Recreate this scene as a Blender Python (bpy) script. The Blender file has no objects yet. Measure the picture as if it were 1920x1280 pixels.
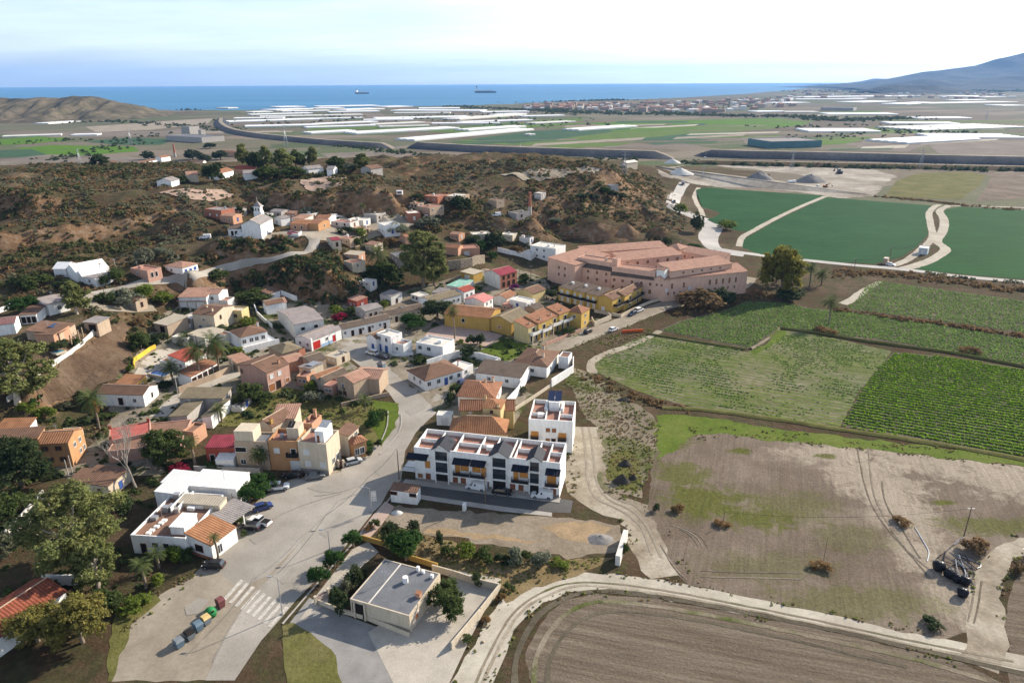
import bpy, bmesh, math, random
import numpy as np
from mathutils import Vector, Matrix

# ------------------------------------------------------------------ camera, sky, sun, exposure
SC = bpy.context.scene
COL = SC.collection
H, F = 85.0,1297.0
PITCH = math.atan((640 - 154.5) / F)
ROLL = math.radians(0.30)
R0 = np.array([1.0,0,0]); U0 = np.array([0,math.sin(PITCH),math.cos(PITCH)]); D0 = np.array([0,math.cos(PITCH),-math.sin(PITCH)])
UP = U0 * math.cos(ROLL) + R0 * math.sin(ROLL)
RT = R0 * math.cos(ROLL) - U0 * math.sin(ROLL)
cam = bpy.data.cameras.new('camera'); co = bpy.data.objects.new('camera', cam); COL.objects.link(co)
cam.sensor_width = 36; cam.lens = F / 1920 * 36; cam.clip_start = 1; cam.clip_end = 200000
co.matrix_world = Matrix(((RT[0],UP[0],-D0[0],0),(RT[1],UP[1],-D0[1],0),(RT[2],UP[2],-D0[2],H),(0,0,0,1)))
SC.camera = co
SUN_AZ, SUN_EL = math.radians(54),math.radians(28)
w = bpy.data.worlds.new('World'); SC.world = w; w.use_nodes = True
nt = w.node_tree; nt.nodes.clear()
sky = nt.nodes.new('ShaderNodeTexSky'); sky.sky_type = 'NISHITA'; sky.sun_disc = False
sky.sun_elevation = SUN_EL; sky.sun_rotation = SUN_AZ; sky.altitude = 80; sky.air_density = 1.0; sky.dust_density = 0.5; sky.ozone_density = 1.5
bg = nt.nodes.new('ShaderNodeBackground'); bg.inputs['Strength'].default_value = 0.08
out = nt.nodes.new('ShaderNodeOutputWorld')
# thin high cloud over the whole sky, streaked along the horizon, denser towards the horizon as real cloud layers are
tc = nt.nodes.new('ShaderNodeTexCoord')
sep = nt.nodes.new('ShaderNodeSeparateXYZ'); nt.links.new(tc.outputs['Generated'],sep.inputs[0])
zz = nt.nodes.new('ShaderNodeMath'); zz.operation = 'ADD'; zz.inputs[1].default_value = 0.10; nt.links.new(sep.outputs[2],zz.inputs[0])
dx = nt.nodes.new('ShaderNodeMath'); dx.operation = 'DIVIDE'; nt.links.new(sep.outputs[0],dx.inputs[0]); nt.links.new(zz.outputs[0],dx.inputs[1])
dy = nt.nodes.new('ShaderNodeMath'); dy.operation = 'DIVIDE'; nt.links.new(sep.outputs[1],dy.inputs[0]); nt.links.new(zz.outputs[0],dy.inputs[1])
cmb = nt.nodes.new('ShaderNodeCombineXYZ'); nt.links.new(dx.outputs[0],cmb.inputs[0]); nt.links.new(dy.outputs[0],cmb.inputs[1])
nz = nt.nodes.new('ShaderNodeTexNoise'); nz.inputs['Scale'].default_value = 0.9; nz.inputs['Detail'].default_value = 8; nz.inputs['Roughness'].default_value = 0.62
mpn = nt.nodes.new('ShaderNodeMapping'); mpn.inputs['Scale'].default_value = (0.6,1.2,1); mpn.inputs['Rotation'].default_value = (0,0,0.12); mpn.inputs['Location'].default_value = (3.1,1.7,0)
nt.links.new(cmb.outputs[0],mpn.inputs[0]); nt.links.new(mpn.outputs[0],nz.inputs['Vector'])
rmp = nt.nodes.new('ShaderNodeMapRange'); rmp.inputs[1].default_value = 0.34; rmp.inputs[2].default_value = 0.66; rmp.inputs[3].default_value = 0.45; rmp.inputs[4].default_value = 0.9
nt.links.new(nz.outputs[0],rmp.inputs[0])
hsv = nt.nodes.new('ShaderNodeHueSaturation'); hsv.inputs['Saturation'].default_value = 0.35; hsv.inputs['Value'].default_value = 1.65
nt.links.new(sky.outputs[0],hsv.inputs['Color'])
mx = nt.nodes.new('ShaderNodeMix'); mx.data_type = 'RGBA'
nt.links.new(rmp.outputs[0],mx.inputs[0]); nt.links.new(sky.outputs[0],mx.inputs[6]); nt.links.new(hsv.outputs[0],mx.inputs[7])
tint = nt.nodes.new('ShaderNodeMix'); tint.data_type = 'RGBA'; tint.blend_type = 'MULTIPLY'; tint.inputs[0].default_value = 1; tint.inputs[7].default_value = (0.93,0.98,1.07,1); nt.links.new(mx.outputs[2],tint.inputs[6])
nt.links.new(tint.outputs[2],bg.inputs['Color']); nt.links.new(bg.outputs[0],out.inputs['Surface'])
sl = bpy.data.lights.new('sun', 'SUN'); so = bpy.data.objects.new('sun', sl); COL.objects.link(so)
sl.energy = 4.8; sl.angle = math.radians(0.5); sl.color = (1.0,0.89,0.74)
SUNV = Vector((math.sin(SUN_AZ) * math.cos(SUN_EL),math.cos(SUN_AZ) * math.cos(SUN_EL),math.sin(SUN_EL)))
so.rotation_euler = SUNV.to_track_quat('Z', 'Y').to_euler()
SC.view_settings.view_transform = 'Standard'; SC.view_settings.look = 'None'; SC.view_settings.gamma = 1
SC.view_settings.exposure = 0.95
SC.cycles.use_denoising = True
SC.cycles.max_bounces = 5; SC.cycles.diffuse_bounces = 2; SC.cycles.glossy_bounces = 2; SC.cycles.transmission_bounces = 2; SC.cycles.volume_bounces = 0; SC.cycles.transparent_max_bounces = 4
SC.cycles.caustics_reflective = False; SC.cycles.caustics_refractive = False

# ------------------------------------------------------------------ measuring: points of the photograph to places on the ground
ZN = {'': (0,0,1),'A': (0,850,3.459),'B': (220,850,3.459),'C': (500,850,3.459),'D': (720,700,4.5725),'E': (800,900,4),'F': (1100,850,3.46),'G': (1500,850,3.46),
      'H': (0,740,4.923),'I': (0,540,4.923),'J': (200,680,5.333),'K': (400,680,5.332),'L': (220,540,5.332),'M': (500,520,5.819),'N': (660,560,4.364),'O': (740,440,5.053),
      'P': (980,420,4.174),'Q': (0,360,4.8),'R': (360,360,4.8),'S': (660,320,4.8),'T': (0,60,3.84),'U': (400,130,3.2),'V': (940,130,3.692),'W': (1400,70,3.692),'X': (1200,320,2.667),'Y': (1100,560,2.3415)}
def px(z, p):
    x0,y0,s = ZN[z]
    return (x0 + p[0] / s, y0 + p[1] / s)
def ray(p):
    return D0 + RT * ((p[0] - 960) / F) + UP * (-(p[1] - 640) / F)
def plane(p, z):
    d = ray(p); t = (z - H) / d[2]
    return np.array([t * d[0],t * d[1],z])

# ------------------------------------------------------------------ the lie of the land: measured heights (photo point, height, roughness)
CTRL = [
 # valley floor, fields, road
 (0,1270,0,0),(300,1270,0,0),(700,1270,0,0),(1200,1270,0,0),(1900,1270,0,0),(-300,1200,0,0),(2200,1200,0,0),(0,1150,0,0),(320,1000,0,0),(500,1000,0,0),(640,860,0,0),(760,720,1,0),(700,1000,0,0),(900,1100,0,0),(900,930,0,0),
 (1100,900,0,0),(1300,1100,0,0),(1300,800,0,0),(1500,900,0,0),(1700,800,0,0),(1880,700,0,0),(1880,1000,0,0),(2150,800,0,0),(2200,600,0,0),(1500,650,0,0),(1300,640,0,0),(1150,660,0,0),(1100,720,0,0),(960,800,0,0),(860,760,.5,0),
 (1700,550,0,0),(1900,540,0,0),(1500,570,0,0),(1900,450,0,0),(1700,450,0,0),(1500,430,0,0),(1400,400,0,0),(1700,350,0,0),(1900,350,0,0),(2200,450,0,0),(2200,350,0,0),(1500,345,0,0),(1350,350,0,0),(1290,360,1,0),(1250,310,0,0),(1500,300,0,0),
 # town
 (650,650,1.5,0),(560,680,2,0),(640,600,2.5,0),(760,580,3,0),(800,640,1,0),(900,620,1.5,0),(960,560,2,0),(1010,600,1,0),(1080,600,.5,0),(1040,540,2,0),(1150,560,1,0),(1250,560,.5,0),(1400,540,.5,0),(1420,500,.5,0),(1450,560,0,0),
 (480,760,1.5,0),(600,740,1,0),(700,780,.5,0),(400,700,3,0),(300,720,3,0),(220,780,2,0),(130,870,1,0),(20,850,2,0),(90,810,2.5,0),(300,850,1,0),(420,850,.5,0),(400,640,4,0),(480,640,3,0),(540,620,3,0),
 (30,740,9,.2),(60,715,12,.2),(90,760,4.5,.3),(130,745,4,.3),(180,730,4,.3),(240,690,5,.2),(100,660,13.5,.2),(130,635,14.5,.2),(185,605,15,.2),(200,640,10,.4),(225,665,7,.3),(250,640,7,.4),
 (20,690,13.5,0),(-100,700,14,0),(-150,900,3,0),(-200,600,16,0),(100,600,15.5,0),(30,610,15.5,0),(160,570,16,0),(20,560,17,.3),(250,545,15,.2),(230,580,13,.4),(300,600,8,.3),(330,570,9,.1),(420,570,8,.1),(350,540,12,.2),(470,590,6,.2),(520,590,5,.1),(560,575,5,.2),
 # slopes below the church, gully
 (640,555,5,.5),(690,560,4,.2),(600,540,9,.8),(560,520,14,.8),(480,530,13,.7),(420,540,11,.5),(700,520,7,.2),(660,500,12,.3),(640,470,17,.4),(610,480,17,.6),(780,545,4,.1),(820,540,4,0),(850,510,7,.2),(860,480,11,.2),(930,500,4,.1),(980,490,4,.1),(1010,470,5,.1),
 (290,525,16,.2),(350,515,17,.1),(420,500,18,.1),(480,490,19,.1),(540,475,20,.1),(590,455,21,0),(590,435,22,0),(540,435,22,0),(470,443,22,0),(430,445,22,.1),(400,450,21,.3),(480,465,19,.8),(380,475,19,.7),(150,515,18,.3),(60,500,19,.8),(230,490,19,.8),(300,460,21,.6),
 (640,420,22,.1),(700,430,20,.1),(700,410,22,0),(760,420,20,.1),(720,460,16,.3),(800,440,15,.2),(850,430,14,.2),(900,440,12,.3),(930,460,8,.3),(1000,440,8,.5),(1060,450,6,.3),
 # terraces and eroded banks on the far side of the village
 (0,475,21,.6),(0,445,23,.5),(0,420,25.5,.3),(150,455,23,.5),(150,430,26,.3),(150,410,28,.3),(300,440,23,.4),(300,415,27,.5),(330,395,31,.3),(350,372,33,.2),(375,400,26,.6),(240,385,31,.4),(100,395,29,.4),(0,395,28,.4),
 (60,388,29.5,.4),(50,360,34,.5),(110,375,32,.4),(0,345,34,.8),(100,345,34.5,.8),(160,350,33,.8),(250,345,33,.5),(380,358,33,.1),(330,335,33,.5),(200,325,33,.8),(60,322,33,.8),(0,312,30,.4),(150,308,28,.3),(280,315,31,.6),
 (450,395,25,.2),(520,400,24.5,.1),(600,398,24,.1),(470,380,27,.3),(530,365,31.5,.4),(600,364,31.5,.4),(640,368,31,.3),(560,393,25,.3),(640,393,24.5,.2),(660,400,23,.3),(680,350,33,.5),(740,385,25,.6),(750,365,29,.7),(480,355,33,.3),(560,345,34,.5),(430,335,33,.5),(400,345,33,.2),
 (500,325,32,.6),(600,325,33.5,.5),(700,325,35,.6),(780,315,35.5,.8),(860,305,36,.9),(950,300,36.5,.9),(1050,298,36.5,.8),(1110,303,36,.7),(1000,315,35,.4),(1080,325,32,.3),(900,330,32,.8),(800,345,30,.6),
 (790,390,24,.1),(860,380,25,.2),(830,400,21,.1),(900,385,23,.2),(940,375,24,.3),(900,410,18,.2),(960,410,17,.4),(1000,400,18,.7),(1060,390,19,.8),(1100,370,21,.8),(1000,360,26,.8),(1120,340,28,.8),(1150,320,32,.7),(1170,345,23,.6),(1180,380,15,.8),(1150,420,10,.9),(1200,410,10,.9),(1240,390,7,.8),(1270,420,3,.6),(1250,440,3,.5),(1200,445,4,.4),(1100,440,7,.7),(1210,350,14,.6),(1230,335,6,.3),(1255,360,3,.3),
 (1280,380,2,.2),(1300,420,1,.1),(1320,450,.5,0),(1190,320,22,.4),(1210,310,10,.2),
]
cp = np.array([[*plane((a, b),z)[:2],z, r] for a, b, z, r in CTRL])
# steep banks and clay cliffs: foot line, crest line, height of the foot
CLIFFS = [([(-60,478),(0,470),(60,462),(120,455),(180,447),(240,438),(300,428),(350,415)],[(-60,448),(0,440),(60,432),(120,426),(180,420),(240,410),(300,400),(350,388)],22),([(20,392),(60,396),(100,392)],[(20,362),(60,366),(100,372)],29),([(470,382),(520,392),(570,397),(610,398)],[(470,365),(520,363),(570,362),(610,365)],25),([(650,402),(690,402),(730,400),(748,392)],[(655,364),(690,354),(730,358),(752,370)],23),([(400,482),(460,480),(520,472),(560,463)],[(405,456),(465,453),(525,447),(565,445)],19),([(1060,448),(1120,450),(1180,448),(1230,445)],[(1060,420),(1120,422),(1180,424),(1235,420)],6),([(880,425),(940,428),(1000,428)],[(880,408),(940,410),(1000,410)],15),([(440,548),(500,552),(560,556),(610,556)],[(440,525),(500,522),(560,515),(610,510)],7)]
cl = []
for ft, cr, zf in CLIFFS:
    for a, b in zip(ft, cr):
        f = plane(a, zf); d = ray(b); y = f[1] + 4.0; cl += [[f[0],f[1],zf,0.25],[d[0] / d[1] * y, y, H + d[2] / d[1] * y,0.35]]
cl = np.array(cl); dd = np.sqrt(((cp[:, None, :2] - cl[None, :, :2]) ** 2).sum(-1)).min(1); cp = np.vstack([cp[dd > 9],cl])
# behind the ridge the land falls back to the plain
back = []
for a, y, z in [(-650,640,0),(-520,660,6),(-400,620,14),(-330,640,10),(-250,600,20),(-180,600,24),(-100,600,24),(-30,620,24),(40,650,22),(110,650,16),(170,640,4),(-600,900,0),(-450,800,0),(-300,760,0),(-150,760,0),(0,790,0),(120,770,0),(250,720,0),(-900,700,0),(-800,500,14),(-600,420,28),(-420,330,22),(-330,250,16),(-260,180,14),(-220,120,6),(-150,60,0),
                (-1200,1200,0),(-600,1300,0),(0,1300,0),(600,1300,0),(1200,1200,0),(500,900,0),(800,700,0),(700,500,0),(500,300,0),(300,100,0),(150,40,0),(0,30,0),(-120,30,0),(-2500,3000,0),(0,4000,0),(2500,3000,0),(4000,1000,0),(-4000,1000,10),(-1500,500,14)]:
    back.append([a, y, z,0.5 if z > 8 else 0.0])
cp = np.vstack([cp, np.array(back)])
def _solve(c, v, eps=1.0):
    d = np.sqrt(((c[:, None] - c[None]) ** 2).sum(-1) + eps)
    n = len(c); A = np.zeros((n + 1,n + 1)); A[:n, :n] = d + np.eye(n) * -0.15; A[n, :n] = 1; A[:n, n] = 1
    return np.linalg.solve(A, np.append(v,0))
CXY = cp[:, :2]
WZ = _solve(CXY, cp[:, 2] + 0.45); WR = _solve(CXY, cp[:, 3])
_rng = np.random.default_rng(5)
_LAT = _rng.random((256,256))
def vnoise(x, y):
    xi = np.floor(x).astype(int); yi = np.floor(y).astype(int); fx = x - xi; fy = y - yi
    fx = fx * fx * (3 - 2 * fx); fy = fy * fy * (3 - 2 * fy)
    a = _LAT[xi & 255,yi & 255]; b = _LAT[(xi + 1) & 255,yi & 255]; c = _LAT[xi & 255,(yi + 1) & 255]; d = _LAT[(xi + 1) & 255,(yi + 1) & 255]
    return (a * (1 - fx) + b * fx) * (1 - fy) + (c * (1 - fx) + d * fx) * fy
def fbm(x, y, o=4):
    s = 0; a = 0.5; f = 1.0
    for i in range(o):
        s = s + a * vnoise(x * f + 17.3 * i, y * f + 9.1 * i); a *= 0.5; f *= 2.07
    return s
def coast(az):
    # distance from the camera foot to the shore by bearing
    return np.interp(az, CO_AZ, CO_D)
_cpx = [(-250,197),(0,199),(200,203),(300,206),(430,206),(600,204),(760,200),(850,197),(950,195),(1000,192),(1100,189),(1200,186),(1300,182),(1400,176),(1480,169.5),(1540,162.5),(1570,160),(1600,159),(2200,158.2)]
_cw = [plane(q,0) for q in _cpx]
CO_AZ = np.array([math.atan2(q[0],q[1]) for q in _cw]); CO_D = np.array([math.hypot(q[0],q[1]) for q in _cw])
def terr_np(x, y):
    x = np.asarray(x, float); y = np.asarray(y, float); sh = x.shape; x = x.ravel(); y = y.ravel()
    z = np.empty_like(x); r = np.empty_like(x)
    for i in range(0,len(x),20000):
        s = slice(i, i + 20000)
        d = np.sqrt((x[s, None] - CXY[None, :, 0]) ** 2 + (y[s, None] - CXY[None, :, 1]) ** 2 + 1.0)
        z[s] = d @ WZ[:-1] + WZ[-1]; r[s] = d @ WR[:-1] + WR[-1]
    r = np.clip(r,0,1)
    z = np.maximum(0,z - 0.45)
    far = np.clip((1100 - np.hypot(x, y)) / 200,0,1); z = z * far; r = r * far
    rid = 1 - np.abs(2 * fbm(x / 26,y / 26,3) / 0.875 - 1)
    z = z + r * np.clip(z / 6,0,1) * ((fbm(x / 14 + 3,y / 14,4) - 0.47) * 9.0 + (rid - 0.75) * 7.0 + (fbm(x / 4 + 31,y / 4,3) - 0.44) * 2.2)
    dist = np.hypot(x, y); dc = coast(np.arctan2(x, y))
    z = z - 8 * np.clip((dist - dc) / 60 + 0.25,0,1)
    return z.reshape(sh),r.reshape(sh)
def terr(x, y):
    return float(terr_np(np.array([x]),np.array([y]))[0][0])
_TT = np.concatenate([np.linspace(60,700,400),np.geomspace(703,14000,260)])
def G(z, p=None):
    """place on the ground seen at a point of the photograph"""
    q = px(z, p) if p is not None else z
    d = ray(q); d = d / np.linalg.norm(d)
    if d[2] > -0.001: d[2] = -0.001
    P = d[None] * _TT[:, None]
    h = P[:, 2] + H - terr_np(P[:, 0],P[:, 1])[0]
    k = np.argmax(h < 0)
    if not (h < 0).any(): k = len(h) - 1
    if k == 0: t = _TT[0]
    else:
        a, b = h[k - 1],h[k]; t = _TT[k - 1] + (_TT[k] - _TT[k - 1]) * a / (a - b)
    g = d * t
    return np.array([g[0],g[1],terr(g[0],g[1])])
def PZ(z, p, h):
    """place at height h above the ground seen at a point of the photograph"""
    q = px(z, p); zz = G(q)[2]
    for i in range(12):
        g = plane(q, zz + h); n = terr(g[0],g[1])
        if abs(n - zz) < 0.02: break
        zz = 0.5 * zz + 0.5 * n
    return np.array([g[0],g[1],zz])

# ------------------------------------------------------------------ materials
MATS = {}
def mat(name, col, rough=0.85,var=0.12,scale=0.6,bump=0.0,bscale=8.0,col2=None, spec=0.12,metal=0.0,streak=False, sub=None, fine=0.0):
    if name in MATS: return MATS[name]
    m = bpy.data.materials.new(name); m.use_nodes = True; t = m.node_tree; b = t.nodes['Principled BSDF']
    b.inputs['Roughness'].default_value = rough; b.inputs['Metallic'].default_value = metal; b.inputs['Specular IOR Level'].default_value = spec
    c = np.array(col); lo = c * (1 - var) if col2 is None else np.array(col2); hi = np.minimum(c * (1 + var),0.9) if col2 is None else c
    g = t.nodes.new('ShaderNodeNewGeometry')
    n = t.nodes.new('ShaderNodeTexNoise'); n.inputs['Scale'].default_value = scale; n.inputs['Detail'].default_value = 6; n.inputs['Roughness'].default_value = 0.65
    src = g.outputs['Position']
    if streak:
        mp = t.nodes.new('ShaderNodeMapping'); mp.inputs['Scale'].default_value = (1.6,1.6,0.35); t.links.new(src, mp.inputs[0]); t.links.new(mp.outputs[0],n.inputs['Vector'])
    else: t.links.new(src, n.inputs['Vector'])
    r = t.nodes.new('ShaderNodeValToRGB'); r.color_ramp.elements[0].position = 0.33; r.color_ramp.elements[1].position = 0.67
    r.color_ramp.elements[0].color = (*lo,1); r.color_ramp.elements[1].color = (*hi,1)
    t.links.new(n.outputs[0],r.inputs[0]); colout = r.outputs[0]
    if fine:
        n3 = t.nodes.new('ShaderNodeTexNoise'); n3.inputs['Scale'].default_value = bscale; n3.inputs['Detail'].default_value = 4; t.links.new(src, n3.inputs['Vector'])
        mr = t.nodes.new('ShaderNodeMapRange'); mr.inputs[1].default_value = 0.3; mr.inputs[2].default_value = 0.7; mr.inputs[3].default_value = 1 - fine; mr.inputs[4].default_value = 1 + fine; t.links.new(n3.outputs[0],mr.inputs[0])
        mm = t.nodes.new('ShaderNodeMix'); mm.data_type = 'RGBA'; mm.blend_type = 'MULTIPLY'; mm.inputs[0].default_value = 1
        t.links.new(colout, mm.inputs[6]); t.links.new(mr.outputs[0],mm.inputs[7]); colout = mm.outputs[2]
    t.links.new(colout, b.inputs['Base Color'])
    if bump:
        n2 = t.nodes.new('ShaderNodeTexNoise'); n2.inputs['Scale'].default_value = bscale; n2.inputs['Detail'].default_value = 5; t.links.new(src, n2.inputs['Vector'])
        bp = t.nodes.new('ShaderNodeBump'); bp.inputs['Strength'].default_value = bump; bp.inputs['Distance'].default_value = 0.1
        t.links.new(n2.outputs[0],bp.inputs['Height']); t.links.new(bp.outputs[0],b.inputs['Normal'])
    MATS[name] = m
    return m
def ramp(t, src, stops):
    r = t.nodes.new('ShaderNodeValToRGB'); e = r.color_ramp.elements
    while len(e) < len(stops): e.new(0.5)
    for i,(p, c) in enumerate(stops): e[i].position = p; e[i].color = (*c,1) if len(c) == 3 else c
    t.links.new(src, r.inputs[0]); return r.outputs[0]
def nse(t, vec, scale, detail=5,rough=0.6,dist=0.0):
    n = t.nodes.new('ShaderNodeTexNoise'); n.inputs['Scale'].default_value = scale; n.inputs['Detail'].default_value = detail; n.inputs['Roughness'].default_value = rough; n.inputs['Distortion'].default_value = dist
    t.links.new(vec, n.inputs['Vector']); return n.outputs[0]
def mixc(t, f, a, b, mode='MIX'):
    m = t.nodes.new('ShaderNodeMix'); m.data_type = 'RGBA'; m.blend_type = mode
    for k, v in ((0,f),(6,a),(7,b)):
        if hasattr(v, 'links') or hasattr(v, 'is_output'): t.links.new(v, m.inputs[k])
        else: m.inputs[k].default_value = v if k == 0 else (*v,1)
    return m.outputs[2]
def mth(t, op, a, b=None):
    m = t.nodes.new('ShaderNodeMath'); m.operation = op
    for i, v in enumerate((a, b)):
        if v is None: continue
        if hasattr(v, 'is_output'): t.links.new(v, m.inputs[i])
        else: m.inputs[i].default_value = v
    return m.outputs[0]
def newmat(name, rough=0.9,spec=0.04):
    m = bpy.data.materials.new(name); m.use_nodes = True; t = m.node_tree; b = t.nodes['Principled BSDF']
    b.inputs['Roughness'].default_value = rough; b.inputs['Specular IOR Level'].default_value = spec
    g = t.nodes.new('ShaderNodeNewGeometry'); MATS[name] = m
    return m, t, b, g.outputs['Position']
def rotmap(t, vec, ang, sx=1,sy=1):
    mp = t.nodes.new('ShaderNodeMapping'); mp.vector_type = 'TEXTURE'; mp.inputs['Rotation'].default_value = (0,0,ang); t.links.new(vec, mp.inputs[0])
    m2 = t.nodes.new('ShaderNodeMapping'); m2.inputs['Scale'].default_value = (sx, sy,1); t.links.new(mp.outputs[0],m2.inputs[0]); return m2.outputs[0]
def bumpn(t, b, h, strength=0.5,dist=0.2):
    bp = t.nodes.new('ShaderNodeBump'); bp.inputs['Strength'].default_value = strength; bp.inputs['Distance'].default_value = dist
    t.links.new(h, bp.inputs['Height']); t.links.new(bp.outputs[0],b.inputs['Normal'])

# ------------------------------------------------------------------ objects
def tag(o, label=None, cat=None, group=None, kind=None):
    if label: o['label'] = label
    if cat: o['category'] = cat
    if group: o['group'] = group
    if kind: o['kind'] = kind
    return o
def obj(name, v, f, m, parent=None, smooth=False, loc=None):
    me = bpy.data.meshes.new(name)
    me.from_pydata([tuple(map(float, q)) for q in v] if not isinstance(v, np.ndarray) else v.tolist(),[],f); me.update()
    if m is not None: me.materials.append(m)
    if smooth: me.polygons.foreach_set('use_smooth',[True] * len(me.polygons))
    o = bpy.data.objects.new(name, me); COL.objects.link(o)
    if parent is not None: o.parent = parent
    if loc is not None: o.location = loc
    return o
def empty(name, loc, label, cat, group=None, rz=0.0):
    o = bpy.data.objects.new(name, None); COL.objects.link(o); o.location = tuple(map(float, loc)); o.rotation_euler = (0,0,rz); o.empty_display_size = 0.5
    return tag(o, label, cat, group)
def quadmesh(name, v, quads, m, parent=None, smooth=False):
    """fast mesh from arrays: v (n,3),quads (k,4) or (k,3)"""
    v = np.asarray(v, np.float32); q = np.asarray(quads, np.int32); k = q.shape[1]
    me = bpy.data.meshes.new(name); me.vertices.add(len(v)); me.vertices.foreach_set('co', v.ravel())
    me.loops.add(q.size); me.loops.foreach_set('vertex_index', q.ravel()); me.polygons.add(len(q))
    me.polygons.foreach_set('loop_start', np.arange(0,q.size, k, dtype=np.int32)); me.update(calc_edges=True); me.validate()
    if smooth: me.polygons.foreach_set('use_smooth', np.ones(len(me.polygons),bool))
    if m is not None: me.materials.append(m)
    o = bpy.data.objects.new(name, me); COL.objects.link(o)
    if parent is not None: o.parent = parent
    return o
class MB:
    """collects shapes for ONE mesh"""
    def __init__(s): s.v = []; s.f = []
    def poly(s, pts):
        n = len(s.v); s.v += [tuple(map(float, p)) for p in pts]; s.f.append(tuple(range(n, n + len(pts)))); return s
    def prism(s, base, top):
        n = len(base); i = len(s.v); s.v += [tuple(map(float, p)) for p in base] + [tuple(map(float, p)) for p in top]
        s.f.append(tuple(range(i + n - 1,i - 1,-1))); s.f.append(tuple(range(i + n, i + 2 * n)))
        for k in range(n): s.f.append((i + k, i + (k + 1) % n, i + n + (k + 1) % n, i + n + k))
        return s
    def box(s, x0,x1,y0,y1,z0,z1,fr=None):
        q = [(x0,y0),(x1,y0),(x1,y1),(x0,y1)]
        b = [(x, y, z0) for x, y in q]; t = [(x, y, z1) for x, y in q]
        if fr: b = [fr(*p) for p in b]; t = [fr(*p) for p in t]
        return s.prism(b, t)
    def tube(s, pts, rad, n=6,cap=True):
        pts = [Vector(p) for p in pts]; rad = rad if hasattr(rad, '__len__') else [rad] * len(pts); i0 = len(s.v)
        for k, p in enumerate(pts):
            d = (pts[min(k + 1,len(pts) - 1)] - pts[max(k - 1,0)]).normalized()
            a = d.orthogonal().normalized(); b = d.cross(a)
            for j in range(n):
                t = 2 * math.pi * j / n; s.v.append(tuple(p + (a * math.cos(t) + b * math.sin(t)) * rad[k]))
        for k in range(len(pts) - 1):
            for j in range(n):
                a = i0 + k * n + j; b = i0 + k * n + (j + 1) % n; s.f.append((a, b, b + n, a + n))
        if cap:
            s.f.append(tuple(range(i0 + n - 1,i0 - 1,-1))); e = i0 + (len(pts) - 1) * n; s.f.append(tuple(range(e, e + n)))
        return s
    def build(s, name, m, parent=None, smooth=False):
        return obj(name, s.v, s.f, m, parent, smooth)

# ------------------------------------------------------------------ sheets and ribbons lying on the ground
def smooth_line(P, closed=False, step=2.0):
    P = [np.array(p[:2],float) for p in P]; out = []; n = len(P)
    for i in range(n if closed else n - 1):
        if closed: p0,p1,p2,p3 = P[i - 1],P[i],P[(i + 1) % n],P[(i + 2) % n]
        else: p0,p1,p2,p3 = P[max(i - 1,0)],P[i],P[i + 1],P[min(i + 2,n - 1)]
        k = max(1,int(np.linalg.norm(p2 - p1) / step)); k = min(k,400)
        for j in range(k):
            t = j / k
            out.append(0.5 * ((2 * p1) + (-p0 + p2) * t + (2 * p0 - 5 * p1 + 4 * p2 - p3) * t * t + (-p0 + 3 * p1 - 3 * p2 + p3) * t ** 3))
    if not closed: out.append(P[-1])
    return np.array(out)
PC=[0]
def patch(name, zone, pts, m, dz=0.004,curve=False, step=None, kind='structure', label=None, cat=None, jag=0.0,world=None):
    PC[0] += 1; dz += 0.0003 * PC[0]
    W = [G(zone, p)[:2] for p in pts] if world is None else [np.array(p[:2]) for p in world]
    if curve: W = list(smooth_line(W, True, step=3.0 if step is None else step))
    if jag:
        W2 = []
        for i in range(len(W)):
            a, b = W[i],W[(i + 1) % len(W)]; k = max(1,int(np.linalg.norm(b - a) / 1.5))
            for j in range(min(k,200)):
                q = a + (b - a) * j / k; W2.append(q + (np.array([fbm(q[0:1] / 2.5,q[1:2] / 2.5,3)[0],fbm(q[0:1] / 2.5 + 50,q[1:2] / 2.5,3)[0]]) - 0.44) * jag * 2)
        W = W2
    bm = bmesh.new(); vs = [bm.verts.new((float(q[0]),float(q[1]),0)) for q in W]
    f = bm.faces.new(vs); bm.normal_update()
    if f.normal.z < 0: f.normal_flip()
    bmesh.ops.triangulate(bm, faces=bm.faces[:])
    if step:
        xs = [q[0] for q in W]; ys = [q[1] for q in W]
        for ax, lo, hi in ((0,min(xs),max(xs)),(1,min(ys),max(ys))):
            k = lo + step
            while k < hi:
                c = [0,0,0]; c[ax] = k; nn = [0,0,0]; nn[ax] = 1
                bmesh.ops.bisect_plane(bm, geom=bm.verts[:] + bm.edges[:] + bm.faces[:],plane_co=c, plane_no=nn); k += step
    X = np.array([[v.co.x, v.co.y] for v in bm.verts]); Z = terr_np(X[:, 0],X[:, 1])[0]
    for v, z in zip(bm.verts, Z): v.co.z = z + dz
    me = bpy.data.meshes.new(name); bm.to_mesh(me); bm.free(); me.materials.append(m)
    o = bpy.data.objects.new(name, me); COL.objects.link(o); return tag(o, label, cat, None, kind)
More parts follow.
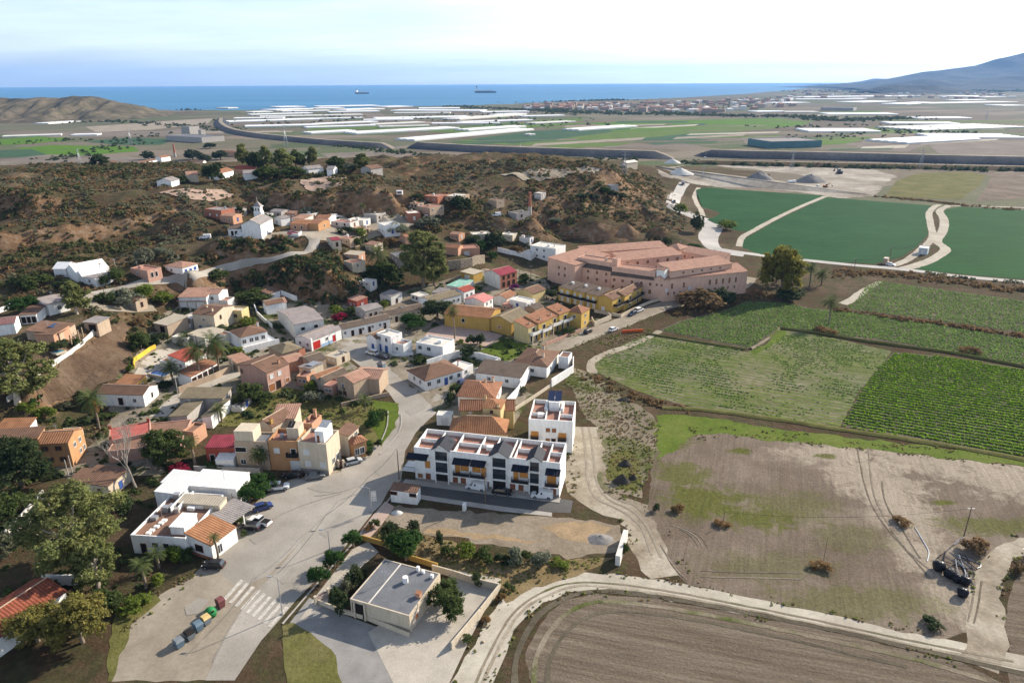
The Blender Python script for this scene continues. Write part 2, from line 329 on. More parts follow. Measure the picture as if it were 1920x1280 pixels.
def ribbon(name, zone, pts, width, m, dz=0.01,step=2.0,across=5,kind='structure', label=None, cat=None, crown=0.0,jag=0.0,world=None):
    PC[0] += 1; dz += 0.0003 * PC[0]
    W = [G(zone, p) for p in pts] if world is None else [np.array(p) for p in world]
    L = smooth_line(W, False, step); n = len(L)
    wid = np.interp(np.linspace(0,1,n),np.linspace(0,1,len(width)),width) if hasattr(width, '__len__') else np.full(n, width)
    T = np.gradient(L, axis=0); T /= np.linalg.norm(T, axis=1)[:, None] + 1e-9; N = np.stack([-T[:, 1],T[:, 0]],1)
    s = np.linspace(-0.5,0.5,across); jag = min(jag,0.9 * float(wid.min()))
    ww = wid[:, None] * s[None]
    if jag: ww[:, 0] -= jag * (fbm(L[:, 0] / 2.2,L[:, 1] / 2.2,3) - 0.4); ww[:, -1] += jag * (fbm(L[:, 0] / 2.2 + 40,L[:, 1] / 2.2,3) - 0.4)
    V = L[:, None] + N[:, None] * ww[..., None]
    Z = terr_np(V[..., 0],V[..., 1])[0] + dz + crown * (1 - (2 * s) ** 2)[None]
    v = np.concatenate([V, Z[..., None]],-1).reshape(-1,3)
    i = np.arange(n - 1)[:, None] * across + np.arange(across - 1)[None]; i = i.ravel()
    o = quadmesh(name, v, np.stack([i, i + across, i + across + 1,i + 1],1)[:, ::-1],m, None, True)
    return tag(o, label, cat, None, kind)
# ------------------------------------------------------------------ ground materials
GS = 0.74
def soil(name, a, b, c, sc=0.05,fine=1.2,bump=0.35,rough=0.95,green=None, gs=0.03,gth=(0.5,0.62),fc=0.3):
    m, t, bs, P = newmat(name, rough); a, b, c = [tuple(np.array(q) * GS) for q in (a, b, c)]; green = green and tuple(np.array(green) * 0.85)
    n1 = nse(t, P, sc,6,0.6); col = ramp(t, n1,[(0.3,a),(0.5,b),(0.7,c)])
    n2 = nse(t, P, fine,5,0.7); col = mixc(t,1.0,col, ramp(t, n2,[(0.25,(1 - fc,) * 3),(0.75,(1 + fc * 0.8,) * 3)]),'MULTIPLY')
    col = mixc(t,1.0,col, ramp(t, nse(t, P, sc * 6,4,0.65,0.5),[(0.3,(0.84,0.84,0.84)),(0.7,(1.12,1.12,1.12))]),'MULTIPLY')
    if green:
        g = nse(t, P, gs,7,0.65,0.4); gm = ramp(t, g,[(gth[0],(0,0,0)),(gth[1],(1,1,1))])
        gc = ramp(t, nse(t, P, fine * 0.8,4,0.7),[(0.3,tuple(np.array(green) * 0.55)),(0.7,tuple(np.array(green) * 1.3))])
        col = mixc(t, gm, col, gc)
    t.links.new(col, bs.inputs['Base Color']); bumpn(t, bs, nse(t, P, fine * 1.3,6,0.7),bump,0.25)
    return m
def rows(name, soilc, leaf, ang, pitch, cover=0.55,sc=0.04,soil2=None, bump=0.6,leaf2=None):
    """drilled crop seen too far off to tell the plants apart"""
    m, t, bs, P = newmat(name,0.9); soilc, soil2,leaf, leaf2 = [q and tuple(np.array(q) * k) for q, k in ((soilc, GS),(soil2,GS),(leaf, .85),(leaf2, .85))]
    v = rotmap(t, P, ang,1,1)
    s = t.nodes.new('ShaderNodeSeparateXYZ'); t.links.new(v, s.inputs[0])
    wv = mth(t, 'SINE', mth(t, 'MULTIPLY', s.outputs[1],2 * math.pi / pitch))
    br = nse(t, rotmap(t, P, ang,0.35,1.0),0.9,5,0.7)
    pl = nse(t, P, sc,6,0.65)
    k = mth(t, 'ADD', mth(t, 'ADD', mth(t, 'MULTIPLY', wv,0.13),br),mth(t, 'MULTIPLY', pl,0.9))
    f = ramp(t, k,[(1.28 - cover - 0.1,(0,0,0)),(1.28 - cover + 0.14,(1,1,1))])
    lc = ramp(t, nse(t, P,1.6,4,0.7),[(0.3,tuple(np.array(leaf) * 0.6)),(0.7,leaf2 or tuple(np.array(leaf) * 1.35))])
    sc2 = ramp(t, nse(t, P,0.5,5,0.7),[(0.3,soilc),(0.7,soil2 or tuple(np.array(soilc) * 1.3))])
    col = mixc(t, f, sc2,lc); col = mixc(t,1.0,col, ramp(t, mth(t, 'ADD', mth(t, 'MULTIPLY', wv,0.18),nse(t, rotmap(t, P, ang,0.04,0.6),1.0,6,0.7)),[(0.25,(0.62,) * 3),(0.75,(1.32,) * 3)]),'MULTIPLY'); col = mixc(t,1.0,col, ramp(t, nse(t, P,0.03,6,0.65),[(0.3,(0.8,0.85,0.8)),(0.7,(1.2,1.12,1.0))]),'MULTIPLY')
    t.links.new(col, bs.inputs['Base Color']); bumpn(t, bs, k, bump,0.3)
    return m
M_HILL = None
def hill_material():
    m, t, bs, P = newmat('hill_ground',0.95)
    col = ramp(t, nse(t, P,0.025,7,0.62,0.3),[(0.32,(0.075,0.046,0.026)),(0.45,(0.115,0.075,0.044)),(0.58,(0.155,0.11,0.068)),(0.72,(0.21,0.16,0.108))])
    col = mixc(t,1.0,col, ramp(t, nse(t, P,1.1,7,0.78),[(0.25,(0.5,0.5,0.5)),(0.75,(1.35,1.35,1.35))]),'MULTIPLY')
    g = ramp(t, nse(t, P,0.14,8,0.74,0.3),[(0.45,(0,0,0)),(0.56,(1,1,1))])
    gc = ramp(t, nse(t, P,0.5,4,0.7),[(0.3,(0.045,0.048,0.022)),(0.7,(0.12,0.115,0.05))])
    col = mixc(t, mth(t, 'MULTIPLY', g,0.8),col, gc)
    # bare clay where the banks are too steep to hold plants
    ge = t.nodes.new('ShaderNodeNewGeometry'); s = t.nodes.new('ShaderNodeSeparateXYZ'); t.links.new(ge.outputs['True Normal'],s.inputs[0])
    st = ramp(t, s.outputs[2],[(0.74,(1,1,1)),(0.90,(0,0,0))])
    cl = ramp(t, nse(t, rotmap(t, P,0.2,1,1),0.35,6,0.7),[(0.3,(0.15,0.085,0.045)),(0.5,(0.25,0.155,0.085)),(0.7,(0.34,0.265,0.19))])
    col = mixc(t,1.0,mixc(t, st, col, cl),(0.84,0.84,0.86),'MULTIPLY')
    t.links.new(col, bs.inputs['Base Color']); bumpn(t, bs, nse(t, P,0.8,8,0.8),1.0,1.1)
    return m
M_HILL = hill_material()
def plain_far():
    m, t, bs, P = newmat('plain_ground',0.95)
    v = t.nodes.new('ShaderNodeTexVoronoi'); v.inputs['Scale'].default_value = 0.009; v.distance = 'CHEBYCHEV'
    t.links.new(rotmap(t, P,0.35,0.6,1.3),v.inputs['Vector'])
    sp = t.nodes.new('ShaderNodeSeparateColor'); t.links.new(v.outputs['Color'],sp.inputs[0]); col = ramp(t, sp.outputs[0],[(0.15,(0.11,0.09,0.065)),(0.35,(0.21,0.17,0.13)),(0.5,(0.06,0.085,0.035)),(0.65,(0.15,0.125,0.09)),(0.85,(0.075,0.105,0.04))])
    col = mixc(t,0.25,col, ramp(t, nse(t, P,0.01,7,0.65),[(0.35,(0.085,0.08,0.055)),(0.65,(0.20,0.17,0.13))]))
    col = mixc(t,1.0,col, ramp(t, nse(t, P,0.25,6,0.7),[(0.25,(0.65,0.65,0.65)),(0.75,(1.3,1.3,1.3))]),'MULTIPLY')
    t.links.new(col, bs.inputs['Base Color']); return m
M_PLAIN = plain_far()
M_DIRT = soil('packed_dirt',(0.27,0.225,0.17),(0.36,0.31,0.24),(0.44,0.39,0.31),0.05,1.8,0.12,fc=0.16)
M_TRACK = soil('pale_track',(0.42,0.37,0.29),(0.52,0.47,0.38),(0.60,0.55,0.45),0.08,2.2,0.15,fc=0.16)
M_LANE = soil('rutted_lane',(0.25,0.20,0.145),(0.40,0.345,0.26),(0.53,0.475,0.38),0.12,1.4,0.4,fc=0.25)
M_WASTE = soil('waste_ground',(0.22,0.18,0.13),(0.29,0.24,0.175),(0.37,0.32,0.245),0.045,1.6,0.6,green=(0.10,0.115,0.035),gs=0.06,gth=(0.46,0.6))
def fallow():
    m, t, bs, P = newmat('fallow_field',0.95)
    st = nse(t, rotmap(t, P, math.radians(70),0.05,1.0),1.3,6,0.75); cl = nse(t, P,1.6,6,0.78); big = nse(t, P,0.05,6,0.65,0.4)
    col = ramp(t, big,[(0.32,(0.115,0.088,0.064)),(0.5,(0.155,0.122,0.092)),(0.68,(0.215,0.175,0.135))])
    def blob(c, r, soft=0.5):
        q = plane(c,0); v = t.nodes.new('ShaderNodeVectorMath'); v.operation = 'SUBTRACT'; t.links.new(P, v.inputs[0]); v.inputs[1].default_value = (q[0],q[1],0)
        s = t.nodes.new('ShaderNodeVectorMath'); s.operation = 'MULTIPLY'; t.links.new(v.outputs[0],s.inputs[0]); s.inputs[1].default_value = (1 / r[0],1 / r[1],0); l = t.nodes.new('ShaderNodeVectorMath'); l.operation = 'LENGTH'; t.links.new(s.outputs[0],l.inputs[0])
        k = mth(t, 'ADD', l.outputs['Value'],mth(t, 'MULTIPLY', mth(t, 'SUBTRACT', nse(t, P,0.25,8,0.75,0.5),0.5),3.0)); return ramp(t, k,[(0.75 - soft * .5,(1,1,1)),(min(0.99,0.75 + soft * .5),(0,0,0))])
    for c, r in [((1760,850),(26,13)),((1690,960),(9,16)),((1640,900),(12,14)),((1800,1130),(7,12)),((1560,850),(16,6)),((1880,900),(14,10)),((1720,1040),(5,8))]: col = mixc(t, mth(t, 'MULTIPLY', blob(c, r),0.75),col,(0.33,0.28,0.215))
    gc = ramp(t, nse(t, P,1.2,5,0.75),[(0.3,(0.06,0.062,0.02)),(0.55,(0.10,0.105,0.026)),(0.75,(0.15,0.135,0.035))])
    for c, r, k in [((1320,940),(11,9), .95),((1420,970),(9,6), .9),((1280,890),(8,8), .8),((1480,950),(14,8), .55),((1440,1060),(16,6), .4),((1600,1130),(20,6), .55),((1860,985),(14,4), .8),((1390,845),(3.5,2),1),((1548,855),(3.5,1.6), .9),((1770,942),(4,1.2),1),((1260,820),(7,7), .8),((1600,1010),(10,6), .4)]: col = mixc(t, mth(t, 'MULTIPLY', blob(c, r),k),col, gc)
    col = mixc(t,1.0,col, ramp(t, cl,[(0.25,(0.62,) * 3),(0.75,(1.35,) * 3)]),'MULTIPLY'); col = mixc(t,1.0,col, ramp(t, st,[(0.3,(0.78,) * 3),(0.7,(1.16,) * 3)]),'MULTIPLY')
    t.links.new(col, bs.inputs['Base Color']); bumpn(t, bs, mth(t, 'ADD', cl, mth(t, 'MULTIPLY', st,0.6)),0.6,0.3); return m
M_FALLOW = fallow()
M_LUSH = soil('lush_grass',(0.10,0.145,0.022),(0.13,0.18,0.03),(0.17,0.20,0.045),0.08,1.4,0.6)
M_OLIVE = soil('olive_grass',(0.12,0.12,0.04),(0.16,0.155,0.05),(0.22,0.19,0.085),0.07,1.3,0.7)
M_DRYGRASS = soil('dry_grass',(0.20,0.15,0.075),(0.27,0.20,0.10),(0.33,0.26,0.15),0.1,1.5,0.7)
M_PLOUGH = None
def plough():
    m, t, bs, P = newmat('ploughed_soil',0.95)
    v = rotmap(t, P, math.radians(-14),0.06,1.0)
    st = nse(t, v,0.55,6,0.75); col = ramp(t, st,[(0.28,(0.085,0.064,0.046)),(0.5,(0.14,0.112,0.082)),(0.72,(0.205,0.17,0.128))])
    col = mixc(t,1.0,col, ramp(t, nse(t, P,1.8,5,0.7),[(0.25,(0.7,0.7,0.7)),(0.75,(1.25,1.25,1.25))]),'MULTIPLY')
    t.links.new(col, bs.inputs['Base Color']); bumpn(t, bs, mth(t, 'ADD', st, mth(t, 'MULTIPLY', nse(t, P,2.0,5,0.7),0.6)),0.9,0.35); return m
M_PLOUGH = plough()
def asphalt(name, a, b, patchc):
    m, t, bs, P = newmat(name,0.85,0.1)
    col = ramp(t, nse(t, P,0.09,7,0.6),[(0.3,a),(0.7,b)])
    col = mixc(t, ramp(t, nse(t, P,0.035,5,0.55,1.2),[(0.56,(0,0,0)),(0.64,(0.6,0.6,0.6))]),col, patchc)
    col = mixc(t,1.0,col, ramp(t, nse(t, P,3.0,4,0.7),[(0.25,(0.82,0.82,0.82)),(0.75,(1.14,1.14,1.14))]),'MULTIPLY')
    vr = t.nodes.new('ShaderNodeTexVoronoi'); vr.feature = 'DISTANCE_TO_EDGE'; vr.inputs['Scale'].default_value = 0.11
    wn = t.nodes.new('ShaderNodeVectorMath'); wn.operation = 'ADD'; nn = t.nodes.new('ShaderNodeTexNoise'); nn.inputs['Scale'].default_value = 0.4; t.links.new(P, nn.inputs['Vector'])
    sc = t.nodes.new('ShaderNodeVectorMath'); sc.operation = 'SCALE'; sc.inputs['Scale'].default_value = 5.0; t.links.new(nn.outputs['Color'],sc.inputs[0]); t.links.new(P, wn.inputs[0]); t.links.new(sc.outputs[0],wn.inputs[1]); t.links.new(wn.outputs[0],vr.inputs['Vector'])
    ck = ramp(t, vr.outputs['Distance'],[(0.0,(0.84,0.84,0.84)),(0.006,(1,1,1))]); col = mixc(t,1.0,col, ck, 'MULTIPLY')
    t.links.new(col, bs.inputs['Base Color']); bumpn(t, bs, nse(t, P,6,4,0.7),0.15,0.05); return m
M_ROAD = asphalt('worn_asphalt',(0.235,0.213,0.18),(0.36,0.33,0.285),(0.23,0.21,0.18))
M_ROAD2 = asphalt('pale_road',(0.33,0.31,0.285),(0.42,0.40,0.37),(0.30,0.285,0.26))
M_FRESH = asphalt('fresh_asphalt',(0.075,0.072,0.07),(0.11,0.107,0.102),(0.09,0.088,0.085))
M_CONC = mat('concrete',(0.34,0.315,0.28),0.9,0.14,0.4,0.2,6,fine=0.12)
M_PAVE = mat('pale_paving',(0.37,0.335,0.28),0.85,0.12,0.3,0.1,4,fine=0.12)
M_PINKPAVE = mat('pinkish_paving',(0.38,0.28,0.23),0.85,0.12,0.3,0.1,4,fine=0.12)
M_LINE = mat('road_paint',(0.44,0.41,0.36),0.8,0.25,1.2,fine=0.25)
M_CROPG = rows('dense_leek_rows',(0.06,0.06,0.035),(0.014,0.07,0.022),math.radians(8),1.4,0.78,bump=0.5,leaf2=(0.03,0.115,0.04))
M_CROPG2 = rows('dark_leek_rows',(0.04,0.05,0.03),(0.010,0.068,0.014),math.radians(2),1.4,0.85,bump=0.5,leaf2=(0.022,0.11,0.026))
M_CROPFAR = rows('far_green_crop',(0.12,0.13,0.06),(0.10,0.17,0.045),math.radians(20),3.0,0.72,leaf2=(0.16,0.23,0.06))
M_CROPBLUE = rows('far_bluish_crop',(0.10,0.12,0.08),(0.055,0.115,0.07),math.radians(15),3.0,0.75,leaf2=(0.08,0.15,0.09))
M_BRIGHT = rows('bright_green_crop',(0.10,0.14,0.03),(0.09,0.19,0.022),math.radians(10),2.0,0.85,leaf2=(0.13,0.25,0.035))
M_GREYFIELD = soil('grey_field',(0.19,0.16,0.13),(0.23,0.195,0.16),(0.28,0.24,0.20),0.02,0.5,0.3)
M_BEDS = rows('weedy_beds',(0.20,0.165,0.12),(0.085,0.125,0.03),math.radians(-26),2.0,0.40,0.06,(0.34,0.30,0.235),0.4,(0.14,0.18,0.05))
M_BEDSOIL = soil('bed_soil',(0.10,0.085,0.06),(0.14,0.12,0.085),(0.18,0.155,0.11),0.06,1.4,0.6)

# ------------------------------------------------------------------ terrain sheet out to the shore, sea, far hills
def build_terrain():
    na, nr = 430,520
    az = np.radians(np.linspace(-50,50,na)); rr = np.concatenate([np.linspace(18,640,400),np.geomspace(643,30000,nr - 400)])
    A, Rr = np.meshgrid(az, rr); X = Rr * np.sin(A); Y = Rr * np.cos(A); Z, Rgh = terr_np(X, Y)
    v = np.stack([X, Y, Z],-1).reshape(-1,3)
    i = (np.arange(nr - 1)[:, None] * na + np.arange(na - 1)[None]).ravel()
    q = np.stack([i, i + 1,i + na + 1,i + na],1)
    o = quadmesh('terrain', v, q, M_HILL, None, True); o.data.materials.append(M_PLAIN)
    cz = Z.reshape(-1)[q].max(1); cr = Rr.reshape(-1)[q].max(1)
    o.data.polygons.foreach_set('material_index',((cz < 0.6) & (cr > 560)).astype(np.int32))
    return tag(o, None, None, None, 'structure')
build_terrain()
def sea_material():
    m, t, bs, P = newmat('sea_water',0.5,0.22)
    col = ramp(t, nse(t, rotmap(t, P,0.05,0.25,1.0),0.002,6,0.65),[(0.35,(0.035,0.14,0.26)),(0.65,(0.055,0.185,0.32))])
    t.links.new(col, bs.inputs['Base Color']); bs.inputs['IOR'].default_value = 1.33
    bumpn(t, bs, nse(t, P,0.05,8,0.75),0.6,3.0); return m
SEA_R = 33000.0
_a = np.radians(np.linspace(-60,60,121)); _r = np.geomspace(1500,SEA_R,40)
_A, _R = np.meshgrid(_a, _r); _v = np.stack([_R * np.sin(_A),_R * np.cos(_A),np.full_like(_A, -1.2)],-1).reshape(-1,3)
_i = (np.arange(39)[:, None] * 121 + np.arange(120)[None]).ravel()
tag(quadmesh('sea', _v, np.stack([_i, _i + 1,_i + 122,_i + 121],1),sea_material()),kind='structure')
def rock_mat(name, cs, sc):
    m, t, bs, P = newmat(name,0.95)
    n = nse(t, P, sc,8,0.66,0.3); col = ramp(t, n,[(0.3,cs[0]),(0.5,cs[1]),(0.7,cs[2])])
    t.links.new(col, bs.inputs['Base Color']); bumpn(t, bs, nse(t, P, sc * 4,8,0.7),1.0,0.4 / sc * 0.12); return m
def ridge(name, prof, dist, depth, m, gully=0.35,gs=60.0,n=220,k=44,seed=0.0,base=-1.0):
    """a hill with its real depth: crest heights read off the skyline at the distance it stands"""
    P = [plane((p[0],600),0) for p in prof]
    xs = np.array([math.tan(math.atan((p[0] - 960) / F / (math.cos(PITCH) + (640 - 160) / F * math.sin(PITCH)))) * dist for p in prof])
    hs = []
    for p, x in zip(prof, xs):
        d = ray(p); t = dist / d[1]; hs.append(H + t * d[2])
    X = np.linspace(xs[0],xs[-1],n); hc = np.interp(X, xs, hs)
    Vv = np.linspace(-1,1,k); XX, VV = np.meshgrid(X, Vv)
    a = np.abs(VV); shape = np.where(VV < 0,(1 - a) ** 0.85,(1 - a) ** 1.0)
    gl = fbm(XX / gs + seed + VV * 0.6,VV * depth / gs / 2.5 + seed,5) / 0.97
    rg = 1 - np.abs(2 * fbm(XX / gs / 1.4 + 7 + seed, VV * depth / gs / 4 + seed,4) / 0.94 - 1)
    Z = base + (np.maximum(hc[None],0.2) - base) * shape * (1 - gully * (1 - rg) * np.sin(np.pi * np.clip(shape,0,1)) * 2.2 + gully * 0.5 * (gl - 0.5) * (1 - shape))
    YY = dist + VV * depth + (gl - 0.5) * depth * 0.15
    v = np.stack([XX, YY, Z],-1).reshape(-1,3); i = (np.arange(k - 1)[:, None] * n + np.arange(n - 1)[None]).ravel()
    return tag(quadmesh(name, v, np.stack([i, i + 1,i + n + 1,i + n],1),m, None, True),kind='structure')
M_HILLS = rock_mat('scrub_hillside',[(0.05,0.05,0.03),(0.10,0.085,0.055),(0.18,0.145,0.10)],0.03)
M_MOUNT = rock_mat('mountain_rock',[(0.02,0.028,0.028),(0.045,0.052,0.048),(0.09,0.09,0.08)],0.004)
ridge('coastal_hills',[(-220,172),(-60,176),(0,181),(40,184),(75,181),(105,183),(130,178),(170,179),(190,183),(215,190),(240,197),(262,204),(285,212),(310,219)],2050,330,M_HILLS,1.5,70,seed=2.0)
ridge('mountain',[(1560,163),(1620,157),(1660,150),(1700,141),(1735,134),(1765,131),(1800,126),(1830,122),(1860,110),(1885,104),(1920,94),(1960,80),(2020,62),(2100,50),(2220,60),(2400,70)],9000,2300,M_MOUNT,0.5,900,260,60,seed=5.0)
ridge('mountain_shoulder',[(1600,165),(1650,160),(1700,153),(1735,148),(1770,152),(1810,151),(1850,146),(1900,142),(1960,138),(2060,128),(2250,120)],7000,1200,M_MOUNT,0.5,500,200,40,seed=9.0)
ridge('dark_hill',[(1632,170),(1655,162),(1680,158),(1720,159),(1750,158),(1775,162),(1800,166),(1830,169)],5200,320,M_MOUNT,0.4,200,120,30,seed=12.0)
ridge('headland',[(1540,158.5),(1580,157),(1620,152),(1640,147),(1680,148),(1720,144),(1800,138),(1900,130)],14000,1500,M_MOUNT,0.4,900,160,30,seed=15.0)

# ------------------------------------------------------------------ roads, tracks, fields
patch('main_road', '',[(385,1275),(430,1180),(470,1120),(520,1068),(560,1020),(610,965),(640,925),(640,880),(670,855),(700,838),(728,812),(745,780),(742,755),(728,735),(705,715),(680,690),(655,670),(640,650),(640,632),(660,618),(700,608),(745,596),(790,588),(812,572),(830,573),(812,590),(770,604),(735,615),(720,625),(735,640),(752,650),(750,668),(735,685),(742,700),(775,722),(815,738),(845,730),(848,745),(825,768),(800,790),(780,810),(760,845),(752,900),(728,920),(715,945),(700,960),(680,985),(660,1010),(625,1050),(590,1090),(555,1125),(530,1155),(490,1200),(440,1275)],M_ROAD,0.03,step=6)
patch('parking_apron', '',[(200,1275),(230,1190),(300,1115),(360,1080),(395,1040),(440,985),(480,940),(530,905),(560,895),(630,880),(650,885),(640,925),(615,962),(560,1022),(520,1070),(470,1122),(430,1182),(390,1275)],M_DIRT,0.015,step=8,jag=0.6)
patch('apron_tarmac', '',[(400,1040),(445,985),(485,940),(535,908),(560,898),(640,885),(642,925),(612,963),(560,1020),(500,1080),(450,1100),(420,1080)],M_ROAD,0.022,step=8,jag=0.4)
ribbon('east_road', '',[(1010,662),(1060,645),(1110,625),(1160,607),(1200,590),(1240,575),(1280,565),(1330,553),(1385,540),(1410,520)],[7,7.5,8,8,8,7,6,5],M_DIRT,0.03,jag=1.2)
ribbon('valley_road', '',[(1395,478),(1360,472),(1335,462),(1328,445),(1336,425),(1318,412),(1290,402),(1268,390),(1262,376),(1275,356),(1284,343)],[9,10,12,12,11,9,8,8,8,9],M_ROAD2,0.05)
ribbon('field_road', '',[(1340,466),(1400,475),(1460,483),(1520,489),(1600,497),(1660,502),(1720,508),(1800,518),(1900,527),(2000,536)],[7,6,5.5,5,5,5,5,5],M_ROAD2,0.06,jag=0.8)
ribbon('field_track', '',[(1660,502),(1700,488),(1730,465),(1748,445),(1745,420),(1742,400),(1752,388),(1762,384)],4.0,M_TRACK,0.05,jag=1.0)
ribbon('field_track', '',[(1690,506),(1740,490),(1768,474),(1772,465),(1757,452),(1768,432),(1770,412),(1762,396),(1775,388),(1800,386),(2000,392)],[6,5,5,5,5,4,4,3.5],M_TRACK,0.055,jag=1.0)
ribbon('field_track', '',[(1386,462),(1392,445),(1410,434),(1450,412),(1500,388),(1548,368)],3.6,M_TRACK,0.05,jag=0.8)
ribbon('field_track', '',[(1310,352),(1302,370),(1312,390),(1318,405)],3.5,M_TRACK,0.05,jag=1.0)
ribbon('farm_track', '',[(880,1290),(905,1240),(930,1190),(965,1140),(1020,1105),(1080,1090),(1150,1093),(1240,1105),(1350,1125),(1500,1155),(1640,1185),(1780,1215),(1950,1250)],[5.6,5.4,5.2,5,4.8,4.4,4.2,3.8,3.5,3.5,3.5],M_TRACK,0.012,jag=1.8)
ribbon('lane_to_houses', '',[(1098,800),(1105,850),(1110,900),(1115,930),(1150,950),(1190,965),(1215,1000),(1235,1045),(1255,1080)],[11,10,10,14,11,8,8,9,9],M_LANE,0.008,jag=4.0)
ribbon('pond_track', '',[(1940,1015),(1890,1035),(1860,1065),(1850,1100),(1850,1150),(1840,1250)],[3.4,3.4,4,5,5,5],M_LANE,0.012,jag=2.5)
ribbon('beds_track', '',[(1238,620),(1200,640),(1160,655),(1125,668),(1108,682),(1112,700)],[2.2,2.2,2.6,3,3,2.4],M_LANE,0.03,jag=1.6)
ribbon('beds_track', '',[(1580,570),(1600,560),(1625,542),(1650,528)],[4,4,3,2],M_TRACK,0.03,jag=1.2)
ribbon('village_track', '',[(590,447),(585,463),(560,475),(520,484),(480,491),(440,500),(400,508),(360,516),(330,522),(290,527),(250,535),(210,545),(175,552)],[5,4,3.2,2.8,2.6,2.6,3,3.4,4,5],M_ROAD,0.25)
ribbon('village_track', '',[(240,540),(200,548),(170,560),(165,572),(200,578),(250,580),(290,578)],[5,6,6,5,4],M_DIRT,0.22)
ribbon('lane_uphill', '',[(345,752),(390,720),(430,705),(470,690)],[6,5,5,5],M_PAVE,0.1)
patch('farmyard', 'J',[(420,540),(560,420),(660,330),(830,270),(760,350),(640,500),(600,535)],M_PAVE,0.06,step=5)
patch('fresh_tarmac', 'D',[(130,905),(300,930),(700,1000),(1100,1060),(1500,1070),(1620,1090),(1600,1195),(1450,1190),(1000,1135),(600,1080),(300,1030),(100,1010)],M_FRESH,0.02)
patch('pavement_strip', 'D',[(295,1035),(600,1082),(1000,1138),(1440,1192),(1440,1225),(1000,1180),(600,1120),(300,1075)],M_CONC,0.035)
patch('building_plot', '',[(745,945),(800,952),(950,965),(1080,972),(1165,985),(1168,1010),(1150,1035),(1060,1045),(960,1030),(860,1010),(780,1000),(735,985),(720,965)],soil('plot_soil',(0.21,0.165,0.115),(0.30,0.245,0.18),(0.38,0.32,0.245),0.08,1.6,0.4,fc=0.25),0.006,jag=1.5)
patch('sandy_scar', 'E',[(820,350),(1000,320),(1220,320),(1400,345),(1330,400),(1310,480),(1280,495),(1100,440),(950,400)],mat('ochre_sand',(0.27,0.195,0.115),0.95,0.2,0.3,0.3,2.0,fine=0.15),0.012,jag=2.0)
patch('sandy_scar', 'E',[(0,345),(250,372),(480,405),(700,440),(900,480),(600,452),(300,425),(0,400)],MATS['ochre_sand'],0.012,jag=2.0)
patch('ploughed_field', '',[(1000,1290),(985,1220),(1010,1170),(1050,1130),(1110,1112),(1200,1118),(1350,1142),(1500,1172),(1650,1205),(1800,1240),(1900,1290)],M_PLOUGH,0.006,jag=0.8)
patch('ploughed_field', '',[(1895,1290),(1885,1180),(1893,1110),(1915,1065),(1990,1030),(2050,1280)],M_PLOUGH,0.007,jag=0.8)
patch('fallow_field', '',[(1225,870),(1240,810),(1260,790),(1330,800),(1500,822),(1700,850),(1960,880),(2010,960),(2010,1020),(1900,1030),(1850,1070),(1840,1180),(1760,1200),(1600,1165),(1450,1135),(1290,1095),(1262,1060),(1240,1000),(1215,950)],M_FALLOW,0.004,jag=1.2)
patch('scrub_ground', '',[(1075,690),(1110,700),(1160,740),(1215,775),(1240,800),(1225,870),(1200,930),(1150,925),(1132,890),(1135,850),(1120,800),(1085,770),(1080,740),(1060,720)],M_WASTE,0.004,jag=1.5)
patch('grass_verge', '',[(1232,780),(1290,775),(1400,795),(1550,815),(1700,832),(1960,860),(1960,880),(1700,850),(1500,830),(1420,822),(1350,812),(1300,815),(1270,840),(1240,862),(1228,840)],M_LUSH,0.016,jag=2.0)
patch('grass_patch', '',[(1130,890),(1150,850),(1180,840),(1200,860),(1205,900),(1190,920),(1160,918)],M_OLIVE,0.02,jag=2.0)
# beds with weeds, and the crops
patch('weedy_beds', 'Y',[(30,275),(90,235),(170,200),(250,160),(420,180),(560,205),(700,235),(790,205),(880,140),(1000,155),(1340,230),(1200,400),(1110,565),(900,530),(700,505),(500,485),(330,440),(200,395),(100,350),(40,320)],M_BEDS,0.006,jag=0.6)
patch('crop_bed', 'Y',[(1350,235),(1600,255),(1920,310),(2100,345),(2100,730),(1920,690),(1600,640),(1350,600),(1120,560),(1205,405),(1280,300)],M_BEDSOIL,0.006)
patch('crop_bed', 'Y',[(310,140),(400,100),(560,60),(640,40),(700,8),(860,15),(1000,45),(1110,50),(1300,75),(1920,175),(2100,205),(2100,330),(1920,295),(1600,240),(1340,190),(1000,150),(850,125),(720,220),(600,195),(400,155)],M_BEDSOIL,0.006)
patch('crop_bed', 'Y',[(1130,45),(1175,10),(1220,-50),(1280,-80),(1920,10),(2100,40),(2100,180),(1920,150),(1500,90)],M_BEDSOIL,0.006)
patch('grass_patch', 'Y',[(715,232),(790,200),(840,140),(880,138),(860,175),(800,215),(740,245)],M_LUSH,0.014,jag=0.6)
patch('leek_field', '',[(1305,356),(1320,352),(1400,357),(1545,367),(1500,387),(1450,411),(1405,434),(1385,433),(1350,422),(1325,412),(1316,388)],M_CROPG,0.02)
patch('leek_field', '',[(1550,370),(1650,378),(1755,386),(1742,395),(1738,420),(1740,440),(1720,462),(1690,482),(1640,495),(1520,488),(1420,476),(1392,464),(1395,448),(1415,437),(1455,414),(1510,388)],M_CROPG,0.02)
patch('leek_field', '',[(1775,392),(1800,388),(1960,396),(2100,402),(2100,560),(1920,524),(1800,514),(1715,505),(1745,493),(1772,477),(1776,462),(1764,452),(1774,432),(1778,412),(1768,398)],M_CROPG2,0.02)
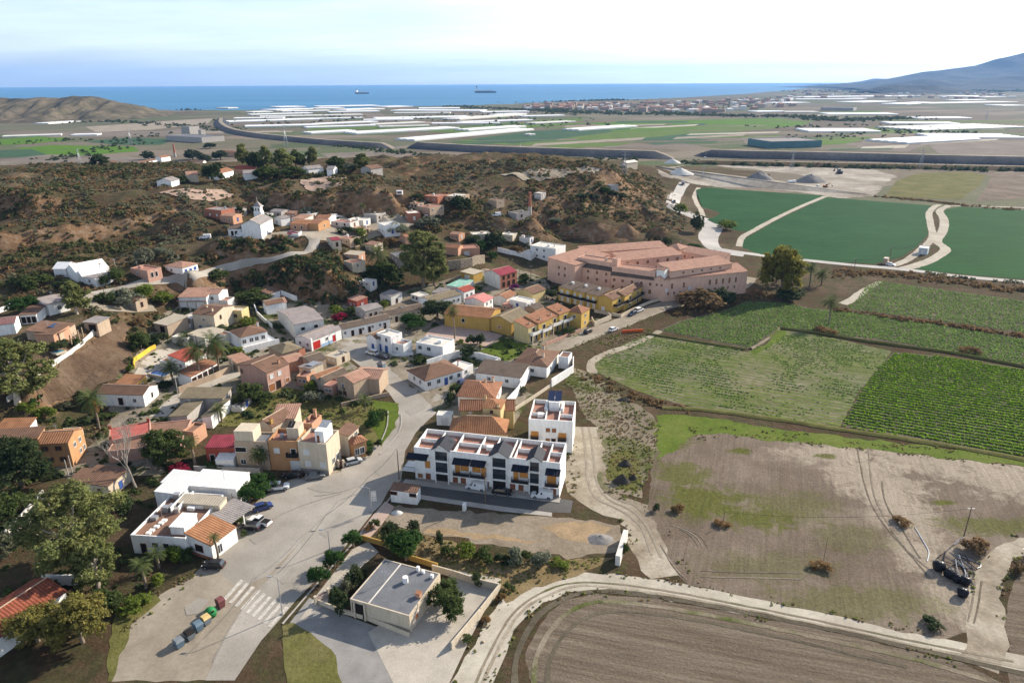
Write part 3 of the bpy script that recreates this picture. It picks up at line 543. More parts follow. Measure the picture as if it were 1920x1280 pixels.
for q, mm in [([(30,278),(100,272),(250,275),(262,284),(150,292),(92,292)],M_BRIGHT),([(0,262),(60,256),(118,256),(130,262),(60,270),(0,272)],M_BRIGHT),([(0,282),(60,280),(88,290),(60,295),(0,296)],M_CROPBLUE),([(160,266),(240,258),(330,262),(300,272),(220,272)],M_CROPBLUE),
              ([(575,245),(700,242),(860,250),(1000,240),(1100,232),(1090,222),(1000,226),(860,238),(720,236),(590,234)],M_CROPFAR),([(840,268),(960,272),(1140,276),(1250,258),(1400,246),(1480,238),(1300,236),(1130,238),(1000,248),(900,258)],M_CROPFAR),
              ([(880,262),(1000,246),(1120,240),(1160,246),(1040,262),(960,270)],M_CROPBLUE),([(1090,228),(1250,226),(1460,222),(1520,232),(1480,238),(1300,234),(1130,236)],M_BRIGHT),([(1480,262),(1560,258),(1640,256),(1600,268),(1500,276)],M_CROPFAR),([(1620,240),(1700,236),(1760,240),(1740,250),(1640,250)],M_CROPFAR),([(1180,262),(1300,250),(1380,248),(1330,262),(1230,272)],M_CROPBLUE),
              ([(1390,258),(1460,254),(1500,262),(1470,280),(1400,274)],M_GREYFIELD),([(1620,262),(1720,254),(1740,272),(1700,285),(1600,282)],M_GREYFIELD),([(1740,272),(1800,258),(1930,262),(1930,296),(1760,288)],M_GREYFIELD),([(1890,290),(1930,282),(1930,300)],M_CROPFAR),([(1660,368),(1680,340),(1720,325),(1810,322),(1850,328),(1835,350),(1800,375)],M_OLIVE),([(1850,350),(1860,326),(1930,324),(1930,372),(1830,378)],M_FALLOW),
              ([(600,288),(700,284),(800,290),(920,296),(900,315),(760,318),(650,312)],M_GREYFIELD),([(0,300),(90,290),(250,294),(300,305),(200,312),(0,318)],M_GREYFIELD),([(0,250),(150,248),(300,246),(420,236),(420,252),(300,256),(100,258)],M_GREYFIELD),([(160,238),(250,232),(330,226),(400,222),(390,232),(280,244),(180,248)],M_DIRT)]:
    patch('far_field', '', q, mm,0.10,world=[plane(p,0) for p in q])
patch('building_site', '',[(1220,312),(1290,306),(1400,308),(1500,312),(1640,318),(1680,330),(1660,345),(1640,368),(1580,372),(1480,358),(1400,352),(1300,345),(1280,338),(1240,330)],soil('site_ground',(0.24,0.205,0.16),(0.40,0.355,0.29),(0.56,0.51,0.43),0.03,0.5,0.3),0.05,jag=6.0)
patch('dry_terrace', '',[(300,362),(330,356),(410,356),(440,366),(400,378),(350,374)],mat('reddish_clay',(0.33,0.235,0.18),0.95,0.15,0.1,0.3,1.0),0.35,step=6,jag=2.0)
patch('dry_terrace', '',[(560,340),(620,330),(650,335),(640,350),(580,360)],MATS['reddish_clay'],0.4,step=6,jag=3.0)
patch('dry_terrace', '',[(940,330),(1000,318),(1100,312),(1130,320),(1060,332),(980,338)],M_DIRT,0.45,step=6,jag=3.0)
patch('brown_bank', 'I',[(340,790),(480,740),(640,650),(800,560),(920,420),(1000,330),(1110,300),(1200,350),(1130,470),(1180,560),(1220,640),(1180,760),(1060,860),(900,900),(800,970),(640,1010),(520,1040),(400,1060),(370,960),(330,880)],soil('brown_clay',(0.105,0.068,0.045),(0.145,0.098,0.064),(0.20,0.145,0.10),0.12,1.2,0.9),0.2,step=3,jag=1.5)
patch('village_ground', '',[(400,448),(420,440),(520,436),(560,430),(600,425),(640,405),(700,400),(760,405),(790,420),(700,445),(640,455),(600,450),(560,445),(500,452)],M_DIRT,0.2,step=5,jag=2.0)
# ground inside the town
M_YARD = soil('yard_ground',(0.22,0.18,0.13),(0.32,0.275,0.21),(0.42,0.375,0.30),0.09,1.6,0.3,green=(0.08,0.09,0.03),gs=0.09,gth=(0.5,0.6),fc=0.25)
patch('town_ground', '',[(210,800),(200,720),(270,650),(300,590),(360,560),(470,570),(560,560),(640,575),(760,545),(850,520),(960,500),(1020,520),(1060,590),(1140,600),(1010,665),(960,720),(1000,740),(960,800),(840,800),(780,730),(740,700),(660,640),(640,660),(720,740),(600,730),(430,750),(330,830),(300,900),(200,880),(130,900),(100,880),(180,830)],M_YARD,0.012,step=5,jag=1.5)
patch('garden_ground', '',[(430,740),(500,725),(600,735),(700,748),(748,765),(740,800),(700,835),(660,830),(640,800),(560,790),(470,800),(420,800),(390,790)],M_OLIVE,0.05,step=6,jag=1.0)
patch('grass_patch', '',[(530,1175),(550,1165),(580,1185),(625,1215),(640,1285),(540,1285)],M_OLIVE,0.03,jag=0.8)
patch('front_yard', '',[(545,1165),(580,1120),(640,1150),(760,1195),(800,1280),(560,1280),(530,1200)],mat('shade_darkened_yard',(0.23,0.22,0.205),0.9,0.16,0.3,fine=0.12),0.02)  # yard colour darkened to stand in for shade of bungalow and trees
patch('courtyard', '',[(690,1185),(790,1120),(860,1070),(940,1085),(885,1190),(840,1285),(740,1285)],M_PAVE,0.03)
patch('pavement', '',[(560,1165),(590,1120),(625,1075),(660,1030),(690,1015),(710,1035),(680,1060),(640,1110),(600,1140)],M_PAVE,0.045)
patch('pavement', '',[(670,1005),(700,965),(722,940),(740,950),(715,985),(690,1012)],M_PINKPAVE,0.06)
patch('dry_verge', '',[(720,985),(780,1000),(860,1020),(930,1050),(1050,1050),(1150,1045),(1080,1080),(1000,1100),(950,1130),(930,1100),(860,1080),(760,1040),(700,1015)],M_DRYGRASS,0.02,jag=1.2)
patch('village_lawn', 'N',[(1040,430),(1240,330),(1480,390),(1480,430),(1320,490),(1260,515),(1200,480),(1080,440)],M_LUSH,0.05,step=6)
patch('village_square', 'O',[(330,900),(460,850),(560,850),(1030,950),(860,1060),(560,1010),(280,960)],M_PINKPAVE,0.06,step=6)
patch('weedy_plot', '',[(200,1275),(205,1200),(220,1150),(290,1115),(300,1125),(250,1170),(225,1230),(215,1275)],M_OLIVE,0.03,jag=0.8)
patch('poolside_terrace', 'L',[(170,860),(260,720),(390,620),(520,600),(620,640),(500,720),(420,740),(640,880),(470,960),(380,940),(240,900)],M_PAVE,0.08,step=4)
patch('roadside_green', '',[(716,838),(735,810),(748,780),(748,757),(700,750),(690,790),(705,815)],M_LUSH,0.07,step=4,jag=0.8)
for k in range(9):
    a = (432 + k * 10.6,1104 + k * 6.3); 
    patch('crossing_stripe', '',[(a[0] - 14,a[1] + 19),(a[0] - 8,a[1] + 21),(a[0] + 25,a[1] - 17 + 1),(a[0] + 19,a[1] - 19 + 1)],M_LINE,0.036,step=6)
ribbon('kerb', '',[(530,1170),(560,1135),(590,1100),(630,1055),(665,1015),(690,985),(715,955),(735,930)],0.35,M_CONC,0.14,2,3)
ribbon('kerb', '',[(752,776),(752,800),(742,820),(722,842),(712,852)],0.35,M_CONC,0.16,2,3)
ribbon('drain_wall', '',[(728,772),(726,800),(716,826)],0.3,M_CONC,0.3,2,3)
ribbon('field_bank', 'Y',[(265,155),(480,190),(700,225)],1.4,M_OLIVE,0.12,2,5,crown=0.5,jag=0.8)
ribbon('field_bank', 'Y',[(720,222),(790,180),(845,132)],1.2,M_WASTE,0.12,2,5,crown=0.5,jag=0.8)
ribbon('field_bank', 'Y',[(850,132),(1000,150),(1200,185),(1400,212),(1600,240),(1920,300),(2100,335)],1.3,M_OLIVE,0.12,2,5,crown=0.7,jag=0.8)
ribbon('field_bank', 'Y',[(330,480),(500,488),(700,512),(900,540),(1120,575),(1400,615),(1700,665),(1950,712)],2.2,M_OLIVE,0.1,2,5,crown=0.35,jag=1.2)

for pts, w_, mm in [([(900,1290),(925,1235),(948,1190),(985,1140),(1035,1112),(1085,1098),(1150,1101),(1240,1113),(1350,1133),(1500,1163),(1640,1193),(1780,1223),(1950,1258)],0.5,M_LANE),([(888,1290),(912,1235),(937,1188),(972,1140),(1025,1106),(1080,1092),(1150,1094),(1240,1106),(1350,1126),(1500,1156),(1640,1186),(1900,1240)],0.4,M_WASTE),([(965,1290),(970,1225),(1000,1165),(1045,1128),(1110,1108),(1200,1114),(1350,1138),(1500,1168),(1650,1200),(1800,1235),(1950,1270)],1.0,M_BEDSOIL),([(1000,1290),(1005,1235),(1030,1185),(1065,1148),(1120,1128),(1210,1134),(1350,1157),(1500,1188),(1700,1232),(1850,1275)],0.8,M_WASTE),([(1025,1290),(1030,1240),(1050,1200),(1085,1165),(1140,1146),(1230,1152),(1400,1180),(1700,1250)],0.6,M_BEDSOIL),([(1092,800),(1098,850),(1102,900),(1120,935),(1160,955),(1200,985),(1222,1040)],0.5,M_DIRT),([(1104,800),(1112,850),(1118,900),(1140,935),(1180,955),(1212,985),(1240,1045)],0.5,M_DIRT),([(1130,885),(1128,900),(1150,928),(1195,945),(1210,960)],2.0,M_WASTE)]:
    ribbon('wheel_rut', '', pts, w_, mm,0.02,1.5,3,jag=0.6)
for q in [[(575,915),(600,908),(640,916),(634,924),(600,922)],[(470,1010),(520,985),(530,992),(480,1020)],[(600,1000),(640,960),(648,966),(612,1008)],[(700,880),(735,860),(742,870),(712,892)],[(760,770),(790,755),(800,764),(770,780)],[(345,1140),(372,1122),(392,1126),(372,1150),(350,1154)],[(640,655),(660,648),(668,660),(648,668)],[(520,1090),(548,1062),(556,1068),(530,1096)]]:
    patch('tarmac_repair', '', q, asphalt('patched_asphalt',(0.235,0.215,0.185),(0.30,0.275,0.24),(0.25,0.23,0.2)) if 'patched_asphalt' not in MATS else MATS['patched_asphalt'],0.034,step=6,jag=0.5)

_rf = random.Random(17)
for k in range(70):
    x, y = _rf.uniform(430,1900),_rf.uniform(206,282); w_, h_, sl = _rf.uniform(30,110),_rf.uniform(1.2,4.0) * (0.5 + (y - 200) / 80),_rf.uniform(-0.06,0.01)
    if x < 700 and y > 262 or 1240 < x < 1330 and y > 270: continue
    q = [(x - w_, y - sl * w_),(x + w_, y + sl * w_),(x + w_ + 8,y + sl * w_ - h_),(x - w_ + 8,y - sl * w_ - h_)]; patch('far_field', '', q, _rf.choice([M_CROPFAR, M_CROPBLUE, M_BRIGHT, M_GREYFIELD, M_PLOUGH, M_TRACK, M_DIRT, M_GREYFIELD]),0.13,world=[plane(p,0) for p in q])
for pts in ([(400,1042),(470,995),(560,950),(640,925)],[(520,1070),(470,1122),(430,1182),(400,1240)],[(590,930),(640,922),(700,900),(752,880)]): ribbon('tarmac_joint', '', pts,0.22,MATS['patched_asphalt'],0.03,2,3)
# ------------------------------------------------------------------ building materials
def wallm(n, c, var=0.12): return mat(n, tuple(np.array(c) * (1 if min(c) > .5 else 0.82)),0.85,var,0.7,0.1,5,streak=True, fine=0.08)
WH = wallm('white_render',(0.74,0.73,0.70)); CR = wallm('cream_render',(0.62,0.53,0.40)); YE = wallm('yellow_render',(0.60,0.40,0.11)); OR = wallm('orange_render',(0.50,0.275,0.135)); PK = wallm('pink_render',(0.55,0.33,0.25))
TN = wallm('tan_render',(0.47,0.36,0.26)); BK = mat('red_brick',(0.33,0.14,0.09),0.9,0.2,1.5,0.3,6,fine=0.15); GY = wallm('grey_render',(0.42,0.39,0.36),0.12); PL = wallm('pale_yellow_render',(0.62,0.50,0.25)); SA = wallm('salmon_render',(0.55,0.31,0.20)); OC = wallm('ochre_render',(0.50,0.32,0.09),0.14)
DW = wallm('dirty_white_render',(0.60,0.57,0.52),0.15); RW = wallm('red_render',(0.40,0.09,0.06),0.1)
def roofm(name, c, stripe=0.28,var=0.22,rough=0.85):
    m, t, bs, P = newmat(name, rough,0.1)
    c = np.array(c) * (0.8 if name != 'white_sheet' else 1); col = ramp(t, nse(t, P,0.5,7,0.68),[(0.28,tuple(c * (1 - var * 1.5))),(0.5,tuple(c)),(0.75,tuple(np.minimum(c * (1 + var),0.85)))])
    col = mixc(t,1.0,col, ramp(t, nse(t, P,4.0,3,0.7),[(0.25,(0.8,0.8,0.8)),(0.75,(1.18,1.18,1.18))]),'MULTIPLY')
    if stripe:
        uv = t.nodes.new('ShaderNodeUVMap'); s = t.nodes.new('ShaderNodeSeparateXYZ'); t.links.new(uv.outputs[0],s.inputs[0])
        sn = mth(t, 'SINE', mth(t, 'MULTIPLY', s.outputs[0],2 * math.pi / 0.55))
        col = mixc(t,1.0,col, ramp(t, mth(t, 'ADD', mth(t, 'MULTIPLY', sn,0.5),0.5),[(0.0,(1 - stripe,) * 3),(1.0,(1 + stripe * 0.6,) * 3)]),'MULTIPLY')
        bumpn(t, bs, sn,0.4,0.08)
    t.links.new(col, bs.inputs['Base Color']); return m
RT_ = roofm('terracotta_tile',(0.34,0.165,0.095)); RO = roofm('orange_tile',(0.38,0.185,0.095)); RB = roofm('brown_tile',(0.21,0.125,0.085),0.2); RR = roofm('red_tile',(0.36,0.085,0.06),0.2); RG = roofm('grey_sheet',(0.31,0.28,0.265),0.15); RL = roofm('lilac_sheet',(0.34,0.295,0.28),0.12)
RD = roofm('dark_weathered_tile',(0.15,0.115,0.09),0.2); RP = roofm('dusty_pink_tile',(0.43,0.25,0.18),0.2); RW_ = roofm('white_sheet',(0.72,0.71,0.68),0.1,0.06,0.6); RE = roofm('beige_sheet',(0.50,0.44,0.34),0.12,0.1); RS = roofm('slate_tile',(0.016,0.02,0.034),0.3,0.2,0.5); RM = roofm('magenta_sheet',(0.30,0.055,0.075),0.15)
RF = roofm('mossy_sheet',(0.23,0.19,0.125),0.15); TF = mat('terrace_tile',(0.30,0.155,0.115),0.8,0.14,0.6,fine=0.1); TB = mat('brown_terrace_tile',(0.20,0.115,0.08),0.85,0.16,0.5,fine=0.12); TR = mat('red_terrace_paint',(0.36,0.10,0.08),0.8,0.16,0.4,fine=0.1); FG = mat('grey_flat_roof',(0.135,0.14,0.15),0.9,0.16,0.35,0.2,5,fine=0.1); FW = mat('pale_flat_roof',(0.55,0.52,0.46),0.85,0.12,0.4,fine=0.1)
RQ = roofm('old_red_tile',(0.27,0.085,0.05),0.25)
RIDGE = mat('mortar_ridge',(0.45,0.34,0.24),0.9)
GLASS = mat('window_glass',(0.035,0.042,0.05),0.12,0.2,2,spec=0.6); FRW = mat('white_frame',(0.65,0.64,0.61),0.6); SHB = mat('brown_shutter',(0.26,0.11,0.045),0.7,0.15); SHO = mat('orange_shutter',(0.45,0.20,0.05),0.7,0.12); SHW = mat('white_shutter',(0.58,0.57,0.55),0.6); WOOD = mat('brown_wood',(0.19,0.075,0.04),0.7,0.2); REDP = mat('red_paint',(0.42,0.03,0.025),0.5,0.1)
BLUE = mat('blue_paint',(0.05,0.10,0.30),0.5,0.1); IRON = mat('black_iron',(0.02,0.02,0.023),0.5); GALV = mat('galvanised_steel',(0.40,0.41,0.42),0.45,0.1,metal=0.6); DARK = mat('painted_opening_shade',(0.02,0.018,0.016),0.9); STONEP = mat('grey_stone_plinth',(0.25,0.225,0.20),0.9,0.2,1.5); GLB = mat('blue_solar_glass',(0.02,0.03,0.07),0.15,0.2,1,spec=0.7); CYAN = mat('pool_water',(0.02,0.10,0.32),0.1,0.1,0.5,spec=0.6); CYL = mat('shallow_pool_water',(0.12,0.34,0.42),0.1,0.1,0.5,spec=0.6)  # DARK paints the shade inside openings onto flat panels
KINDS = {'w': (FRW, GLASS),'s': (FRW, SHB),'o': (SHO, SHO),'v': (FRW, SHW),'d': (SHB, WOOD),'b': (BLUE, BLUE),'r': (REDP, REDP),'g': (FRW, SHW),'k': (WOOD, DARK),'B': (WOOD, GLASS),'G': (GALV, GALV),'x': (FRW, DARK)}
_wc = {}
def win_mesh(w, h, kind):
    key = (round(w,2),round(h,2),kind)
    if key in _wc: return _wc[key]
    fm, pm = KINDS[kind]; e = 0.09
    a = MB()
    for x0,x1,z0,z1 in ((-w / 2 - e, -w / 2,-h / 2 - e, h / 2 + e),(w / 2,w / 2 + e, -h / 2 - e, h / 2 + e),(-w / 2,w / 2,h / 2,h / 2 + e),(-w / 2,w / 2,-h / 2 - e, -h / 2)):
        a.box(x0,x1,-0.02,0.09,z0,z1)
    if kind in 'wB': a.box(-0.035,0.035,-0.02,0.06,-h / 2,h / 2)
    p = MB().box(-w / 2,w / 2,-0.02,0.035,-h / 2,h / 2)
    f = a.build('tmp', fm); q = p.build('tmp', pm); r = (f.data, q.data)
    bpy.data.objects.remove(f); bpy.data.objects.remove(q); _wc[key] = r
    return r
FOOT = []; CL = random.Random(3)
class Bld:
    def __init__(s, name, label, cat='house', group=None):
        s.name, s.label, s.cat, s.group = name, label, cat, group; s.root = None; s.b = None
    def part(s, name, mb, m, uv=None, parent=None):
        v = [(x - s.o[0],y - s.o[1],z - s.o[2]) for x, y, z in mb.v]
        o = obj(name, v, mb.f, m, parent or s.root)
        if uv:
            L = o.data.uv_layers.new(name='UVMap')
            for pl in o.data.polygons:
                for li in pl.loop_indices: L.data[li].uv = uv[o.data.loops[li].vertex_index]
        return o
    def block(s, zone, A, B, C, h, wall, roof=('flat', TF),z=None, par=0.5,over=0.3,base=1.6,D=None, lift=0.0,ridge=True, walls=True):
        if z is None:
            za = PZ(zone, A, h + lift)[2]; zb = PZ(zone, B, h + lift)[2]; z = 0.5 * (za + zb)
        a = plane(px(zone, A),z + lift + h); b = plane(px(zone, B),z + lift + h)
        u = (b - a)[:2]; W = float(np.linalg.norm(u)); u = u / W; v = np.array([-u[1],u[0]])
        if D is None: D = abs(float(np.dot((plane(px(zone, C),z + lift + h) - b)[:2],v)))
        D = max(D,1.0); z0 = z + lift
        fr = lambda x, y, zz: (a[0] + u[0] * x + v[0] * y, a[1] + u[1] * x + v[1] * y, z0 + zz)
        return s.raw(fr, u, W, D, z0,h, wall, roof, par, over, base if not lift else 0.0,ridge, walls)
    def raw(s, fr, u, W, D, z0,h, wall, roof, par=0.5,over=0.3,base=1.6,ridge=True, walls=True):
        if s.root is None:
            s.o = fr(W / 2,D / 2,0); s.root = empty(s.name, s.o, s.label, s.cat, s.group)
        s.b = dict(fr=fr, u=u, W=W, D=D, h=h, z0=z0); FOOT.append((*fr(W / 2,D / 2,0)[:2],u[0],u[1],W / 2 + 0.8,D / 2 + 0.8))
        kind, rm = roof[0],roof[1]; rise = roof[2] if len(roof) > 2 else 1.2; T = 0.14
        mb = MB()
        if kind == 'flat':
            t = 0.22
            for x0,x1,y0,y1 in ((0,W,0,t),(0,W, D - t, D),(0,t, t, D - t),(W - t, W, t, D - t)): mb.box(x0,x1,y0,y1,-base, h, fr)
            if walls: s.part('wall', mb, wall)
            s.part('roof', MB().box(t - 0.01,W - t + 0.01,t - 0.01,D - t + 0.01,h - par - 0.25,h - par, fr),rm)
            if W * D > 22 and s.name != 'swimming_pool' and base > 0 and CL.random() < 0.8:
                x, y, z = CL.uniform(.2, .75) * W, CL.uniform(.3, .75) * D, h - par
                if CL.random() < 0.6: s.part('water_tank', MB().tube([fr(x, y, z),fr(x, y, z + 1.1)],0.5,9),CL.choice((WH, GALV, M_CONC)))
                else: s.part('roof_hatch', MB().box(x - .7,x + .7,y - .6,y + .6,z + .002,z + 1.0,fr),wall)
                s.mast(x * .5,y * .8,z)
            return s
        o = over; L = []; uvs = []
        def slope(pts, ax):
            n = len(L); L.append(pts); uvs.append(ax)
        prof = None
        if kind == 'gx':      # ridge along the front
            m = D / 2; e = o * rise / m
            if walls:
                mb.prism([fr(0,0,-base),fr(0,D, -base),fr(0,D, h),fr(0,m, h + rise),fr(0,0,h)],[fr(W,0,-base),fr(W, D, -base),fr(W, D, h),fr(W, m, h + rise),fr(W,0,h)])
            slope([(-o, -o, h - e),(W + o, -o, h - e),(W + o, m, h + rise),(-o, m, h + rise)],0); slope([(W + o, D + o, h - e),(-o, D + o, h - e),(-o, m, h + rise),(W + o, m, h + rise)],0); rl = [((-o, m),(W + o, m))]
        elif kind == 'gy':
            m = W / 2; e = o * rise / m
            if walls:
                mb.prism([fr(0,0,-base),fr(0,0,h),fr(m,0,h + rise),fr(W,0,h),fr(W,0,-base)],[fr(0,D, -base),fr(0,D, h),fr(m, D, h + rise),fr(W, D, h),fr(W, D, -base)])
            slope([(-o, D + o, h - e),(-o, -o, h - e),(m, -o, h + rise),(m, D + o, h + rise)],1); slope([(W + o, -o, h - e),(W + o, D + o, h - e),(m, D + o, h + rise),(m, -o, h + rise)],1); rl = [((m, -o),(m, D + o))]
        elif kind in ('sb', 'sf', 'sl', 'sr'):   # mono-pitch, named by its high side
            zc = {'sb': (0,0,1,1),'sf': (1,1,0,0),'sl': (1,0,0,1),'sr': (0,1,1,0)}[kind]
            q = [(0,0),(W,0),(W, D),(0,D)]
            if walls: mb.prism([fr(x, y, -base) for x, y in q],[fr(x, y, h + rise * k) for (x, y),k in zip(q, zc)])
            qo = [(-o, -o),(W + o, -o),(W + o, D + o),(-o, D + o)]; L.append([(x, y, h + rise * k) for (x, y),k in zip(qo, zc)]); uvs.append(0 if kind in ('sb', 'sf') else 1); rl = []
        elif kind == 'hip':
            if walls: mb.box(0,W,0,D, -base, h, fr)
            k = min(W, D) / 2
            if W >= D: r0,r1 = (k, D / 2),(W - k, D / 2)
            else: r0,r1 = (W / 2,k),(W / 2,D - k)
            if abs(W - D) < 0.4: r1 = (r0[0] + 0.2,r0[1] + 0.2)
            e = o * rise / k; z1 = h - e; zt = h + rise; c = [(-o, -o, z1),(W + o, -o, z1),(W + o, D + o, z1),(-o, D + o, z1)]; p0 = (*r0,zt); p1 = (*r1,zt)
            if W >= D:
                slope([c[0],c[1],p1,p0],0); slope([c[2],c[3],p0,p1],0); slope([c[1],c[2],p1],1); slope([c[3],c[0],p0],1)
            else:
                slope([c[0],c[1],p0],0); slope([c[2],c[3],p1],0); slope([c[1],c[2],p1,p0],1); slope([c[3],c[0],p0,p1],1)
            rl = [(r0,r1)]
        elif kind == 'pyr':
            if walls: mb.box(0,W,0,D, -base, h, fr)
            c = [(-o, -o, h),(W + o, -o, h),(W + o, D + o, h),(-o, D + o, h)]; p = (W / 2,D / 2,h + rise)
            for i in range(4): slope([c[i],c[(i + 1) % 4],p],i % 2)
            rl = []
        if walls: s.part('wall', mb, wall)
        if W * D > 40 and base > 0 and CL.random() < 0.55: s.mast(CL.uniform(.2, .8) * W, D * .5,h + rise * .4)
        rb = MB(); uv = []
        for pts, ax in zip(L, uvs):
            n0 = len(rb.v); rb.prism([fr(x, y, zz + 0.01) for x, y, zz in pts],[fr(x, y, zz + T) for x, y, zz in pts]); uv += [(p[ax],p[1 - ax]) for p in pts] * 2
        r = s.part('roof', rb, rm, uv)
        if ridge and rl:
            zt = h + rise + T; q = MB()
            for (x0,y0),(x1,y1) in rl: q.tube([fr(x0,y0,zt - 0.02),fr(x1,y1,zt - 0.02)],0.13,5)
            s.part('ridge', q, RIDGE, None, r)
        return s
    def mast(s, x, y, z):
        p = s.b['fr'](x, y, z - .3); q = (p[0],p[1],p[2] + 2.9); mb = MB().tube([p, q],0.04,4)
        for k in range(4): mb.tube([(q[0] - .5,q[1],q[2] - .15 * k),(q[0] + .5,q[1],q[2] - .15 * k)],0.025,3)
        s.part('aerial', mb, GALV)
    def face(s, f):
        b = s.b; W, D = b['W'],b['D']; ang = math.atan2(b['u'][1],b['u'][0])
        if f == 'F': return (lambda t: b['fr'](t * W,0,0)),W, ang + math.pi
        if f == 'R': return (lambda t: b['fr'](W, t * D,0)),D, ang - math.pi / 2
        if f == 'L': return (lambda t: b['fr'](0,(1 - t) * D,0)),D, ang + math.pi / 2
        return (lambda t: b['fr']((1 - t) * W, D,0)),W, ang
    def win(s, f, xs, zc, w=1.1,h=1.2,kind='w', name=None):
        fn, Lw, ang = s.face(f)
        if isinstance(xs, int): xs = [(i + 0.5) / xs for i in range(xs)]
        fm, pm = win_mesh(w, h, kind)
        nm = name or ('door' if kind in 'dbr' or (kind in 'k' and h > 1.8) else 'garage_door' if kind in 'gG' else 'window')
        for t in xs:
            p = fn(t); e = bpy.data.objects.new(nm, fm); COL.objects.link(e); e.parent = s.root
            e.location = (p[0] - s.o[0],p[1] - s.o[1],p[2] + zc - s.o[2]); e.rotation_euler = (0,0,ang)
            q = bpy.data.objects.new('pane' if kind in 'wBxk' else 'leaf' if nm != 'window' else 'shutter', pm); COL.objects.link(q); q.parent = e
        return s
    def box(s, name, x0,x1,y0,y1,z0,z1,m, frac=False):
        b = s.b
        if frac: x0 *= b['W']; x1 *= b['W']; y0 *= b['D']; y1 *= b['D']
        return s.part(name, MB().box(x0,x1,y0,y1,z0,z1,b['fr']),m)
    def chim(s, *pts, m=None, hh=1.2,w=0.6):
        b = s.b
        for fx, fy, zt in pts:
            x, y = fx * b['W'],fy * b['D']
            o = s.part('chimney', MB().box(x - w / 2,x + w / 2,y - w / 2,y + w / 2,b['h'] - 0.3,b['h'] + zt, b['fr']),m or CR)
            s.part('cap', MB().box(x - w / 2 - 0.08,x + w / 2 + 0.08,y - w / 2 - 0.08,y + w / 2 + 0.08,b['h'] + zt + 0.002,b['h'] + zt + 0.12,b['fr']),RT_, None, o)
        return s
    def balcony(s, f, t0,t1,z, dep=1.2,slab=None, rail=None, hr=1.0,solid=False):
        fn, Lw, ang = s.face(f); p0 = np.array(fn(t0)); p1 = np.array(fn(t1)); out = np.array([-math.sin(ang),math.cos(ang),0.0])
        def fr(x, y, zz): q = p0 + (p1 - p0) * x + out * y; return (q[0],q[1],p0[2] + zz)
        o = s.part('balcony', MB().box(0,1,-0.02,dep, z - 0.15,z, fr),slab or WH)
        ln = float(np.linalg.norm(p1 - p0)); e = 0.06 / ln; mb = MB(); rm = rail or IRON
        if solid:
            mb.box(0,1,dep - 0.12,dep, z + .001,z + hr, fr); mb.box(0,0.12 / ln,0.02,dep - 0.121,z + .001,z + hr, fr); mb.box(1 - 0.12 / ln,1,0.02,dep - 0.121,z + .001,z + hr, fr)
        else:
            n = max(3,int(ln / 0.35))
            for k in range(n + 1):
                x = k / n * (1 - e); mb.box(x, x + e * 0.6,dep - 0.05,dep - 0.01,z + .001,z + hr, fr)
            mb.box(0,1,dep - 0.06,dep, z + hr, z + hr + 0.06,fr); mb.box(0.01,0.99,dep - 0.045,dep - 0.02,z + 0.1,z + hr * 0.86,fr)
            for x in (0,1 - e):
                mb.box(x, x + e,0.02,dep - 0.061,z + hr, z + hr + 0.06,fr)
                for k in range(3): mb.box(x, x + e * 0.6,dep * (0.2 + 0.25 * k),dep * (0.2 + 0.25 * k) + 0.04,z + .001,z + hr, fr)
        s.part('railing', mb, rm, None, o); return s
    def panels(s, x0,x1,y0,y1,z, tilt, n=2,m=None, name='solar_panel'):
        b = s.b
        for k in range(n):
            xa = x0 + (x1 - x0) * k / n + 0.04; xb = x0 + (x1 - x0) * (k + 1) / n - 0.04
            pts = [(xa, y0,z),(xb, y0,z),(xb, y1,z + tilt),(xa, y1,z + tilt)]
            s.part(name, MB().prism([b['fr'](*p) for p in pts],[b['fr'](p[0],p[1],p[2] + 0.08) for p in pts]),m or GLB)
        return s
def gwall(label, zone, pts, h, m, t=0.25,name='garden_wall', top=False, z=None, cat='wall', piers=None, group=None):
    W = [PZ(zone, p, h) if top else G(zone, p) for p in pts]
    o = np.array(W[0]); mb = MB()
    for i in range(len(W) - 1):
        a, b = np.array(W[i]),np.array(W[i + 1]); n = max(1,int(np.linalg.norm((b - a)[:2]) / 4)); d = (b - a)[:2]; d /= np.linalg.norm(d) + 1e-9; nn = np.array([-d[1],d[0]]) * t / 2
        for k in range(n):
            p = a + (b - a) * k / n; q = a + (b - a) * (k + 1) / n
            zp, zq = terr(p[0],p[1]),terr(q[0],q[1])
            e = d * (t / 2) if k == n - 1 and i < len(W) - 2 else 0
            p2,q2 = p[:2] - o[:2],q[:2] - o[:2] + e
            c = [p2 - nn, q2 - nn, q2 + nn, p2 + nn]; zs = [zp, zq, zq, zp]
            mb.prism([(x[0],x[1],zz - 0.8 - o[2]) for x, zz in zip(c, zs)],[(x[0],x[1],zz + h - o[2]) for x, zz in zip(c, zs)])
    # weld the runs into one wall
    ob = mb.build(name, m); ob.location = tuple(o); bm = bmesh.new(); bm.from_mesh(ob.data); bmesh.ops.remove_doubles(bm, verts=bm.verts, dist=0.02); bm.to_mesh(ob.data); bm.free()
    return tag(ob, label, cat, group, 'thing')
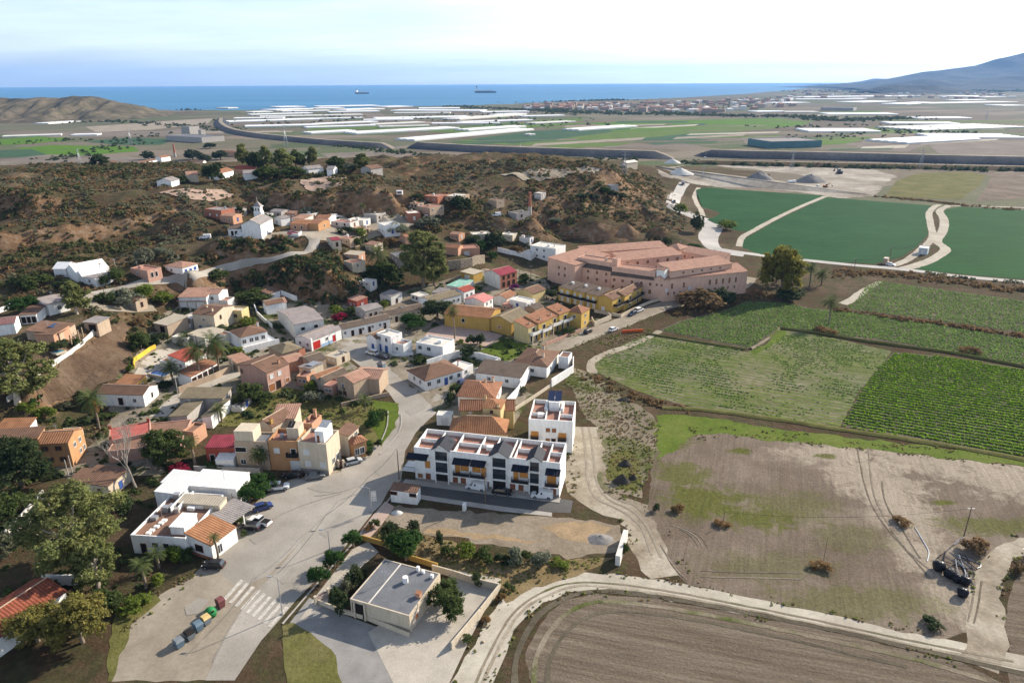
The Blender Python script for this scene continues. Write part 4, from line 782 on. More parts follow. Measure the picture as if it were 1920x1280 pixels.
# ------------------------------------------------------------------ buildings
# --- row of white townhouses
def townhouses():
    t = Bld('townhouse_row', 'white three-storey townhouse row with black balconies and slate canopies facing fresh tarmac', 'townhouses')
    t.block('D',(255,628),(1510,768),(1587,600),8.7,WH,('flat', TF),par=1.05,base=0.6)
    b = t.b; W, D = b['W'],b['D']; fr = b['fr']; X = lambda zx: (zx - 255) / 1255 * W
    # parapets that divide the roof terraces
    for zx in (430,600,800,930,1085,1120,1300,1395):
        x = X(zx); t.box('parapet', x, x + 0.2,0.23,D - 0.23,7.195,8.55,WH)
    for x0,x1 in ((255,430),(600,800),(800,930),(1120,1300),(1395,1510)):
        t.box('parapet', X(x0) + 0.23,X(x1) - 0.02,D * 0.5,D * 0.5 + 0.2,7.196,8.6,WH)
    # glazed stair bays under little slate gables
    for x0,x1,gz in ((445,552,1.5),(945,1058,1.5),(1262,1338,1.2)):
        a, c = X(x0),X(x1)
        for z0,z1,m in ((0.0,2.6,DARK),(3.0,5.5,GLASS),(6.0,8.2,GLASS)):
            t.box('glazing', a, c, -0.05,-0.003,z0,z1,m)
        t.box('bay_frame', a - 0.18,a - 0.003,-0.3,-0.003,0,8.9,WH); t.box('bay_frame', c + 0.003,c + 0.18,-0.3,-0.003,0,8.9,WH)
        for z in (2.75,5.75): t.box('bay_sill', a, c, -0.25,-0.052,z - 0.12,z + 0.12,WH)
        for z in (3.1,6.1):
            mb = MB(); n = 9
            for k in range(n): mb.box(a + (c - a) * k / n, a + (c - a) * k / n + 0.05,-0.2,-0.15,z, z + 0.95,fr)
            mb.box(a, c, -0.21,-0.14,z + 0.95,z + 1.02,fr); t.part('railing', mb, IRON)
        m = (a + c) / 2; hw = (c - a) / 2 + 0.75; rb = MB(); uv = []
        for sx in (-1,1):
            pts = [(m + sx * hw, -0.75,8.75),(m + sx * hw,4.2,8.75),(m,4.2,8.75 + gz),(m, -0.75,8.75 + gz)]
            rb.prism([fr(*p) for p in pts],[fr(p[0],p[1],p[2] + 0.15) for p in pts]); uv += [(p[1],p[0]) for p in pts] * 2
        t.part('roof', rb, RS, uv)
        t.part('gable', MB().prism([fr(m - hw + 0.5,-0.1,8.75),fr(m + hw - 0.5,-0.1,8.75),fr(m, -0.1,8.72 + gz * 0.8)],[fr(m - hw + 0.5,0.1,8.75),fr(m + hw - 0.5,0.1,8.75),fr(m,0.1,8.72 + gz * 0.8)]),WH)
    # slate canopies over the balconies, balconies
    for x0,x1 in ((200,385),(608,758),(764,890),(1115,1255),(1397,1518)):
        a, c = X(x0),X(x1); pts = [(a, -1.7,6.35),(c, -1.7,6.35),(c, -0.02,7.0),(a, -0.02,7.0)]
        t.part('canopy', MB().prism([fr(*p) for p in pts],[fr(p[0],p[1],p[2] + 0.18) for p in pts]),RS,[(p[0],p[1]) for p in pts] * 2)
    for x0,x1 in ((608,752),(757,888),(1110,1256),(1393,1506)):
        t.balcony('F', X(x0) / W, X(x1) / W,3.15,1.25)
    a, c = X(150),X(272)   # the corner balcony wraps round the west end
    t.part('balcony', MB().box(a, c, -1.2,3.0,2.98,3.14,fr),WH)
    mb = MB()
    for k in range(14): mb.box(a + (c - a) * k / 13,a + (c - a) * k / 13 + 0.04,-1.2,-1.16,3.14,4.1,fr)
    for k in range(16): mb.box(a, a + 0.04,-1.1 + k * 0.27,-1.06 + k * 0.27,3.14,4.1,fr)
    mb.box(a, c, -1.22,-1.14,4.1,4.17,fr); mb.box(a - 0.02,a + 0.06,-1.13,3.0,4.1,4.17,fr); t.part('railing', mb, IRON)
    f = lambda zx: X(zx) / W
    t.win('F',[f(372)],4.6,1.0,1.6,'o'); t.win('F',[f(300)],1.5,1.2,1.1,'s'); t.win('F',[f(372),f(615),f(685),f(1115),f(1187),f(1460)],1.15,1.0,2.1,'d')
    t.win('F',[f(385 + 1005)],1.15,1.0,2.1,'s'); t.win('F',[f(638),f(866),f(1143)],4.35,0.95,2.1,'o', 'balcony_door'); t.win('F',[f(700),f(803),f(1208)],4.7,1.7,1.1,'o'); t.win('F',[f(1442)],4.35,1.8,2.1,'o', 'balcony_door')
    t.win('F',[f(812),f(885)],1.3,1.1,1.3,'B'); t.win('F',[f(1230)],1.15,0.9,2.1,'v', 'door')
    t.box('plinth',0.0,W, -0.06,-0.003,-0.3,0.75,STONEP); t.box('footpath', -2.5,W + 0.3,-1.9,-0.07,-0.5,0.14,M_CONC)
townhouses()
t = Bld('townhouse_block', 'white three-storey block with orange shutters and blue roof solar panels behind the townhouse row', 'townhouses')
t.block('D',(1240,388),(1620,412),(1640,240),8.7,WH,('flat', TF),par=1.0)
b = t.b; W, D = b['W'],b['D']
for fx in (0.36,0.66): t.box('parapet', fx * W, fx * W + 0.2,0.23,D - 0.23,7.29,8.62,WH)
for x0,x1 in ((0.01,0.36),(0.68,0.99)): t.box('parapet', x0 * W + 0.2,x1 * W - 0.2,D * 0.33,D * 0.33 + 0.2,7.292,8.6,WH)
t.box('stair_tower',0.40 * W,0.64 * W, D * 0.62,D * 0.94,7.294,10.2,WH); t.box('parapet',0.30 * W,0.355 * W, D * 0.55,D * 0.9,7.296,9.0,WH); t.box('parapet',0.69 * W,0.74 * W, D * 0.55,D * 0.9,7.296,9.0,WH)
t.panels(0.36 * W,0.68 * W, D * 0.68,D * 0.95,10.3,1.3,2)
t.win('F',[0.14,0.77],4.4,1.7,1.9,'o', 'balcony_door').win('F',[0.44,0.58],6.0,1.0,1.1,'s').win('F',[0.44],3.2,1.0,1.1,'s').win('F',[0.57],2.6,0.9,2.2,'k')
t.balcony('F',0.05,0.23,3.3,0.7,WH).balcony('F',0.67,0.86,3.3,0.7,WH)
# --- orange villa with many hips
t = Bld('villa', 'terracotta-roofed villa of many hips and a small raised dormer tower behind the townhouses', 'villa')
t.block('D',(567,497),(1040,508),(1122,395),4.6,PL,('hip', RO,2.6),over=0.5)
t.win('R',[0.25,0.6],2.6,1.2,1.6,'w').win('F',[0.1,0.3,0.7],1.8,1.2,1.3,'w')
t.block('D',(655,310),(1112,312),(1112,225),5.4,PL,('gx', RT_,1.5),over=0.4)
t.block('D',(846,292),(998,305),(1010,228),8.0,PL,('pyr', RO,1.0),over=0.3); t.win('F',[0.5],7.0,0.6,0.8,'B').chim((0.85,0.1,1.0),(-0.1,0.9,1.2),m=PL)
t = Bld('garden_shed', 'white flat-roofed box shed between the road and the terracotta villa', 'shed')
t.block('D',(450,355),(580,360),(578,345),3.0,WH,('flat', FW),D=2.6,par=0.1); t.win('F',[0.5],1.2,1.6,2.0,'v', 'door')
# --- red tile house behind it, white walled
t = Bld('tile_roof_house', 'low white house with hipped red-brown tiles and white side wall beyond the terracotta villa', 'house')
t.block('N',(866,792),(1165,812),(1345,690),3.6,WH,('hip', RT_,2.0),over=0.4); t.chim((0.62,0.6,2.3),(0.8,0.8,2.4)).win('R',[0.3,0.6],1.6,1.1,1.3,'w')
t = Bld('long_shed_house', 'white house under a long dark weathered mono-pitch roof beside the white walled garden', 'house')
t.block('N',(1012,603),(1378,648),(1428,562),3.4,WH,('sb', RD,1.0)); t.win('F',[0.3,0.7],1.9,1.0,1.0,'w')
gwall('tall white wall running down between the red-tiled house and the weedy plot', 'N',[(1455,570),(1360,720),(1265,822)],2.6,WH,0.35,top=True)
t = Bld('corner_house', 'long white corner house with dark brown hipped roof and blue-grey windows at road bend', 'house')
t.block('N',(456,583),(598,668),(890,572),3.3,WH,('hip', RB,2.1),over=0.35); t.win('F',[0.38,0.72],1.9,0.9,1.1,'w').win('R',[0.1,0.35,0.68,0.9],1.8,1.1,1.2,'w').win('R',[0.55],1.1,1.0,2.1,'b')
t.block('N',(775,548),(893,582),(1008,538),3.3,WH,('flat', FW),par=0.2); t.win('R',[0.4],1.9,1.0,1.1,'w').chim((0.4,0.5,1.2),m=WH)
gwall('white garden wall curving from the corner house round the dark shrub', 'N',[(612,500),(740,460),(868,424),(1045,440),(1212,484)],2.4,WH,0.3,top=True)
gwall('white garden wall joining the corner house to the long dark-roofed house', 'N',[(1212,484),(1100,530),(1000,575)],2.2,WH,0.3,top=True)
t = Bld('patio_house', 'brown hip-roofed house with white walled patio beside the open field', 'house')
t.block('N',(1330,522),(1594,556),(1690,430),3.6,WH,('hip', RB,1.9),over=0.4); t.chim((0.75,0.35,2.6),(0.55,0.9,2.0)).win('F',[0.55],1.8,1.2,1.1,'w').win('R',[0.3],1.6,1.0,1.2,'w')
t.block('N',(1690,470),(1770,480),(1812,440),4.0,WH,('flat', TB),par=0.3)
gwall('white patio wall stepping down beside the open field', 'N',[(1632,655),(1720,600),(1810,545),(1812,470)],2.6,WH,0.3,top=True)
gwall('low cream wall along the weedy plot behind the solar-panelled block', 'N',[(1632,690),(1500,780),(1330,890)],1.0,CR,0.25,top=True)
# --- blue and white corner house on the square
t = Bld('blue_white_house', 'two-storey white house with blue doors and low white wings at the square', 'house')
t.block('M',(1197,603),(1352,646),(1447,590),6.2,WH,('flat', FW),par=0.35); t.win('F',[0.22,0.68],4.6,0.9,1.3,'w').win('F',[0.2,0.65],1.3,1.1,2.2,'b')
t.block('M',(1088,640),(1196,668),(1215,585),4.6,WH,('gy', RB,1.3)); t.win('F',[0.6],1.3,0.9,2.1,'b')
t.block('M',(1350,705),(1490,735),(1545,680),4.0,WH,('flat', TF),par=0.5); t.win('F',[0.5],2.2,0.9,1.0,'w')
t.block('N',(522,355),(742,392),(790,322),4.0,WH,('flat', FW),par=0.3); t.win('F',[0.15,0.48],2.4,1.3,1.2,'w')
gwall('curved low white wall with blue band below the blue-doored house', 'M',[(1330,830),(1380,855),(1480,862),(1600,845)],0.9,WH,0.25)
# --- terraces and warehouse on the west side of the road
t = Bld('warehouse', 'cream gabled warehouse with lilac-grey sheet roof and tall pale doors', 'warehouse')
t.block('',(520,583),(551.7,608.7),(601.8,594.7),4.6,DW,('gy', RL,1.1),over=0.2); t.win('R',[0.27,0.72],2.6,1.4,1.1,'x').win('F',[0.55],1.7,3.4,3.2,'g')
t = Bld('red_door_house', 'low white house with red garage door and blue dado below the warehouse', 'house')
t.block('M',(307,650),(487,695),(832,570),3.3,WH,('gy', RL,0.9),over=0.15); t.win('F',[0.3,0.75],1.7,0.9,1.0,'w').win('R',[0.16],1.35,3.0,2.5,'r', 'garage_door').win('R',[0.5],2.0,1.0,1.0,'w').win('R',[0.74],1.15,1.0,2.1,'r')
b = t.b; t.part('dado', MB().box(b['W'] + 0.002,b['W'] + 0.05,b['D'] * 0.3,b['D'] * 0.68,-0.2,0.9,b['fr']),mat('pale_blue_paint',(0.30,0.42,0.58),0.7)); t.box('gate_pier', b['W'] - 0.3,b['W'] + 0.2,-0.3,0.3,-0.5,4.2,WH)
t = Bld('terraced_row', 'long low white terraced row under one dark weathered roof climbing the street', 'terrace')
t.block('M',(756,528),(826,570),(1290,425),3.2,WH,('gy', RD,1.2),over=0.15); t.win('R',[0.05,0.42,0.62,0.78],1.8,0.8,0.9,'w').win('R',[0.2,0.36,0.55,0.88],1.1,0.95,2.0,'k').chim((0.5,0.55,1.9),m=DW)
t.block('M',(1225,388),(1292,424),(1668,312),3.2,CR,('gy', RD,1.2),over=0.15); t.win('R',[0.15,0.45,0.85],1.8,0.8,0.9,'w').win('R',[0.04,0.28,0.7],1.1,0.95,2.0,'k').chim((0.5,0.5,1.9),m=DW)
t = Bld('terraced_row', 'upper white terrace with weathered and red roofs behind the big round tree', 'terrace')
t.block('O',(230,600),(340,640),(610,560),3.4,WH,('gy', RF,1.0),over=0.15); t.win('R',[0.75,0.9],1.6,0.9,1.2,'w')
t.block('O',(545,520),(655,545),(735,505),4.0,WH,('gy', RR,1.0),over=0.2); t.win('R',[0.3,0.7],2.2,1.0,1.3,'w')
# --- yellow warehouse, pink roof house, pale houses between
t = Bld('yellow_warehouse', 'ochre-walled warehouse with orange tiles and a mossy grey roof above the square', 'warehouse')
t.block('O',(470,748),(898,792),(1000,700),4.8,OC,('gx', RO,1.6),over=0.25); t.win('F',[0.42],3.0,1.2,1.4,'x')
t.block('O',(898,792),(1106,838),(1226,742),4.8,OC,('gy', RF,1.7),over=0.25); t.win('F',[0.45],2.4,1.3,0.9,'s')
t = Bld('pink_roof_house', 'white two-storey house with dusty pink gabled roof behind the ochre warehouse', 'house')
t.block('O',(662,612),(848,640),(955,598),5.2,WH,('gy', mat('pink_sheet',(0.45,0.18,0.16),0.8,0.12,0.5),1.2)); t.win('R',[0.3,0.75],4.0,1.0,1.2,'w').win('R',[0.3,0.75],1.4,1.0,1.4,'w')
t = Bld('flat_roof_house', 'white flat-roofed house squeezed between pink-roofed and yellow terrace houses', 'house')
t.block('O',(1090,610),(1250,645),(1375,620),4.8,WH,('flat', FW),par=0.3); t.win('F',[0.45],3.2,0.9,1.1,'b', 'window').win('R',[0.2,0.6],3.4,0.9,1.1,'w')
t = Bld('brown_roof_house', 'pale yellow gabled house with brown roof beside the purple bougainvillea', 'house')
t.block('O',(1168,530),(1305,560),(1360,500),4.0,PL,('gy', RB,1.3)); 
t.block('O',(940,585),(1060,605),(1170,560),3.4,DW,('gy', RT_,1.0))
t = Bld('red_roof_house', 'two-storey house with bright red roof and brick arcaded front', 'house')
t.block('O',(850,350),(1000,388),(1125,338),5.6,DW,('gy', RM,1.5),over=0.25); t.win('F',[0.35],3.6,0.9,1.3,'v'); t.win('R',[0.2,0.5,0.8],4.2,1.2,1.6,'k', 'window').win('R',[0.2,0.5,0.8],1.3,1.4,2.2,'k', 'arch')
t.box('brick_facing', t.b['W'] + 0.004,t.b['W'] + 0.02,0,t.b['D'],-0.5,5.5,BK)
t = Bld('small_yellow_house', 'small yellow building with pale flat sheet roof beside the red-roofed house', 'house')
t.block('O',(628,358),(746,378),(846,348),3.2,OC,('sl', RE,0.4)); t.win('F',[0.5],1.3,2.4,2.2,'v', 'door')
t = Bld('retaining_house', 'salmon flat-roofed house perched on the rough stone retaining wall', 'house')
t.block('O',(600,135),(806,122),(806,90),3.8,SA,('flat', TF),D=8,par=0.4); t.win('F',[0.4],1.4,2.2,1.8,'v', 'door')
t.block('O',(470,120),(600,128),(600,95),3.4,SA,('gx', RT_,1.0),D=7)
t = Bld('big_white_house', 'cubic white two-storey house with small blue windows beside the pink hotel', 'house')
t.block('O',(1285,100),(1525,133),(1592,93),6.4,WH,('flat', FW),par=0.3); t.win('F',[0.27,0.55],4.7,0.9,1.0,'w').win('F',[0.0,0.27,0.55],1.7,1.0,1.0,'w').chim((0.8,0.4,0.9),m=WH)
t.block('O',(1215,160),(1290,172),(1290,140),3.4,WH,('flat', FW),D=6)
gwall('stepped white wall running uphill from the cubic white house', 'O',[(975,160),(1080,185),(1160,200),(1225,215)],2.2,WH,0.3)
# --- yellow terraces by the road
t = Bld('yellow_terrace', 'yellow terraced houses with stepped red roofs and white balconies along the dirt road', 'terrace')
for k in range(4):
    a0 = np.array([1130,852]); b0 = np.array([1264,888]); c0 = np.array([1660,715]); d0 = c0 + (a0 - b0) * 0.93
    f0,f1 = k / 4,(k + 1) / 4
    A_ = a0 + (d0 - a0) * f0; B_ = b0 + (c0 - b0) * f0; C_ = b0 + (c0 - b0) * f1
    t.block('O', tuple(A_),tuple(B_),tuple(C_),5.6 + (0.4 if k % 2 else 0),PL if k == 0 else YE,('sl', RT_,1.5),over=0.12,ridge=False)
    t.win('R',[0.5],4.3,1.5,1.6,'x', 'balcony_door').win('R',[0.3,0.75],1.3,1.0,2.1,'x', 'door').balcony('R',0.12,0.92,3.0,1.6,CR, FRW, solid=True)
    t.box('porch_pillar', t.b['W'] + 1.3,t.b['W'] + 1.6,t.b['D'] * 0.1,t.b['D'] * 0.1 + 0.3,-0.5,2.84,CR); t.chim((0.75,0.45,1.3),m=CR, w=0.5)
t.block('O',(1640,722),(1770,745),(1858,700),6.0,YE,('hip', RT_,1.5),over=0.25); t.win('F',[0.5],4.3,1.0,1.2,'w').win('R',[0.5],4.3,1.0,1.2,'w').win('R',[0.5],1.5,1.0,1.3,'w')
gwall('low pink fence wall with square piers before the yellow terrace', 'O',[(1430,1050),(1540,1005),(1650,960),(1760,915)],1.1,PK,0.25)
t = Bld('yellow_terrace', 'mustard yellow terrace with flat dark roofs right below the pink hotel', 'terrace')
for k in range(3):
    x0 = 282 + k * 102; t.block('P',(x0,492 + k * 24),(x0 + 100,516 + k * 24),(x0 + 160,466 + k * 22),5.8,YE,('sb', RD,0.7),over=0.1,ridge=False)
    t.win('F',[0.25,0.7],4.2,1.0,1.4,'v').win('F',[0.3,0.75],1.4,1.0,1.8,'v').balcony('F',0.05,0.95,2.9,1.2,CR, solid=True)
    t.box('water_tank', t.b['W'] * 0.3,t.b['W'] * 0.3 + 1.0,t.b['D'] * 0.6,t.b['D'] * 0.6 + 0.8,6.3,7.2,WH)
t.block('P',(588,568),(702,592),(800,540),6.0,YE,('gy', RB,1.2)); t.win('F',[0.4],1.7,1.3,1.4,'v').win('R',[0.5],4.2,1.6,1.5,'x').balcony('R',0.1,0.9,3.0,1.6,CR, solid=True).chim((0.6,0.3,1.2))
t.block('P',(702,545),(800,562),(958,490),6.0,YE,('gy', RB,1.2)); t.win('R',[0.3,0.75],4.2,1.4,1.5,'x').win('R',[0.3,0.75],1.4,1.2,2.0,'x').balcony('R',0.05,0.95,3.0,1.6,CR, solid=True)
gwall('cream wall with railings at the foot of the mustard terrace', 'P',[(560,690),(770,730),(840,690),(1000,620),(1070,600)],1.2,CR,0.25)
gwall('cream courtyard wall between the two yellow terraces', 'P',[(540,760),(560,800),(690,745),(660,720)],1.8,CR,0.25)
# --- the pink hotel
t = Bld('hotel', 'large salmon-pink hotel of long wings round courtyards with rust shutters', 'hotel')
PKH = wallm('salmon_hotel_render',(0.74,0.48,0.365))
t.block('P',(197,283),(410,326),(430,195),9.6,PKH,('sl', RP,1.2),over=0.2); t.win('F',[0.42,0.64],7.4,1.2,1.4,'s').win('F',[0.42,0.64],4.4,1.2,1.4,'s')
hz = t.b['z0']
t.block('P',(410,328),(692,372),(0,0),8.0,PKH,('sb', RD,1.6),D=5.0,z=hz); t.win('F',4,6.6,1.2,1.4,'s').win('F',4,3.6,1.2,1.4,'s')
t.block('P',(430,258),(700,300),(0,0),11.2,PKH,('flat', RP),D=6.5,z=hz, par=0.4)
t.block('P',(692,400),(1028,440),(0,0),7.2,PKH,('sb', RD,2.0),D=6.0,z=hz); t.win('F',[0.08,0.28,0.5,0.72,0.92],5.4,1.2,1.4,'s').win('F',[0.06,0.28,0.5,0.72,0.92],2.2,1.3,1.9,'s')
t.block('P',(700,330),(1040,372),(0,0),10.4,PKH,('flat', RP),D=7.0,z=hz, par=0.4)
t.block('P',(1028,425),(1112,436),(1180,420),8.0,PKH,('gy', RP,1.2),z=hz); t.win('R',[0.3],5.5,1.0,1.3,'w').win('F',[0.3,0.75],5.5,1.0,1.2,'s')
t.block('P',(1112,436),(1762,372),(1650,300),8.0,PKH,('sb', RP,1.8),D=8.0,z=hz); t.win('F',[0.09,0.23,0.54,0.62,0.7,0.78,0.86],5.0,1.1,2.4,'s').win('F',[0.05,0.12,0.19,0.53,0.61,0.69,0.77,0.85],2.0,1.0,1.3,'s').win('F',[0.03,0.3],3.4,0.9,1.5,'v')
t.block('P',(1160,372),(1640,310),(0,0),11.0,PKH,('sb', RP,1.4),D=9.0,z=hz); t.win('F',[0.2,0.35,0.5,0.65,0.8],9.9,1.2,1.0,'s')
t.block('P',(780,290),(1250,240),(0,0),9.0,PKH,('sb', RP,1.6),D=9.0,z=hz); t.win('F',6,7.4,1.4,1.6,'s').win('F',8,4.2,1.2,1.8,'s')
t.block('P',(480,228),(1130,182),(0,0),9.0,PKH,('sb', RP,1.4),D=8.0,z=hz); t.win('F',10,7.6,1.4,1.2,'s')
t.block('P',(1130,185),(1230,200),(1190,160),8.5,PKH,('hip', RP,1.4),z=hz)
t.block('P',(1240,215),(1560,275),(1500,235),8.5,PKH,('sb', RP,1.4),D=7.0,z=hz); t.win('F',5,6.6,1.2,1.3,'s')
t.block('P',(700,268),(742,275),(0,0),13.2,PKH,('flat', RP),D=3.0,z=hz, par=0.1)
t.block('P',(1050,352),(1112,362),(0,0),11.8,WH,('gx', RP,0.6),D=4.0,z=hz)
t = Bld('ruin', 'crumbling pale pink annexe with open roof at the foot of the hotel', 'ruin')
t.block('P',(1292,460),(1440,452),(1450,440),5.6,wallm('weathered_pink',(0.42,0.34,0.30),0.2),('flat', GY),D=6,par=0.9); t.win('F',[0.25,0.7],3.0,1.0,1.3,'k', 'window')
# --- apartment and houses west of the road, by the parking apron
t = Bld('apartment_house', 'tall beige three-storey corner house with roof terraces and white shutters beside parked cars', 'house')
t.block('K',(838,785),(1125,812),(1240,670),8.2,CR,('flat', TF),par=0.7); t.win('F',[0.28],5.6,1.3,1.3,'v').win('F',[0.3,0.82],2.6,1.3,1.3,'v').win('R',[0.4,0.7],2.4,1.2,1.3,'w')
b = t.b; t.box('plinth',0,b['W'],-0.05,-0.003,-0.5,1.3,STONEP); t.box('stair_tower', b['W'] * 0.55,b['W'] * 0.86,b['D'] * 0.18,b['D'] * 0.85,7.505,10.6,WH); t.panels(b['W'] * 0.55,b['W'] * 0.86,b['D'] * 0.5,b['D'] * 0.84,10.65,0.5,2,GALV)
t.box('door', b['W'] * 0.62,b['W'] * 0.7,b['D'] * 0.18 - 0.05,b['D'] * 0.18 - 0.003,7.6,9.5,WOOD)
t.block('K',(1245,690),(1345,705),(1345,660),6.4,CR,('sr', RB, -0.8),D=5); t.win('R',[0.3,0.7],4.4,1.0,1.3,'w').balcony('R',0.1,0.9,3.2,1.2,CR, solid=True)
t.block('K',(1345,765),(1400,812),(1468,720),4.4,OR,('hip', RT_,1.0)); t.win('R',[0.25,0.6],2.0,1.2,1.6,'w')
t = Bld('orange_flat_house', 'burnt-orange three-storey house with terracotta roof terrace beside the tall beige house', 'house')
t.block('K',(542,775),(832,785),(862,660),7.8,OR,('flat', TF),par=0.8); t.win('F',[0.27],5.2,1.2,1.2,'v').win('F',[0.85],5.0,1.2,1.6,'x').win('F',[0.88],1.4,2.4,2.4,'v', 'garage_door').balcony('F',0.62,0.99,3.9,0.9,OR, solid=True)
b = t.b; t.box('stair_tower', b['W'] * 0.56,b['W'] * 0.97,b['D'] * 0.35,b['D'] * 0.9,7.005,10.0,CR); t.panels(b['W'] * 0.58,b['W'] * 0.8,b['D'] * 0.4,b['D'] * 0.7,10.05,0.7,2,IRON)
t.block('K',(430,600),(585,640),(605,480),7.0,CR,('gy', RB,1.4)); t.chim((0.85,0.1,1.8),m=OC)
t.block('K',(590,560),(810,555),(810,525),7.0,CR,('sb', RP,1.0),D=6)
t.block('K',(880,600),(985,610),(985,545),8.6,SA,('flat', TF),D=5,par=0.9); t.chim((0.6,0.8,1.8),m=SA)
t = Bld('grey_flat_house', 'pale grey-beige three-storey house with flat roof box above the restaurant', 'house')
t.block('K',(205,780),(535,790),(545,690),7.4,TN,('flat', FG),par=0.4); t.win('F',[0.17],5.2,2.6,1.2,'x').win('F',[0.8],5.2,1.3,1.0,'w').win('F',[0.2,0.7],2.0,1.2,1.2,'w')
b = t.b; t.box('roof_room',0.03 * b['W'],0.6 * b['W'],0.03 * b['D'],0.9 * b['D'],7.005,9.9,CR)
# --- restaurant with white sheet roofs
t = Bld('restaurant', 'white flat-roofed restaurant with brown roof terrace, white metal sheds and tiled wing', 'restaurant')
t.block('B',(84,526),(440,548),(655,262),4.2,WH,('flat', TB),par=0.5); t.win('F',[0.2],1.2,1.0,2.2,'k').win('F',[0.42,0.62],2.2,1.2,1.0,'x')
b = t.b; W, D = b['W'],b['D']; rz = b['z0']
t.box('parapet', W * 0.29,W * 0.31,D * 0.55,D * 0.98,3.705,5.0,WH); t.box('parapet', W * 0.40,W * 0.42,D * 0.55,D * 0.98,3.706,4.8,WH)
for fx, fy, hh in ((0.12,0.55,1.2),(0.2,0.62,1.0),(0.1,0.85,1.3),(0.16,0.9,1.0),(0.05,0.36,0.7)): t.box('air_conditioner', W * fx, W * fx + 1.3,D * fy, D * fy + 1.0,3.705,3.7 + hh, GALV)
for fx, fy in ((0.22,0.06),(0.23,0.12),(0.25,0.2),(0.27,0.28),(0.28,0.34)): t.box('sun_table', W * fx, W * fx + 0.9,D * fy, D * fy + 0.7,3.706,4.1,WH)
for fx, fy in ((0.55,0.62),(0.5,0.7),(0.68,0.68)): t.box('tank', W * fx, W * fx + 1.5,D * fy, D * fy + 1.0,3.707,4.4,WH)
t.box('stair_house', W * 0.66,W * 0.92,D * 0.10,D * 0.40,3.708,5.3,WH)
for k in range(2):
    pts = [(W * (0.65 + k * .001),D * 0.09,5.31),(W * 0.93,D * 0.09,5.31),(W * 0.93,D * 0.41,5.31),(W * 0.65,D * 0.41,5.31)]
    if k == 0: t.part('stair_roof', MB().prism([b['fr'](*p) for p in pts],[b['fr'](p[0],p[1],p[2] + 0.25) for p in pts]),RW_,[(p[0],p[1]) for p in pts] * 2)
t.block('B',(444,548),(606,600),(731,466),3.3,WH,('sl', RO,1.1),over=0.15,z=rz); t.win('F',[0.5],1.9,1.8,1.4,'k', 'window').win('R',[0.3],1.5,1.0,1.8,'w'); t.box('plinth',0,t.b['W'],-0.08,-0.003,-0.3,0.6,BK)
t.block('B',(600,412),(737,455),(822,322),3.2,WH,('sl', RG,0.4),over=0.1,z=rz, walls=False); t.box('post', t.b['W'] - 0.2,t.b['W'],0,0.2,-0.3,3.2,WH); t.box('post', t.b['W'] - 0.2,t.b['W'],t.b['D'] * 0.5,t.b['D'] * 0.5 + 0.2,-0.3,3.2,WH)
t.block('B',(392,320),(662,342),(712,292),4.6,CR,('sb', RE,0.3),over=0.1,z=rz)
t.block('B',(240,247),(402,266),(462,202),4.8,WH,('sb', RW_,0.3),over=0.1,z=rz)
t.block('B',(462,208),(770,232),(880,140),4.9,WH,('sb', RW_,0.5),over=0.15,z=rz)
t.block('B',(285,187),(470,207),(545,137),4.9,WH,('sb', RW_,0.5),over=0.15,z=rz)
gwall('low grey wall behind the white restaurant sheds', 'J',[(880,1090),(1540,1110)],1.6,GY,0.25)
# --- grey-roofed bungalow with courtyard
t = Bld('bungalow', 'cream bungalow with flat grey roof and open porch beside a paved courtyard', 'bungalow')
t.block('C',(540,940),(925,1052),(1140,780),3.6,CR,('flat', FG),par=0.08,base=0.4)
b = t.b; W, D = b['W'],b['D']; t.box('roof_seam', W * 0.3,W * 0.32,0.2,D - 0.2,3.53,3.62,FW); t.box('porch', W * 0.03,W * 0.26,-0.06,-0.003,0.1,3.0,DARK); t.box('porch_pillar', W * 0.06,W * 0.085,-0.3,-0.07,0,3.3,CR); t.box('porch_pillar', W * 0.24,W * 0.265,-0.3,-0.07,0,3.3,CR)  # porch is a flat dark panel painting its shaded depth on the wall
for fx, fy, hh in ((0.62,0.92,0.9),(0.72,0.9,0.6),(0.9,0.85,0.7)): t.box('vent', W * fx, W * fx + 0.5,D * fy, D * fy + 0.5,3.531,3.5 + hh, WH)
t.chim((0.93,0.42,0.7),m=SA, w=0.8).box('mast', W * 0.83,W * 0.83 + 0.06,D * 0.45,D * 0.45 + 0.06,3.532,4.8,GALV); t.win('R',[0.2,0.55],1.7,1.2,1.2,'s')
gwall('cream courtyard wall enclosing the bungalow yard', 'E',[(185,1215),(400,960),(548,775),(400,740),(200,675),(40,632)],1.5,CR,0.25,top=True)
gwall('ochre boundary wall between the bungalow and the building plot', 'C',[(620,560),(760,600),(930,690),(1110,745)],1.2,OC,0.25)
gwall('low cream wall below the bungalow facing the front yard', 'C',[(330,970),(480,1030),(660,1080),(925,1190)],0.9,CR,0.25)
gwall('white and red block pier wall standing alone beside the farm track', 'E',[(1490,440),(1430,640)],2.2,DW,0.9)
t = Bld('site_hut', 'small white hut with brown curved roof on the kerb by the building plot', 'hut')
t.block('C',(802,235),(972,255),(985,215),3.0,WH,('sb', RB,0.35),over=0.15); t.win('F',[0.12,0.85],2.3,1.4,0.7,'k', 'window')
